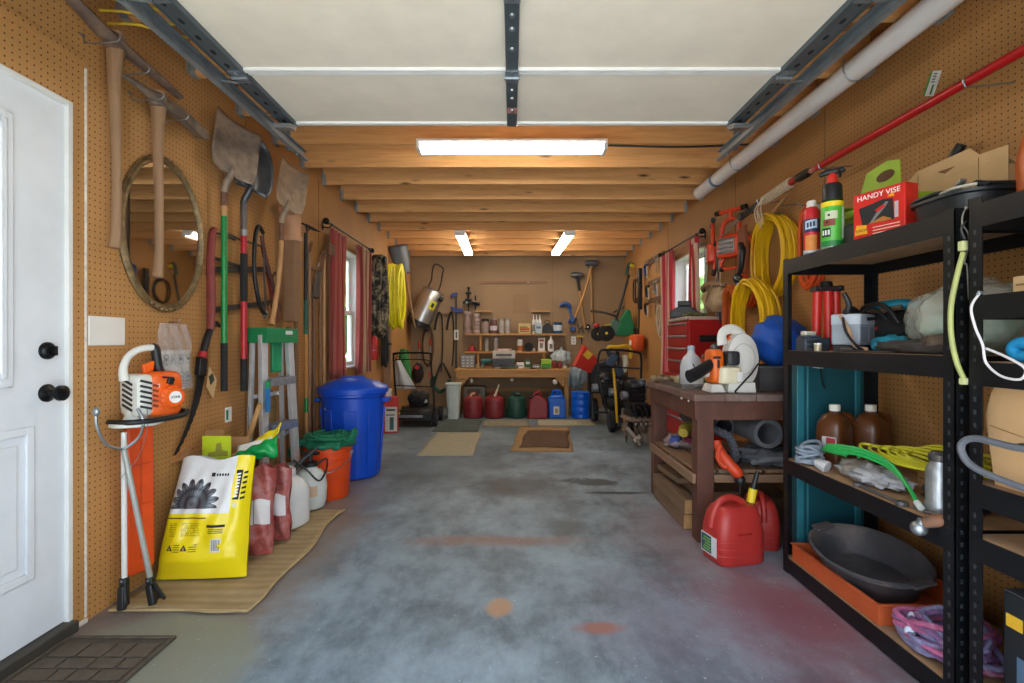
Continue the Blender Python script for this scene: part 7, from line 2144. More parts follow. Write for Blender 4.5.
o = MB(M('#6a6a6c', .4, .6, .2)).bx(-.06, .06, -.06, .06, 0, .14).cyl((-.06, 0, .12), (-.13, -.02, .16), .028).cyl((0, 0, .14), (.02, 0, .30), .04).sph((.02, 0, .33), .05, 12, 8).cyl((-.12, -.03, .26), (.0, -.02, .23), .022); o.obj('casting', t, fix=False, bev=.006)
o = MB(M('#c9a82a', .5)).lathe([(.02, 0), (.02, .03), (0, .032)], (.05, -.05, .14), 12); o.obj('yellow_cap', t)
o = MB(M('#d0521e', .5)).sph((-.12, -.03, .21), .03, 10, 8); o.obj('orange_bulb', t)
t = thing('steel_bin', 'dark galvanized steel bin at the wall end of the brown workbench', 'bin', (1.68, 3.10, TZ))
o = MB(M('#6b696c', .45, .7, .3, 10)).bx(-.19, .19, -.15, .15, 0, .006).bx(-.19, -.186, -.15, .15, .006, .15).bx(.186, .19, -.15, .15, .006, .15).bx(-.186, .186, -.15, -.146, .006, .15).bx(-.186, .186, .146, .15, .006, .15); o.obj('bin', t, fix=False)
o = MB(STEEL).bx(-.195, .195, -.154, -.146, .14, .152).bx(-.195, .195, .146, .154, .14, .152); o.obj('rolled_rim', t, fix=False)
t = thing('blue_bag', 'bright blue stuffed nylon bag on the steel bin under the yellow cables', 'bag', (1.69, 3.10, TZ + .152))
o = MB(M('#1050b0', .55, 0, .15, 10, .3)).sph((0, .0, .165), (.165, .13, .17), 36, 22, lambda d: (1 + .04 * math.sin(d.x * 7 + d.z * 3) + .035 * math.sin(d.z * 11 + d.x * 5)) * (1.0 - .12 * max(0, d.z))); o.obj('sack', t)
o = MB(M('#0c3a86', .6)).tube([(-.1, -.05, .30), (-.06, -.11, .26), (-.04, -.13, .1)], .007, 6, 3); o.obj('drawstring', t)
o = MB(M('#dcdcd8', .5)).sph((.05, -.13, .03), (.02, .015, .02), 10, 8); o.obj('toggle', t)
def gas_can(label, loc, rz, sc_, spout, lab):
    t = thing('gas_can', label, 'fuel can', loc, rz, 'red plastic gas cans beside the black shelf')
    t.scale = (sc_,) * 3
    GC = M('#b0302a', .42, 0, .12, 8)
    o = MB(GC)
    nx, ny = 12, 10
    prof = [(0, .92), (.02, 1.0), (.17, 1.0), (.20, .98), (.27, .80), (.315, .55), (.33, .30)]
    vs = []
    rings = []
    for z, k in prof:
        hx, hy = .155, .115
        ex = hx * (.5 + .5 * k) if z > .2 else hx * k
        ey = hy * (.45 + .55 * k) if z > .2 else hy * k
        ox = .02 * (1 - k) if z > .2 else 0
        r_ = []
        for q_ in range(32):
            a = 2 * PI * q_ / 32
            ca, sa = math.cos(a), math.sin(a)
            e = (abs(ca) ** 5 + abs(sa) ** 5) ** (-.2)
            r_.append((ox + ex * ca * e, ey * sa * e, z))
        rings.append(r_)
    vs = [p for r_ in rings for p in r_]
    fs = [(i * 32 + k, i * 32 + (k + 1) % 32, (i + 1) * 32 + (k + 1) % 32, (i + 1) * 32 + k) for i in range(len(prof) - 1) for k in range(32)]
    fs += [tuple(range(31, -1, -1)), tuple((len(prof) - 1) * 32 + k for k in range(32))]
    o.add(vs, fs)
    b = o.obj('body', t, bev=.004)
    o = MB(GC)
    for z in (.06, .1, .14): o.lathe([(.998, z - .004), (1.012, z), (.998, z + .004)], (0, 0, 0), 32, sx=.155, sy=.115, sq=5)
    o.obj('molded_rib', b)
    o = MB(GC).tube([(-.142, 0, .20), (-.132, 0, .27), (-.09, 0, .345), (-.02, 0, .368), (.05, 0, .345), (.075, 0, .31)], [.022, .021, .02, .02, .021, .024], 14, 4); o.obj('handle', t)
    if spout:
        o = MB(M('#8fc04a', .5)).lathe([(.04, 0), (.042, .004), (.042, .012), (.036, .014)], (.115, 0, .285), 20)
        o.obj('green_ring', t, rot=(0, 0, 0))
        o = MB(BLACK).tube([(.112, 0, .285), (.122, 0, .33)], [.034, .027], 16).tube([(.14, 0, .40), (.165, 0, .49), (.175, 0, .515)], [.017, .014, .011], 12, 2); o.obj('spout', t, fix=False)
        o = MB(M('#e0c41e', .45)).tube([(.122, 0, .325), (.143, 0, .41)], .025, 16); o.obj('yellow_collar', t)
    if lab:
        o = MB(M('#d6d6d6', .5)).bx(-.1575, -.1555, -.07, .08, .04, .155); lb = o.obj('warning_label', b)
        o = MB(M('#2a4a5a', .6)).bx(-.159, -.1576, -.02, .074, .048, .148)
        o.obj('label_panel', lb)
        o = MB(M('#7ab04a', .6))
        for q_ in range(5): o.bx(-.1602, -.1591, -.014, .06 - .01 * (q_ % 3), .058 + q_ * .017, .066 + q_ * .017)
        o.obj('print', lb, fix=False)
        text('GASOLINE', .02, M('#a8241c', .5), b, (.0, -.1168, .185), (90, 0, 0), 'molded_lettering', .002)
    return t
gas_can('red gas can with a yellow collared black spout, in front of the brown workbench', (1.17, 2.60, 0), 12, .88, True, True)
gas_can('second red gas can half hidden behind the black shelf post', (1.415, 2.80, 0), 75, .78, False, False)
t = thing('steel_locker', 'teal steel locker standing between the brown workbench and the black shelves', 'locker', (1.66, 2.57, 0))
TEAL = M('#1b5560', .4, .2, .15, 4)
o = MB(TEAL).bx(-.195, .20, -.05, .05, 0, 1.08); o.obj('body', t, bev=.006)
o = MB(M('#2f7a86', .35, .2)).bx(-.195, -.16, -.056, -.05, .02, 1.07).bx(.10, .125, -.062, -.05, .02, 1.07).bx(-.145, -.135, -.054, -.05, .02, 1.07); o.obj('door_seam', t, fix=False, bev=.003)
o = MB(M('#c9cccc', .4, .3)).box((-.09, -.057, 1.03), (.05, .012, .035), (0, 8, 0)); o.obj('latch', t, bev=.003)
o = MB(BLACK).tube([(-.08, -.062, 1.015), (-.075, -.064, .96), (-.06, -.062, .91)], .004, 6, 3); o.obj('latch_string', t)
PWD = M('#15171a', .38, .35, .25, 12, 0, dirt='#3a3835', damt=.62)
BOARD = M('#a5805c', .8, 0, .12, 18, 0, dirt='#7d6a5a', damt=.5)
SX0, SX1 = 1.367, 1.815
def shelf_unit(label, y0, y1, levels, ztop):
    t = thing('shelving_unit', label, 'shelves', ((SX0 + SX1) / 2, (y0 + y1) / 2, 0), 0, 'black steel shelving units')
    hx, hy = (SX1 - SX0) / 2, (y1 - y0) / 2
    for sx_ in (-1, 1):
        for sy_ in (-1, 1):
            o = MB(PWD)
            a, b = sx_ * hx, sx_ * (hx - .042)
            o.bx(min(a, b), max(a, b), min(sy_ * hy, sy_ * (hy - .003)), max(sy_ * hy, sy_ * (hy - .003)), 0, ztop)
            a2 = sx_ * (hx - .003)
            o.bx(min(a, a2), max(a, a2), min(sy_ * hy, sy_ * (hy - .042)), max(sy_ * hy, sy_ * (hy - .042)), 0, ztop)
            u = o.obj('upright', t, fix=False)
            o = MB(M('#3c4043', .5, .4))
            z = .06
            while z < ztop - .03:
                c = sx_ * (hx - .021)
                o.bx(c - .004, c + .004, sy_ * hy - .0006 if sy_ > 0 else sy_ * hy - .0008, sy_ * hy + .0008 if sy_ > 0 else sy_ * hy + .0006, z, z + .014)
                if sx_ < 0:
                    cy = sy_ * (hy - .021)
                    o.bx(-hx - .0008, -hx + .0006, cy - .004, cy + .004, z, z + .014)
                    o.bx(-hx - .0008 + .0034, -hx + .004, cy - .004, cy + .004, z, z + .014)
                    o.bx(c - .004, c + .004, sy_ * (hy - .0034) - .0004, sy_ * (hy - .0034) + .0004, z, z + .014)
                z += .038
            o.obj('slot', u, fix=False)
    for z in levels:
        o = MB(PWD)
        o.bx(-hx - .001, -hx + .0022, -hy + .004, hy - .004, z - .07, z)
        o.bx(hx - .005, hx - .003, -hy + .004, hy - .004, z - .07, z)
        o.bx(-hx + .004, hx - .004, -hy + .0035, -hy + .0055, z - .07, z).bx(-hx + .004, hx - .004, hy - .0055, hy - .0035, z - .07, z)
        o.bx(-hx + .0022, -hx + .03, -hy + .006, hy - .006, z - .021, z - .0175)
        o.obj('shelf_frame', t, fix=False)
        o = MB(BOARD).bx(-hx + .004, hx - .006, -hy + .007, hy - .007, z - .0172, z + .001); o.obj('shelf_board', t)
    return t
LV = [.078, .565, 1.105, 1.555]
shelf_unit('black slotted steel shelving unit with four shelves, the farther of the pair', 1.512, 2.47, LV, 1.562)
LV2 = [.078, .575, .735, 1.09, 1.285, 1.555]
shelf_unit('black slotted steel shelving unit at the right edge, nearer of the pair', .62, 1.468, LV2, 1.575)
Z0, Z1, Z2, Z3 = [z + .0015 for z in LV]
def spray(label, x, y, col, h, r_, cap, top, labels, grp='spray cans on the top shelf', face=-125, name='spray_can'):
    t = thing(name, label, 'spray can', (x, y, Z3), face + 90, grp)
    o = MB(col).lathe([(r_ * .94, 0), (r_, .004), (r_, h - .03), (r_ * .9, h - .012), (r_ * .62, h)], (0, 0, 0), 24); b = o.obj('can', t)
    o = MB(STEEL).lathe([(r_ * 1.01, .002), (r_ * 1.02, .006), (r_ * 1.01, .010)], (0, 0, 0), 24); o.f = [f_ for f_ in o.f if len(f_) == 4]; o.k = o.k[:len(o.f)]; o.obj('bottom_rim', b)
    o = MB(cap).lathe([(r_ * .62, h), (r_ * .60, h + top * .85), (r_ * .5, h + top), (0, h + top)], (0, 0, 0), 20); o.obj('cap', t)
    for z0, z1, a0, a1, c_ in labels:
        o = MB(c_).grid(lambda u, v: (math.sin(a0 + (a1 - a0) * u) * r_ * 1.012, -math.cos(a0 + (a1 - a0) * u) * r_ * 1.012, h * (z0 + (z1 - z0) * v)), 14, 2)
        o.obj('label', b, sharp=80)
    return t, b
SR = M('#c41f2a', .35, .1, .06)
NAVY = M('#1c2450', .45)
PALE = M('#b9cbe0', .45)
ORP = M('#e08a3c', .5)
lab = [(.46, .74, -2.2, 2.2, NAVY), (.08, .40, -.75, .75, ORP), (.02, .1, -2.2, 2.2, PALE)]
for (x, y, lb_) in ((1.412, 2.31, 'red spray can with a navy label at the far end of the top shelf'), (1.475, 2.375, 'second red spray can standing behind the first and next to the green can')):
    t, b = spray(lb_, x, y, SR, .225, .034, M('#d9d4cc', .4), .03, lab)
    o = MB(PALE).grid(lambda u, v: (math.sin(-.75 + 1.5 * u) * .03495, -math.cos(-.75 + 1.5 * u) * .03495, .225 * (.52 + .18 * v) + .006 * u), 10, 2); o.obj('label_name', b, sharp=80)
    o = MB(NAVY)
    for i in range(3): o.grid(lambda u, v: (math.sin(-.5 + .36 * i + .24 * u) * .0354, -math.cos(-.5 + .36 * i + .24 * u) * .0354, .225 * (.56 + .1 * v) + .002 * i), 4, 2)
    o.obj('lettering', b, sharp=80)
GC_ = M('#4fb03a', .35, 0, .1)
t, b = spray('tall green spray can with a black cap and red trigger nozzle', 1.418, 2.17, GC_, .215, .044, BLACK, .075,
             [(.86, .96, -2, 2, M('#e8c81c', .45)), (.02, .16, -2, 2, M('#157a3a', .45)), (.60, .76, -.6, .5, M('#cfd6b8', .5)), (.46, .60, -.8, .3, M('#8a3a2a', .5)), (.24, .42, -.95, -.1, INK), (.20, .84, .95, 1.5, M('#dfe6e2', .5))], face=-125)
t.children[1].scale = (1.45, 1.45, 1)
o = MB(M('#c8281c', .4)).lathe([(.022, .288), (.02, .32), (.014, .335)], (0, 0, 0), 14); o.obj('trigger_neck', t)
o = MB(BLACK).tube([(-.05, 0, .335), (-.02, 0, .345), (.03, 0, .345), (.045, 0, .35)], [.007, .013, .013, .009], 10, 2).tube([(.025, -.01, .34), (.03, -.03, .31)], [.008, .006], 8); o.obj('trigger', t, fix=False)
o = MB(INK)
for i, (z0, z1, a0) in enumerate(((.30, .36, -.8), (.30, .36, -.45), (.66, .70, -.35), (.52, .56, -.5))): o.grid(lambda u, v: (math.sin(a0 + .2 * u) * .0452, -math.cos(a0 + .2 * u) * .0452, .215 * (z0 + (z1 - z0) * v)), 4, 2)
o.m(WHITE)
for i in range(3): o.grid(lambda u, v: (math.sin(-.85 + .26 * i + .16 * u) * .0458, -math.cos(-.85 + .26 * i + .16 * u) * .0458, .215 * (.28 + .1 * v)), 4, 2)
o.obj('lettering', b, sharp=80)
t = thing('black_case', 'small black plastic case between the green spray can and the red box', 'case', (1.49, 2.085, Z3), 8)
t.scale = (.8, .8, 1)
o = MB(M('#1a1b1e', .45)).bx(-.06, .06, -.055, .055, 0, .095); o.obj('case', t, bev=.006)
o = MB(M('#2c2e32', .5)).bx(-.064, -.06, -.04, .04, .02, .08).bx(-.03, .03, -.06, -.055, .02, .07); o.obj('clasp', t, fix=False, bev=.002)
t = thing('lime_carton', 'open lime green cardboard box with a brown oval cutout behind the red box', 'box', (1.655, 2.17, Z3), 0)
LG = M('#8fae22', .55, 0, .1)
o = MB(LG).bx(-.085, -.08, -.19, .17, 0, .20).bx(.08, .085, -.19, .17, 0, .20).bx(-.08, .08, -.19, -.185, 0, .20).bx(-.08, .08, .165, .17, 0, .2).bx(-.08, .08, -.185, .165, 0, .004); o.obj('box', t, fix=False)
o = MB(LG).prism([(-.19, .20), (-.185, .33), (-.12, .35), (.0, .335), (.04, .25), (.05, .20)], -.085, -.081, 'yz'); fp = o.obj('display_flap', t)
o = MB(M('#5a3a20', .7)).prism([(-.11 + .05 * math.cos(2 * PI * i / 20), .29 + .022 * math.sin(2 * PI * i / 20)) for i in range(20)], -.0868, -.0852, 'yz'); o.obj('oval_cutout', fp)
o = MB(LG).box((-.11, .12, .17), (.06, .12, .004), (0, -35, 12)); o.obj('side_flap', t)
o = MB(LG).box((.0, .21, .21), (.16, .1, .004), (-20, 0, 0)); o.obj('end_flap', t)
t = thing('vise_box', 'red printed cardboard box with white lettering and a tool picture on the top shelf', 'box', (1.452, 1.91, Z3), -72)
RB = M('#c9221a', .4, 0, .06)
o = MB(RB).bx(-.098, .098, -.035, .035, 0, .185); b = o.obj('box', t, bev=.002)
o = MB(INK).prism([(-.075, .125), (.02, .140), (.055, .135), (.06, .055), (-.06, .055)], -.0362, -.0354); pc = o.obj('picture_panel', b)
o = MB(M('#b0702a', .5)).prism([(-.04, .056), (.02, .075), (.05, .06), (.05, .056)], -.0370, -.0363).m(M('#8f8f94', .4, .5)).prism([(-.03, .06), (-.02, .06), (.03, .11), (.04, .125), (.03, .128), (.0, .10)], -.0376, -.0371); o.m(M('#c9c9cc', .4, .4)).prism([(.062, .06), (.075, .06), (.075, .12), (.062, .12)], -.037, -.0356); o.m(RB).prism([(-.01, .105), (.02, .12), (.03, .112), (.0, .095)], -.0384, -.0378); o.obj('tool_picture', pc, fix=False)
o = MB(M('#e6a51e', .5)).prism([(-.092, .02), (-.04, .02), (-.045, .055), (-.085, .06)], -.0364, -.0354).prism([(.035, .145), (.06, .142), (.055, .158)], -.0364, -.0354); o.obj('yellow_flash', b, fix=False)
text('HANDY VISE', .028, M('#f0ece6', .5), b, (.0, -.0358, .163), (90, 0, 0), 'lettering', .0004, sx=1.05)
ob = text('3 INCH', .014, INK, b, (-.065, -.0368, .036), (90, 0, 0), 'lettering', .0003)
o = MB(M('#f0d8c8', .5)); [o.bx(-.02 + .0 * i, .08, -.0362, -.0354, .014 + i * .012, .017 + i * .012) for i in range(3)]; o.obj('fine_print', b, fix=False)
o = MB(M('#d9b81e', .5)).bx(-.0988, -.0978, -.03, .03, .02, .06); o.obj('end_label', b)
t = thing('kraft_box', 'opened brown cardboard box standing behind the black drain pan', 'box', (1.778, 1.95, Z3), 0)
t.scale = (.55, 1.2, 1.1)
KR = M('#cda878', .85, 0, .08, 10)
o = MB(KR).prism([(-.19, 0), (.20, 0), (.20, .255), (.13, .295), (-.07, .30), (-.10, .265), (-.19, .26)], -.062, -.058, 'yz')
o.bx(-.06, .10, -.19, -.186, 0, .2).bx(-.06, .10, .196, .20, 0, .2).bx(-.06, .1, -.186, .196, 0, .004).bx(.096, .1, -.186, .196, .004, .2); o.obj('box', t, fix=False)
o = MB(KR).box((.02, -.0, .21), (.17, .36, .004), (0, 14, 0)); o.obj('flap', t)
o = MB(M('#7a5836', .8)).prism([(-.02, .258), (.02, .245), (.05, .262)], -.0632, -.0622, 'yz').bx(-.0632, -.0622, -.10, -.098, .0, .255).bx(-.0632, -.0622, .128, .13, .0, .28); o.obj('crease', t, fix=False)
t = thing('drain_pan', 'black plastic drain pan holding hoses in front of the brown cardboard box', 'pan', (1.575, 1.67, Z3), 0)
t.scale = (1, .95, .8)
DP = M('#1d2226', .42, 0, .15)
o = MB(DP).lathe([(.0, .004), (.86, .004), (.93, .085), (1.0, .09), (1.0, .102), (.96, .104), (.9, .095), (.83, .012), (.0, .012)], (0, 0, 0), 48, sx=.15, sy=.15, sq=3.4); o.v = [v for v in o.v]; o.obj('pan', t)
o = MB(BLACK).tube([(-.12, .12, .106), (-.11, .1, .125), (-.10, .02, .13), (-.02, -.03, .12), (.06, .0, .12), (.05, .1, .115), (-.04, .12, .11)], .010, 8, 5); o.obj('hose', t)
o = MB(BLACK).tube([(-.07, -.13, .11), (-.08, -.1, .13), (-.03, -.08, .135), (.03, -.11, .125), (.02, -.13, .115)], .012, 8, 5); o.obj('hose', t)
o = MB(M('#c9c5b8', .5)).tube([(-.10, .02, .125), (-.12, -.06, .122), (-.11, -.13, .115)], .006, 6, 3); o.obj('white_tube', t)
o = MB(STEEL).tube([(-.07, -.01, .13), (-.075, -.03, .15), (-.08, -.05, .16)], [.011, .013, .010], 10); o.obj('nozzle', t)
t = thing('black_tube', 'black tube propped on the pegboard behind the brown cardboard box', 'tube', (1.85, 2.2, Z3 + .03), 0)
o = MB(BLACK).tube([(0, .16, .0), (.03, -.0, .24), (.06, -.12, .40)], .019, 14); o.obj('tube', t)
o = MB(M('#6a6e72', .4)).tube([(-.015, .1, .09), (.012, -.01, .25), (.04, -.10, .375)], .004, 6); o.obj('seam_stripe', t)
t = thing('orange_jug', 'orange jug with a white label at the very edge on the nearer shelving unit', 'jug', (1.565, 1.40, LV2[5] + .0015), 0)
o = MB(M('#b0541c', .4, 0, .12)).lathe([(.07, 0), (.085, .01), (.09, .12), (.075, .2), (.04, .25), (.03, .27)], (0, 0, 0), 26); o.obj('body', t)
o = MB(PAPER).grid(lambda u, v: (math.sin(-1.6 + 1.7 * u) * .0905, -math.cos(-1.6 + 1.7 * u) * .0905, .03 + .09 * v), 14, 2); o.obj('label', t, sharp=80)
o = MB(M('#5a2e14', .5)).lathe([(.034, .265), (.034, .30), (0, .302)], (0, 0, 0), 16); o.obj('cap', t)
t = thing('road_flares', 'folded tripod of three bright red tubes on the middle shelf', 'tripod', (1.535, 2.395, Z2 + .0015), -10)
o_ = None
for i, (dx, dy) in enumerate(((-.042, -.01), (0, -.03), (.042, .0))):
    o = MB(M('#c8281e', .35, 0, .08)).tube([(dx * 1.15, dy, .0), (dx, dy * .6, .295)], .0205, 16); o.obj('leg', t)
o = MB(BLACK).bx(-.065, .065, -.04, .025, .285, .31).lathe([(.03, .31), (.025, .335), (0, .337)], (0, 0, 0), 14).sph((-.045, -.045, .30), .012, 8, 6).sph((.045, -.04, .30), .012, 8, 6); o.obj('tripod_head', t, fix=False, bev=.004)
t = thing('plug_pack', 'dark blue-grey power unit with sockets at the far front corner of the middle shelf', 'power unit', (1.425, 2.325, Z2), -8)
o = MB(M('#2d3744', .5, 0, .15)).bx(-.055, .055, -.05, .05, 0, .06).bx(-.05, .02, -.045, .04, .06, .072); o.obj('housing', t, fix=False, bev=.004)
o = MB(M('#0f1216', .5))
for i in range(2): o.bx(-.045, .01, -.0515, -.05, .012 + i * .022, .026 + i * .022)
o.obj('socket', t, fix=False)
o = MB(M('#cfcab6', .5)).box((-.01, .02, .082), (.05, .04, .02), (0, 0, 10)); o.obj('white_block', t, bev=.003)
t = thing('putty_tin', 'tiny brass and white tin at the front edge of the middle shelf', 'tin', (1.395, 2.235, Z2))
o = MB(M('#b0a488', .4, .3)).lathe([(.016, 0), (.016, .03)], (0, 0, 0), 14); o.obj('tin', t)
o = MB(WHITE).lathe([(.0165, .03), (.0165, .036), (0, .037)], (0, 0, 0), 14); o.obj('lid', t)
t = thing('car_battery_charger', 'grey boxy battery charger with cables piled on top on the middle shelf', 'charger', (1.47, 2.11, Z2), 34)
t.scale = (.84, .84, .95)
o = MB(M('#888f98', .45, 0, .08)).bx(-.095, .085, -.065, .065, .03, .155); b = o.obj('housing', t, bev=.008)
o = MB(M('#a6adb5', .45)).bx(-.097, .087, -.067, .067, .118, .168); o.obj('lid', b, bev=.008)
o = MB(BLACK).bx(-.09, .08, -.06, .06, 0, .03); o.obj('foot', b, bev=.004)
o = MB(M('#5d646c', .5))
for i in range(9): o.bx(-.085 + i * .009, -.081 + i * .009, -.0668, -.065, .045, .11)
o.obj('vent', b, fix=False)
o = MB(M('#707880', .5)).bx(.01, .075, -.0668, -.065, .045, .11); o.obj('panel', b)
o = MB(BLACK).tube([(.075, -.07, .15), (.0, -.075, .146), (-.02, -.07, .145)], .008, 8, 3).tube([(-.08, .0, .17), (-.10, -.02, .21), (-.11, -.0, .26)], [.016, .014, .01], 10, 2).tube([(-.08, .0, .175), (.0, .01, .19), (.08, .02, .18), (.12, .03, .15)], .018, 10, 3); o.obj('clamp_handle', t, fix=False)
o = MB(BLACK).tube([(.08, .0, .17), (.12, -.04, .20), (.17, -.09, .14), (.17, -.11, .06), (.12, -.08, .02), (.0, -.09, .012), (-.12, -.08, .012), (-.15, -.03, .08), (-.12, .0, .15)], .007, 6, 5); o.obj('cable', t)
o = MB(M('#b08a6a', .6)).tube([(-.1, .02, .16), (-.13, -.03, .1), (-.125, -.05, .03), (-.1, -.1, .012)], .008, 6, 4); o.obj('tan_cable', t)
t = thing('dark_toolbag', 'dark open tool bag behind the grey charger on the middle shelf', 'bag', (1.69, 2.17, Z2), 0)
o = MB(M('#17181b', .8, 0, .3, 16, .3)).sph((0, 0, .085), (.10, .15, .09), 26, 16, crumple(81, .12, 7)).flat(); o.obj('bag', t, sharp=80)
o = MB(BLACK).tube([(-.07, .12, .12), (-.09, .06, .2), (-.09, -.06, .2), (-.07, -.12, .12)], .009, 8, 4); o.obj('strap', t)
o = MB(M('#b3302a', .6)).sph((-.095, -.03, .1), .01, 8, 6); o.obj('red_button', t)
TEALC = M('#1f8fa6', .75, 0, .2, 16, .3)
t = thing('teal_cloth', 'bright teal folded cloth behind the charger on the middle shelf', 'cloth', (1.70, 2.17, Z2 + .18), 0)
o = MB(TEALC).sph((0, 0, .02), (.08, .13, .03), 24, 12, crumple(83, .1, 6)).flat(); o.obj('cloth', t, sharp=80)
o = MB(M('#5a4a3a', .85)).tube([(-.05, -.1, .01), (-.08, 0, .0), (-.05, .1, .01)], .012, 8, 3); o.obj('hem', t)
t = thing('teal_towel', 'teal towel bunched near the front of the middle shelf', 'cloth', (1.52, 1.97, Z2), 0)
o = MB(TEALC).sph((0, 0, .032), (.06, .055, .035), 24, 14, crumple(84, .18, 7)).flat(); o.obj('towel', t, sharp=80)
o = MB(M('#1a6f84', .75)).tube([(-.055, -.03, .03), (-.06, .0, .05), (-.05, .03, .03)], .008, 8, 3); o.obj('fold', t)
t = thing('plastic_bag', 'large clear plastic bag of green cloth on the middle shelf by the near post', 'plastic bag', (1.635, 1.72, Z2), 0)
o = MB(film('#d3d6c8', .42, .15, 16)).sph((0, 0, .125), (.17, .20, .135), 34, 22, crumple(85, .13, 6)).flat(); o.obj('film', t, sharp=80)
o = MB(M('#7fae98', .6, 0, .25, 10)).sph((0.0, .0, .09), (.13, .14, .08), 26, 16, crumple(86, .15, 6)).flat(); o.obj('green_cloth', t, sharp=80)
o = MB(M('#c9c070', .6, 0, .2)).sph((-.02, -.06, .13), (.08, .06, .05), 18, 12, crumple(87, .15, 6)).flat(); o.obj('yellow_cloth', t, sharp=80)
t = thing('dark_rag', 'long dark brown rag heaped along the front of the middle shelf', 'rag', (1.437, 1.735, Z2), 0)
RAG = M('#3a332e', .9, 0, .35, 14, .5)
o = MB(RAG).sph((0, 0, .022), (.05, .19, .026), 30, 14, crumple(88, .2, 9)).flat(); o.obj('rag', t, sharp=80)
o = MB(M('#5a4a3c', .9, 0, .3, 14, .4)).sph((.0, -.10, .04), (.04, .07, .028), 22, 12, crumple(89, .18, 7)).flat(); o.obj('rag_fold', t, sharp=80)
t = thing('hand_rasp', 'flat dark rasp lying along the front edge of the middle shelf', 'rasp', (1.386, 1.93, Z2), 0)
o = MB(DKI).bx(-.012, .012, -.14, .06, 0, .008); o.obj('blade', t, bev=.002)
o = MB(M('#2a2a2c', .5)).tube([(0, .06, .008), (0, .09, .010), (0, .13, .010)], [.007, .010, .009], 8, 2); o.obj('handle', t)
for i, (y, c_) in enumerate(((1.90, '#d2d0cc'), (1.64, '#cfcac0'))):
    ob = MB(M(c_, .6)).bx(-.012, .012, -.02, .02, 0, .012 + .01 * i).obj('paper_scrap', bev=.003)
    place(ob, (1.40 if i == 0 else 1.56, 1.545 if i == 0 else 1.60, Z2), 0)
    if i: ob.location.x = 1.492; ob.location.z = Z2; ob.location.y = 1.60
    tag(ob, ['small white scrap at the front edge of the middle shelf', 'white block half under the clear plastic bag'][i], 'scrap')
def coilflat(name, label, cat, loc, mat, n, r0, r_, seed, h=.05, sxy=(1, 1), turns=None):
    t = thing(name, label, cat, loc, 0)
    g = random.Random(seed)
    pts = []
    for i in range(n):
        rr = r0 * g.uniform(.62, 1.0)
        tl_ = g.uniform(-.3, .3) * h
        ox, oy = g.uniform(-.1, .1) * r0, g.uniform(-.1, .1) * r0
        zz = r_ + i / max(1, n - 1) * h
        for k in range(10):
            a = 2 * PI * k / 10
            pts.append((ox + rr * math.cos(a) * sxy[0], oy + rr * math.sin(a) * sxy[1], max(r_, zz + tl_ * math.cos(a + i))))
    o = MB(mat).tube(pts, r_, 6, 2); o.obj('loops', t)
    return t, pts
t, pts = coilflat('grey_rope', 'coil of blue-grey rope at the far front corner of the lower middle shelf', 'rope', (1.422, 2.345, Z1), M('#8793a0', .8, 0, .2, 30), 10, .058, .008, 91, .075)
o = MB(M('#8793a0', .8)).tube([(.04, -.04, .02), (.02, -.065, .05), (-.03, -.06, .09), (-.05, -.02, .08)], .008, 6, 4); o.obj('tail', t)
JB = M('#5e3417', .3, 0, .25, 5)
for (x, y, lb_, lab_) in ((1.568, 2.38, 'brown chemical jug with a red and white label, nearer the grey rope', True), (1.735, 2.37, 'brown chemical jug without a visible label, against the pegboard', False)):
    t = thing('brown_jug', lb_, 'jug', (x, y, Z1), 30, 'brown jugs on the lower middle shelf')
    o = MB(JB).lathe([(.066, 0), (.074, .008), (.075, .15), (.070, .19), (.048, .228), (.022, .24), (.02, .25)], (0, 0, 0), 28, sx=1.0, sy=.86, sq=4); o.obj('body', t)
    o = MB(M('#d9d6ca', .45)).lathe([(.022, .247), (.024, .25), (.024, .278), (0, .28)], (0, 0, 0), 18); o.obj('cap', t)
    o = MB(JB).tube([(.015, -.03, .235), (.045, -.045, .225), (.07, -.045, .18), (.075, -.03, .13)], .013, 10, 4); o.obj('handle', t)
    if lab_:
        o = MB(M('#c4c0c0', .5)).bx(-.0772, -.0745, -.045, .02, .06, .13); lb = o.obj('label', t)
        o = MB(M('#a8323c', .5)).bx(-.0785, -.0773, -.04, .0, .085, .125); o.obj('print', lb)
t = thing('film_roll', 'crumpled clear plastic bags of parts along the lower middle shelf', 'plastic bag', (1.49, 2.03, Z1), 0)
o = MB(M('#a3a2a4', .25, 0, .25, 18, .5)).sph((0, 0, .034), (.085, .17, .038), 36, 16, crumple(92, .2, 9)).flat(); o.obj('film', t, sharp=80)
o = MB(M('#8a8076', .5, 0, .3)).sph((-.02, .06, .04), (.06, .08, .036), 22, 12, crumple(93, .2, 8)).flat(); o.obj('parts', t, sharp=80)
o = MB(M('#c9c8cc', .2)).tube([(-.08, .16, .02), (-.095, .2, .03), (-.06, .235, .02)], [.03, .02, .008], 8, 2); o.obj('twisted_end', t)
t = thing('work_shoe', 'dark grey worn shoe behind the metal flask on the lower middle shelf', 'shoe', (1.57, 1.74, Z1 + .003), 8)
o = MB(M('#2f2e30', .8, 0, .3)).sph((0, 0, .035), (.05, .11, .04), 22, 14, lambda d: 1 + .15 * max(0, -d.y) * max(0, d.z)); o.obj('upper', t)
o = MB(DKRUB).sph((0, 0, .008), (.053, .115, .009), 20, 8); o.obj('sole', t)
YCO = M('#cfc82a', .5, 0, .1)
t = thing('yellow_cord_tangle', 'tangled bright yellow cord across the back of the lower middle shelf', 'cord bundle', (1.63, 1.86, Z1 + .085), 0)
o = MB(YCO)
g = random.Random(94)
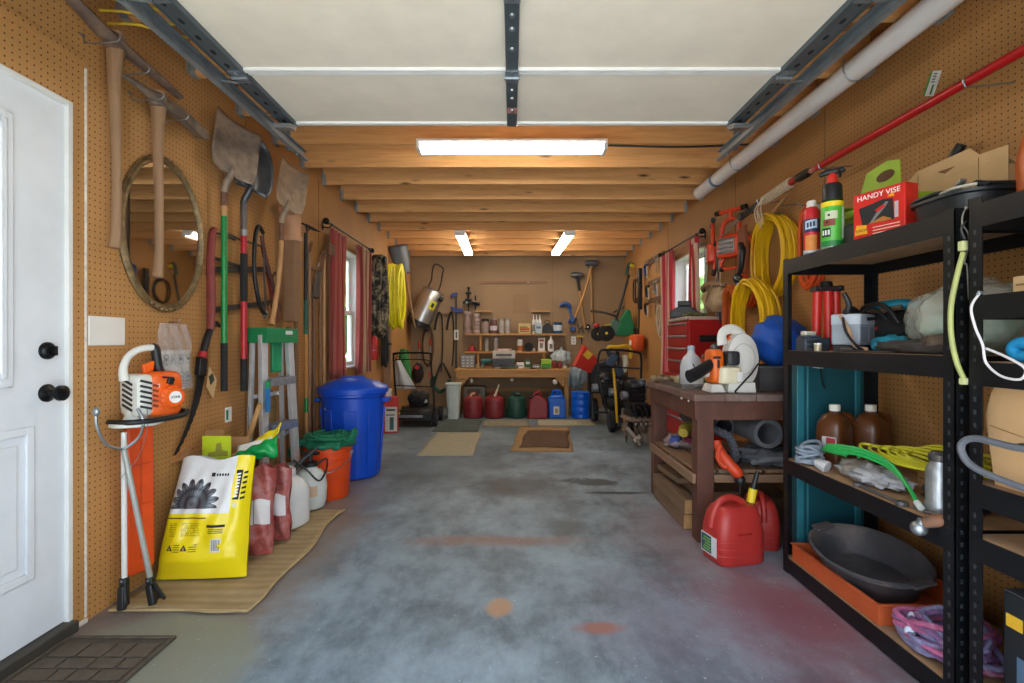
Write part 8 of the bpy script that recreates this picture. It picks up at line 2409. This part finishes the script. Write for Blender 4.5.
for i in range(6):
    y0 = .26 - .02 * i
    o.tube([(-.05 + .02 * i, -.26, .03 + .012 * i), (-.04 + .03 * i, -.08, .02 + .012 * i), (-.02 + .02 * i, .10, .03 + .01 * i), (-.10 + .03 * i, y0, .05 + .01 * g.random()), (-.15 + .02 * i, y0 - .06, .04), (-.12 + .03 * i, .05, .02), (-.06 + .02 * i, -.12, .025 + .01 * i)], .006, 6, 5)
o.obj('loops', t, fix=False)
o = MB(M('#b8b020', .5)).tube([(-.05, -.1, .03), (.02, -.11, .09), (.08, -.1, .03)], .012, 6, 3); o.obj('tie', t)
t = thing('clutter_box', 'cardboard box under the yellow cord tangle', 'box', (1.67, 1.78, Z1), 4)
o = MB(CARD).bx(-.02, .11, -.16, .2, 0, .08); o.obj('box', t, bev=.003)
o = MB(M('#7d6248', .8)).bx(-.022, -.02, -.15, .19, .035, .04); o.obj('seam', t)
t = thing('green_cable', 'loop of bright green cord hanging over the front of the lower middle shelf', 'cord bundle', (1.45, 1.95, Z1 + .05), 0)
o = MB(M('#1fa04a', .45, 0, .1))
for i in range(3): o.tube([(.02, .24 - .02 * i, .03), (-.03, .28 - .02 * i, .04 + .01 * i), (-.06, .20, .06 + .01 * i), (-.03, .06, .07 + .012 * i), (-.0, -.06, .05 + .01 * i), (-.02, -.18, .01), (-.045, -.25, -.025)], .0065, 6, 5)
o.tube([(.0, .1, .05), (.05, .16, .06), (.03, .25, .04), (-.04, .24, .05), (-.05, .14, .06), (.0, .05, .07)], .0065, 6, 5)
o.obj('loops', t, fix=False)
o = MB(M('#cfd8d4', .5)).tube([(-.045, -.25, -.025), (-.055, -.28, -.035)], .011, 10); o.obj('plug', t)
t = thing('metal_flask', 'scuffed silver metal flask standing near the front of the lower middle shelf', 'flask', (1.455, 1.665, Z1), 0)
FL = M('#a9adb0', .35, .75, .2, 20, .1, dirt='#5a4a3c', damt=.58)
o = MB(FL).lathe([(.040, 0), (.043, .005), (.043, .035), (.040, .04), (.040, .14), (.038, .155), (.028, .17), (.028, .18)], (0, 0, 0), 26); o.obj('body', t)
o = MB(M('#5d5a58', .45, .6)).lathe([(.031, .178), (.032, .182), (.032, .2), (.022, .21), (0, .212)], (0, 0, 0), 20); o.obj('cap', t)
o = MB(M('#7a746c', .5, .5)).bx(-.055, .055, -.055, .05, 0, .012); o.obj('base_plate', t, bev=.003)
t = thing('tow_hitch', 'rusty trailer hitch bar with its ball hanging over the front of the lower middle shelf', 'tow hitch', (1.445, 1.542, Z1 + .003), 0)
o = MB(RUST).beam((.05, .05, .016), (-.06, .02, .014), .03, .028).tube([(-.04, .02, .014), (-.085, .03, .005), (-.11, .05, -.01)], [.018, .02, .016], 10, 3); o.obj('bar', t, fix=False, bev=.003)
o = MB(STEEL).sph((-.115, .06, -.03), .024, 14, 10).cyl((-.115, .06, -.03), (-.11, .052, .0), .014); o.obj('ball', t, fix=False)
t = thing('wrench', 'greasy wrench lying along the front edge of the lower middle shelf', 'wrench', (1.388, 1.86, Z1), 0)
o = MB(M('#5d5a5c', .5, .5)).tube([(0, -.10, .008), (0, .0, .008), (.004, .1, .008)], .009, 8, 2, flat=.6); o.obj('shank', t)
o = MB(M('#5d5a5c', .5, .5)).lathe([(.012, 0), (.02, 0), (.02, .014), (.012, .014), (.012, 0)], (0, -.115, .001), 14).lathe([(.011, 0), (.018, 0), (.018, .014), (.011, .014), (.011, 0)], (.006, .112, .001), 14); o.obj('ring_end', t, fix=False)
t = thing('orange_tray', 'orange plastic tray under the black tub on the bottom shelf', 'tray', (1.575, 2.125, Z0), 0)
OT = M('#b9542a', .5, 0, .15)
hx, hy, hh = .185, .27, .075
o = MB(OT).bx(-hx, hx, -hy, hy, 0, .006)
o.bx(-hx - .012, -hx - .004, -hy - .012, hy + .012, .002, hh).bx(hx + .004, hx + .012, -hy - .012, hy + .012, .002, hh).bx(-hx - .004, hx + .004, -hy - .012, -hy - .004, .002, hh).bx(-hx - .004, hx + .004, hy + .004, hy + .012, .002, hh)
o.obj('tray', t, fix=False)
o = MB(OT).bx(-hx - .02, -hx - .004, -hy - .02, hy + .02, hh, hh + .006).bx(hx + .004, hx + .02, -hy - .02, hy + .02, hh, hh + .006).bx(-hx - .004, hx + .004, -hy - .02, -hy - .004, hh, hh + .006).bx(-hx - .004, hx + .004, hy + .004, hy + .02, hh, hh + .006); o.obj('rim', t, fix=False, bev=.002)
t = thing('rubber_tub', 'large oval black rubber feed tub tilted in the orange tray', 'tub', (1.545, 2.115, Z0 + .045), 0, rot=(4, -11, 6))
RT = M('#3c3b3f', .6, 0, .25, 10, 0, dirt='#6a5a54', damt=.5)
o = MB(RT).lathe([(0, .0), (.72, .0), (.78, .012), (.95, .10), (1.0, .11), (1.04, .118), (1.04, .128), (.99, .132), (.93, .12), (.76, .02), (.71, .012), (0, .012)], (0, 0, 0), 56, sx=.175, sy=.25); o.obj('tub', t)
o = MB(RT).box((.0, .25, .125), (.09, .05, .012), (8, 0, 0)).box((0, -.25, .125), (.09, .05, .012), (-8, 0, 0)); o.obj('lug_handle', t, fix=False, bev=.005)
PK = M('#7d5a86', .85, 0, .4, 60, .2, dirt='#b89ab4', damt=.5)
t = thing('purple_rope', 'tangled purple and pink rope heaped on the bottom shelf beside the near posts', 'rope', (1.49, 1.665, Z0), 0)
t.scale = (1.05, 1.05, 1.2)
g = random.Random(97)
for j in range(3):
    o = MB([PK, M('#a8587c', .85, 0, .3, 60, 0, dirt='#c9a8b4', damt=.55), M('#7a7598', .85, 0, .3, 60, 0, dirt='#b4b0c4', damt=.55)][j])
    pts = []
    for i in range(34):
        a = i * 1.35 + j
        rr = g.uniform(.05, .14)
        pts.append((rr * math.cos(a) * .95, rr * math.sin(a) * 1.05 + .01, .012 + .12 * g.random() * (1 - rr * 4.5)  + .03 * g.random()))
    o.tube(pts, .0085, 6, 4); o.obj('strand', t)
o = MB(M('#c9d2e0', .3)).sph((-.10, .04, .05), .016, 8, 6).sph((-.05, .09, .07), .013, 8, 6); o.obj('clip', t, fix=False)
t = thing('feed_sack', 'grey sack slumped behind the purple rope on the bottom shelf', 'sack', (1.735, 1.62, Z0), 0)
o = MB(M('#5a524c', .9, 0, .3, 14, .4)).sph((0, 0, .07), (.065, .09, .075), 24, 14, crumple(99, .15, 7)).flat(); o.obj('sack', t, sharp=80)
o = MB(M('#4a423c', .9)).tube([(-.02, -.02, .12), (.0, .0, .16), (.02, .02, .17)], [.03, .02, .03], 8, 2); o.obj('neck', t)
t = thing('black_carton', 'black printed carton with red and yellow labels low on the nearer shelving unit', 'box', (1.585, 1.215, Z0), 0)
t.scale = (.93, 1, 1.2)
o = MB(M('#1b1d20', .5, 0, .15)).bx(-.19, .19, -.2, .19, 0, .30); b = o.obj('carton', t, bev=.004)
o = MB(M('#3a3c40', .6)).bx(-.189, .189, -.199, .189, .3, .303); o.obj('lid', b)
o = MB(M('#b3283a', .5)).bx(-.06, .08, .1905, .192, .20, .27).bx(-.1925, -.1905, .02, .13, .20, .25).bx(-.1925, -.1905, -.12, -.02, .22, .27); o.obj('red_label', b, fix=False)
o = MB(M('#d9a82a', .5)).bx(-.1922, -.1905, .135, .18, .22, .25).bx(-.1922, -.1905, .02, .13, .19, .198).bx(-.1922, -.1905, -.01, .0, .15, .27); o.obj('yellow_label', b, fix=False)
o = MB(M('#4a6078', .5)).bx(-.1922, -.1905, .06, .15, .10, .16).bx(-.1922, -.1905, -.08, .04, .10, .16).bx(-.1922, -.1905, .06, .15, .02, .08).bx(-.1922, -.1905, -.08, .04, .02, .08); o.obj('window_print', b, fix=False)
LA, LB, LC, LD, LE = [z + .0015 for z in LV2[:5]]
t = thing('foam_ring', 'blue foam ring on the nearer shelving unit beside its front post', 'foam ring', (1.435, 1.375, LD + .036), 0)
o = MB(M('#1f8fc4', .6, 0, .1)).tube([(.03 * math.cos(2 * PI * i / 14) * 1.0, .032 * math.sin(2 * PI * i / 14) * .3, .0 + .0 * i) if False else (0, .026 * math.cos(2 * PI * i / 14), .0185 * math.sin(2 * PI * i / 14)) for i in range(14)], .0175, 10, 2, closed=True, flat=1.0); o.obj('ring', t)
o = MB(M('#0d3a5a', .6)).bx(.016, .02, -.012, .012, -.01, .01); o.obj('core', t)
t = thing('copper_wire', 'bundle of orange wires behind the blue foam ring', 'wire', (1.56, 1.27, LD), 0)
o = MB(M('#b0583a', .5))
for i in range(9): o.tube([(-.08 + .004 * i, .17, .02 + .012 * i), (-.05 + .01 * i, .05, .03 + .012 * i), (-.06 + .012 * i, -.1, .02 + .010 * i), (-.02, -.2, .03 + .008 * i)], .0035, 5, 3)
o.obj('strands', t, fix=False)
o = MB(BLACK).tube([(-.06, .05, .01), (-.04, .05, .08), (.03, .05, .1), (.05, .05, .02)], .005, 6, 3); o.obj('tie', t)
t = thing('kraft_carton', 'flat kraft carton on the upper middle shelf of the nearer shelving unit', 'box', (1.60, 1.22, LE), 0)
o = MB(KR).bx(-.16, .18, -.2, .19, 0, .05); o.obj('carton', t, bev=.003)
o = MB(M('#8a6a48', .8)).bx(-.161, -.159, -.19, .18, .022, .028); o.obj('seam', t)
t = thing('wire_basket', 'loose loops of bare wire above the kraft carton at the right edge', 'wire', (1.52, 1.22, LE + .052), 0)
o = MB(STEEL)
for i in range(5): o.tube([(-.08, .14 - .02 * i, .02 + .02 * i), (-.10, .0, .05 + .015 * i), (-.04, -.14, .03 + .02 * i), (.06, -.05, .04), (.04, .1, .03 + .01 * i)], .003, 5, 4, closed=True)
o.obj('loops', t, fix=False)
o = MB(STEEL).tube([(-.09, .02, .004), (-.095, .02, .13)], .004, 6); o.obj('tie', t)
t = thing('cardboard_sheet', 'tan cardboard sheet with a rounded corner leaning on the nearer shelving unit', 'cardboard', (1.395, 1.345, LC), 0, rot=(0, 5, 0))
pl = [(.07, 0), (.10, .12), (.115, .2), (.105, .265), (.07, .32), (.01, .345), (-.16, .345), (-.16, 0)]
o = MB(M('#c0986a', .85, 0, .06, 8)).prism(pl, 0, .005, 'yz'); o.obj('sheet', t)
o = MB(M('#9a7448', .85)).prism([(-.16, .12), (.1, .165), (.1, .168), (-.16, .123)], -.001, .0, 'yz'); o.obj('crease', t)
t = thing('grey_folder', 'thin grey plastic sheet behind the tan cardboard', 'sheet', (1.44, 1.37, LC), 0, rot=(0, 5, 0))
o = MB(M('#9a9ca4', .5)).bx(0, .004, -.15, .085, 0, .24); o.obj('sheet', t)
o = MB(M('#74767c', .5)).bx(-.001, .005, -.152, .087, .0, .01); o.obj('edge_strip', t)
t = thing('grey_lead', 'thick grey cord with a black plug looped in front of the tan cardboard', 'cord bundle', (1.352, 1.36, LC), 0)
o = MB(M('#5a5d64', .5, 0, .1)).tube([(.01, -.12, .135), (-.005, -.04, .13), (-.02, .05, .135), (-.028, .085, .105), (-.022, .06, .055), (.0, -.02, .03), (.01, -.12, .02)], .010, 8, 5); o.obj('loop', t)
o = MB(BLACK).tube([(.012, -.16, .135), (.01, -.10, .135), (.004, -.05, .131)], [.016, .018, .011], 10, 2); o.obj('plug', t)
t = thing('white_string', 'thin white cord dangling across the front of the nearer shelving unit', 'cord bundle', (1.355, 1.40, 1.29), 0)
o = MB(M('#cfc9c9', .6)).tube([(0, .02, .0), (-.01, .035, -.04), (-.012, .02, -.10), (-.01, .0, -.15), (-.01, -.01, -.2), (-.008, -.05, -.235), (-.006, -.10, -.24), (-.005, -.11, -.21), (-.008, -.06, -.18), (-.01, -.01, -.16)], .0035, 6, 5); o.obj('cord', t)
o = MB(STEEL).tube([(.012, .02, .0), (-.002, .02, .004), (-.006, .02, -.004)], .004, 6); o.obj('hook', t)
t = thing('glow_tube', 'pale yellow-green flexible tube hung between the two front shelf posts', 'tube', (1.352, 1.486, 1.12), 0)
o = MB(M('#9fa362', .45, 0, .12)).tube([(.02, .004, .30), (.0, .0, .24), (-.02, .0, .14), (-.02, .0, .05), (-.008, -.004, -.03), (.01, -.008, -.08)], .0072, 10, 5); o.obj('tube', t)
o = MB(M('#b9bc84', .5)).box((.02, .002, .32), (.024, .018, .03)).box((.012, -.008, -.09), (.02, .018, .02)); o.obj('end_fitting', t, fix=False, bev=.003)
o = MB(BLACK).tube([(.022, .0, .34), (.01, .0, .37), (.03, .0, .395), (.045, .0, .38)], .0035, 6, 3); o.obj('wire_loop', t)
t = thing('steel_wire_hook', 'thin bent wire hanging down the face of the farther front post', 'wire', (1.384, 1.503, 1.54), 0)
o = MB(M('#a8a49c', .4, .5)).tube([(.01, 0, .02), (-.004, -.004, .0), (-.006, -.004, -.03), (.012, -.004, -.06), (.012, -.004, -.10), (.0, -.004, -.15), (.008, -.004, -.16), (.014, -.004, -.26)], .0022, 6, 4); o.obj('wire', t)
o = MB(M('#a8a49c', .4, .5)).sph((.01, 0, .02), .005, 8, 6); o.obj('bead', t)
SPLIT = set('print warning_triangle hem end_grip end_fitting ring_end hanger_strap spreader foot hinge roller joist_hanger side_handle bail_lug rubber_foot lug_handle screw_head tine_tip bracket stile_hole stand silver_shroud yellow_flash red_label yellow_label grille rear_brace loop string peg clasp control_box'.split())
def split_far(o):
    me = o.data
    n = len(me.vertices)
    par = list(range(n))
    def find(a):
        while par[a] != a:
            par[a] = par[par[a]]; a = par[a]
        return a
    for e in me.edges:
        a, b = find(e.vertices[0]), find(e.vertices[1])
        if a != b: par[b] = a
    isl = {}
    for i in range(n): isl.setdefault(find(i), []).append(i)
    ks = list(isl)
    if len(ks) < 2 or len(ks) > 400: return
    bb = {}
    for k_ in ks:
        cs = [me.vertices[i].co for i in isl[k_]]
        bb[k_] = ([min(c[q] for c in cs) for q in range(3)], [max(c[q] for c in cs) for q in range(3)])
    cl = {k_: k_ for k_ in ks}
    def fc(a):
        while cl[a] != a: a = cl[a]
        return a
    for i, a in enumerate(ks):
        for b in ks[i + 1:]:
            gap = math.sqrt(sum(max(0, bb[a][0][q] - bb[b][1][q], bb[b][0][q] - bb[a][1][q]) ** 2 for q in range(3)))
            sz = max(max(bb[x][1][q] - bb[x][0][q] for q in range(3)) for x in (a, b))
            if gap <= max(.02, .5 * sz):
                ra, rb = fc(a), fc(b)
                if ra != rb: cl[rb] = ra
    groups = {}
    for k_ in ks: groups.setdefault(fc(k_), []).extend(isl[k_])
    if len(groups) < 2: return
    base = o.name.split('.')[0]
    for gi, idx in enumerate(list(groups.values())):
        mp = {v: i for i, v in enumerate(idx)}
        nm = bpy.data.meshes.new(base)
        fcs = [p for p in me.polygons if p.vertices[0] in mp]
        nm.from_pydata([tuple(me.vertices[v].co) for v in idx], [], [[mp[v] for v in p.vertices] for p in fcs])
        for mt in me.materials: nm.materials.append(mt)
        nm.polygons.foreach_set('material_index', [p.material_index for p in fcs])
        nm.polygons.foreach_set('use_smooth', [True] * len(fcs))
        nm.set_sharp_from_angle(angle=R(38))
        c = o.copy(); c.data = nm; COL.objects.link(c)
        for ch in list(o.children):
            if gi == 0: ch.parent = c
    bpy.data.objects.remove(o)
for o in list(bpy.data.objects):
    if o.type == 'MESH' and o.parent is not None and o.name.split('.')[0] in SPLIT: split_far(o)
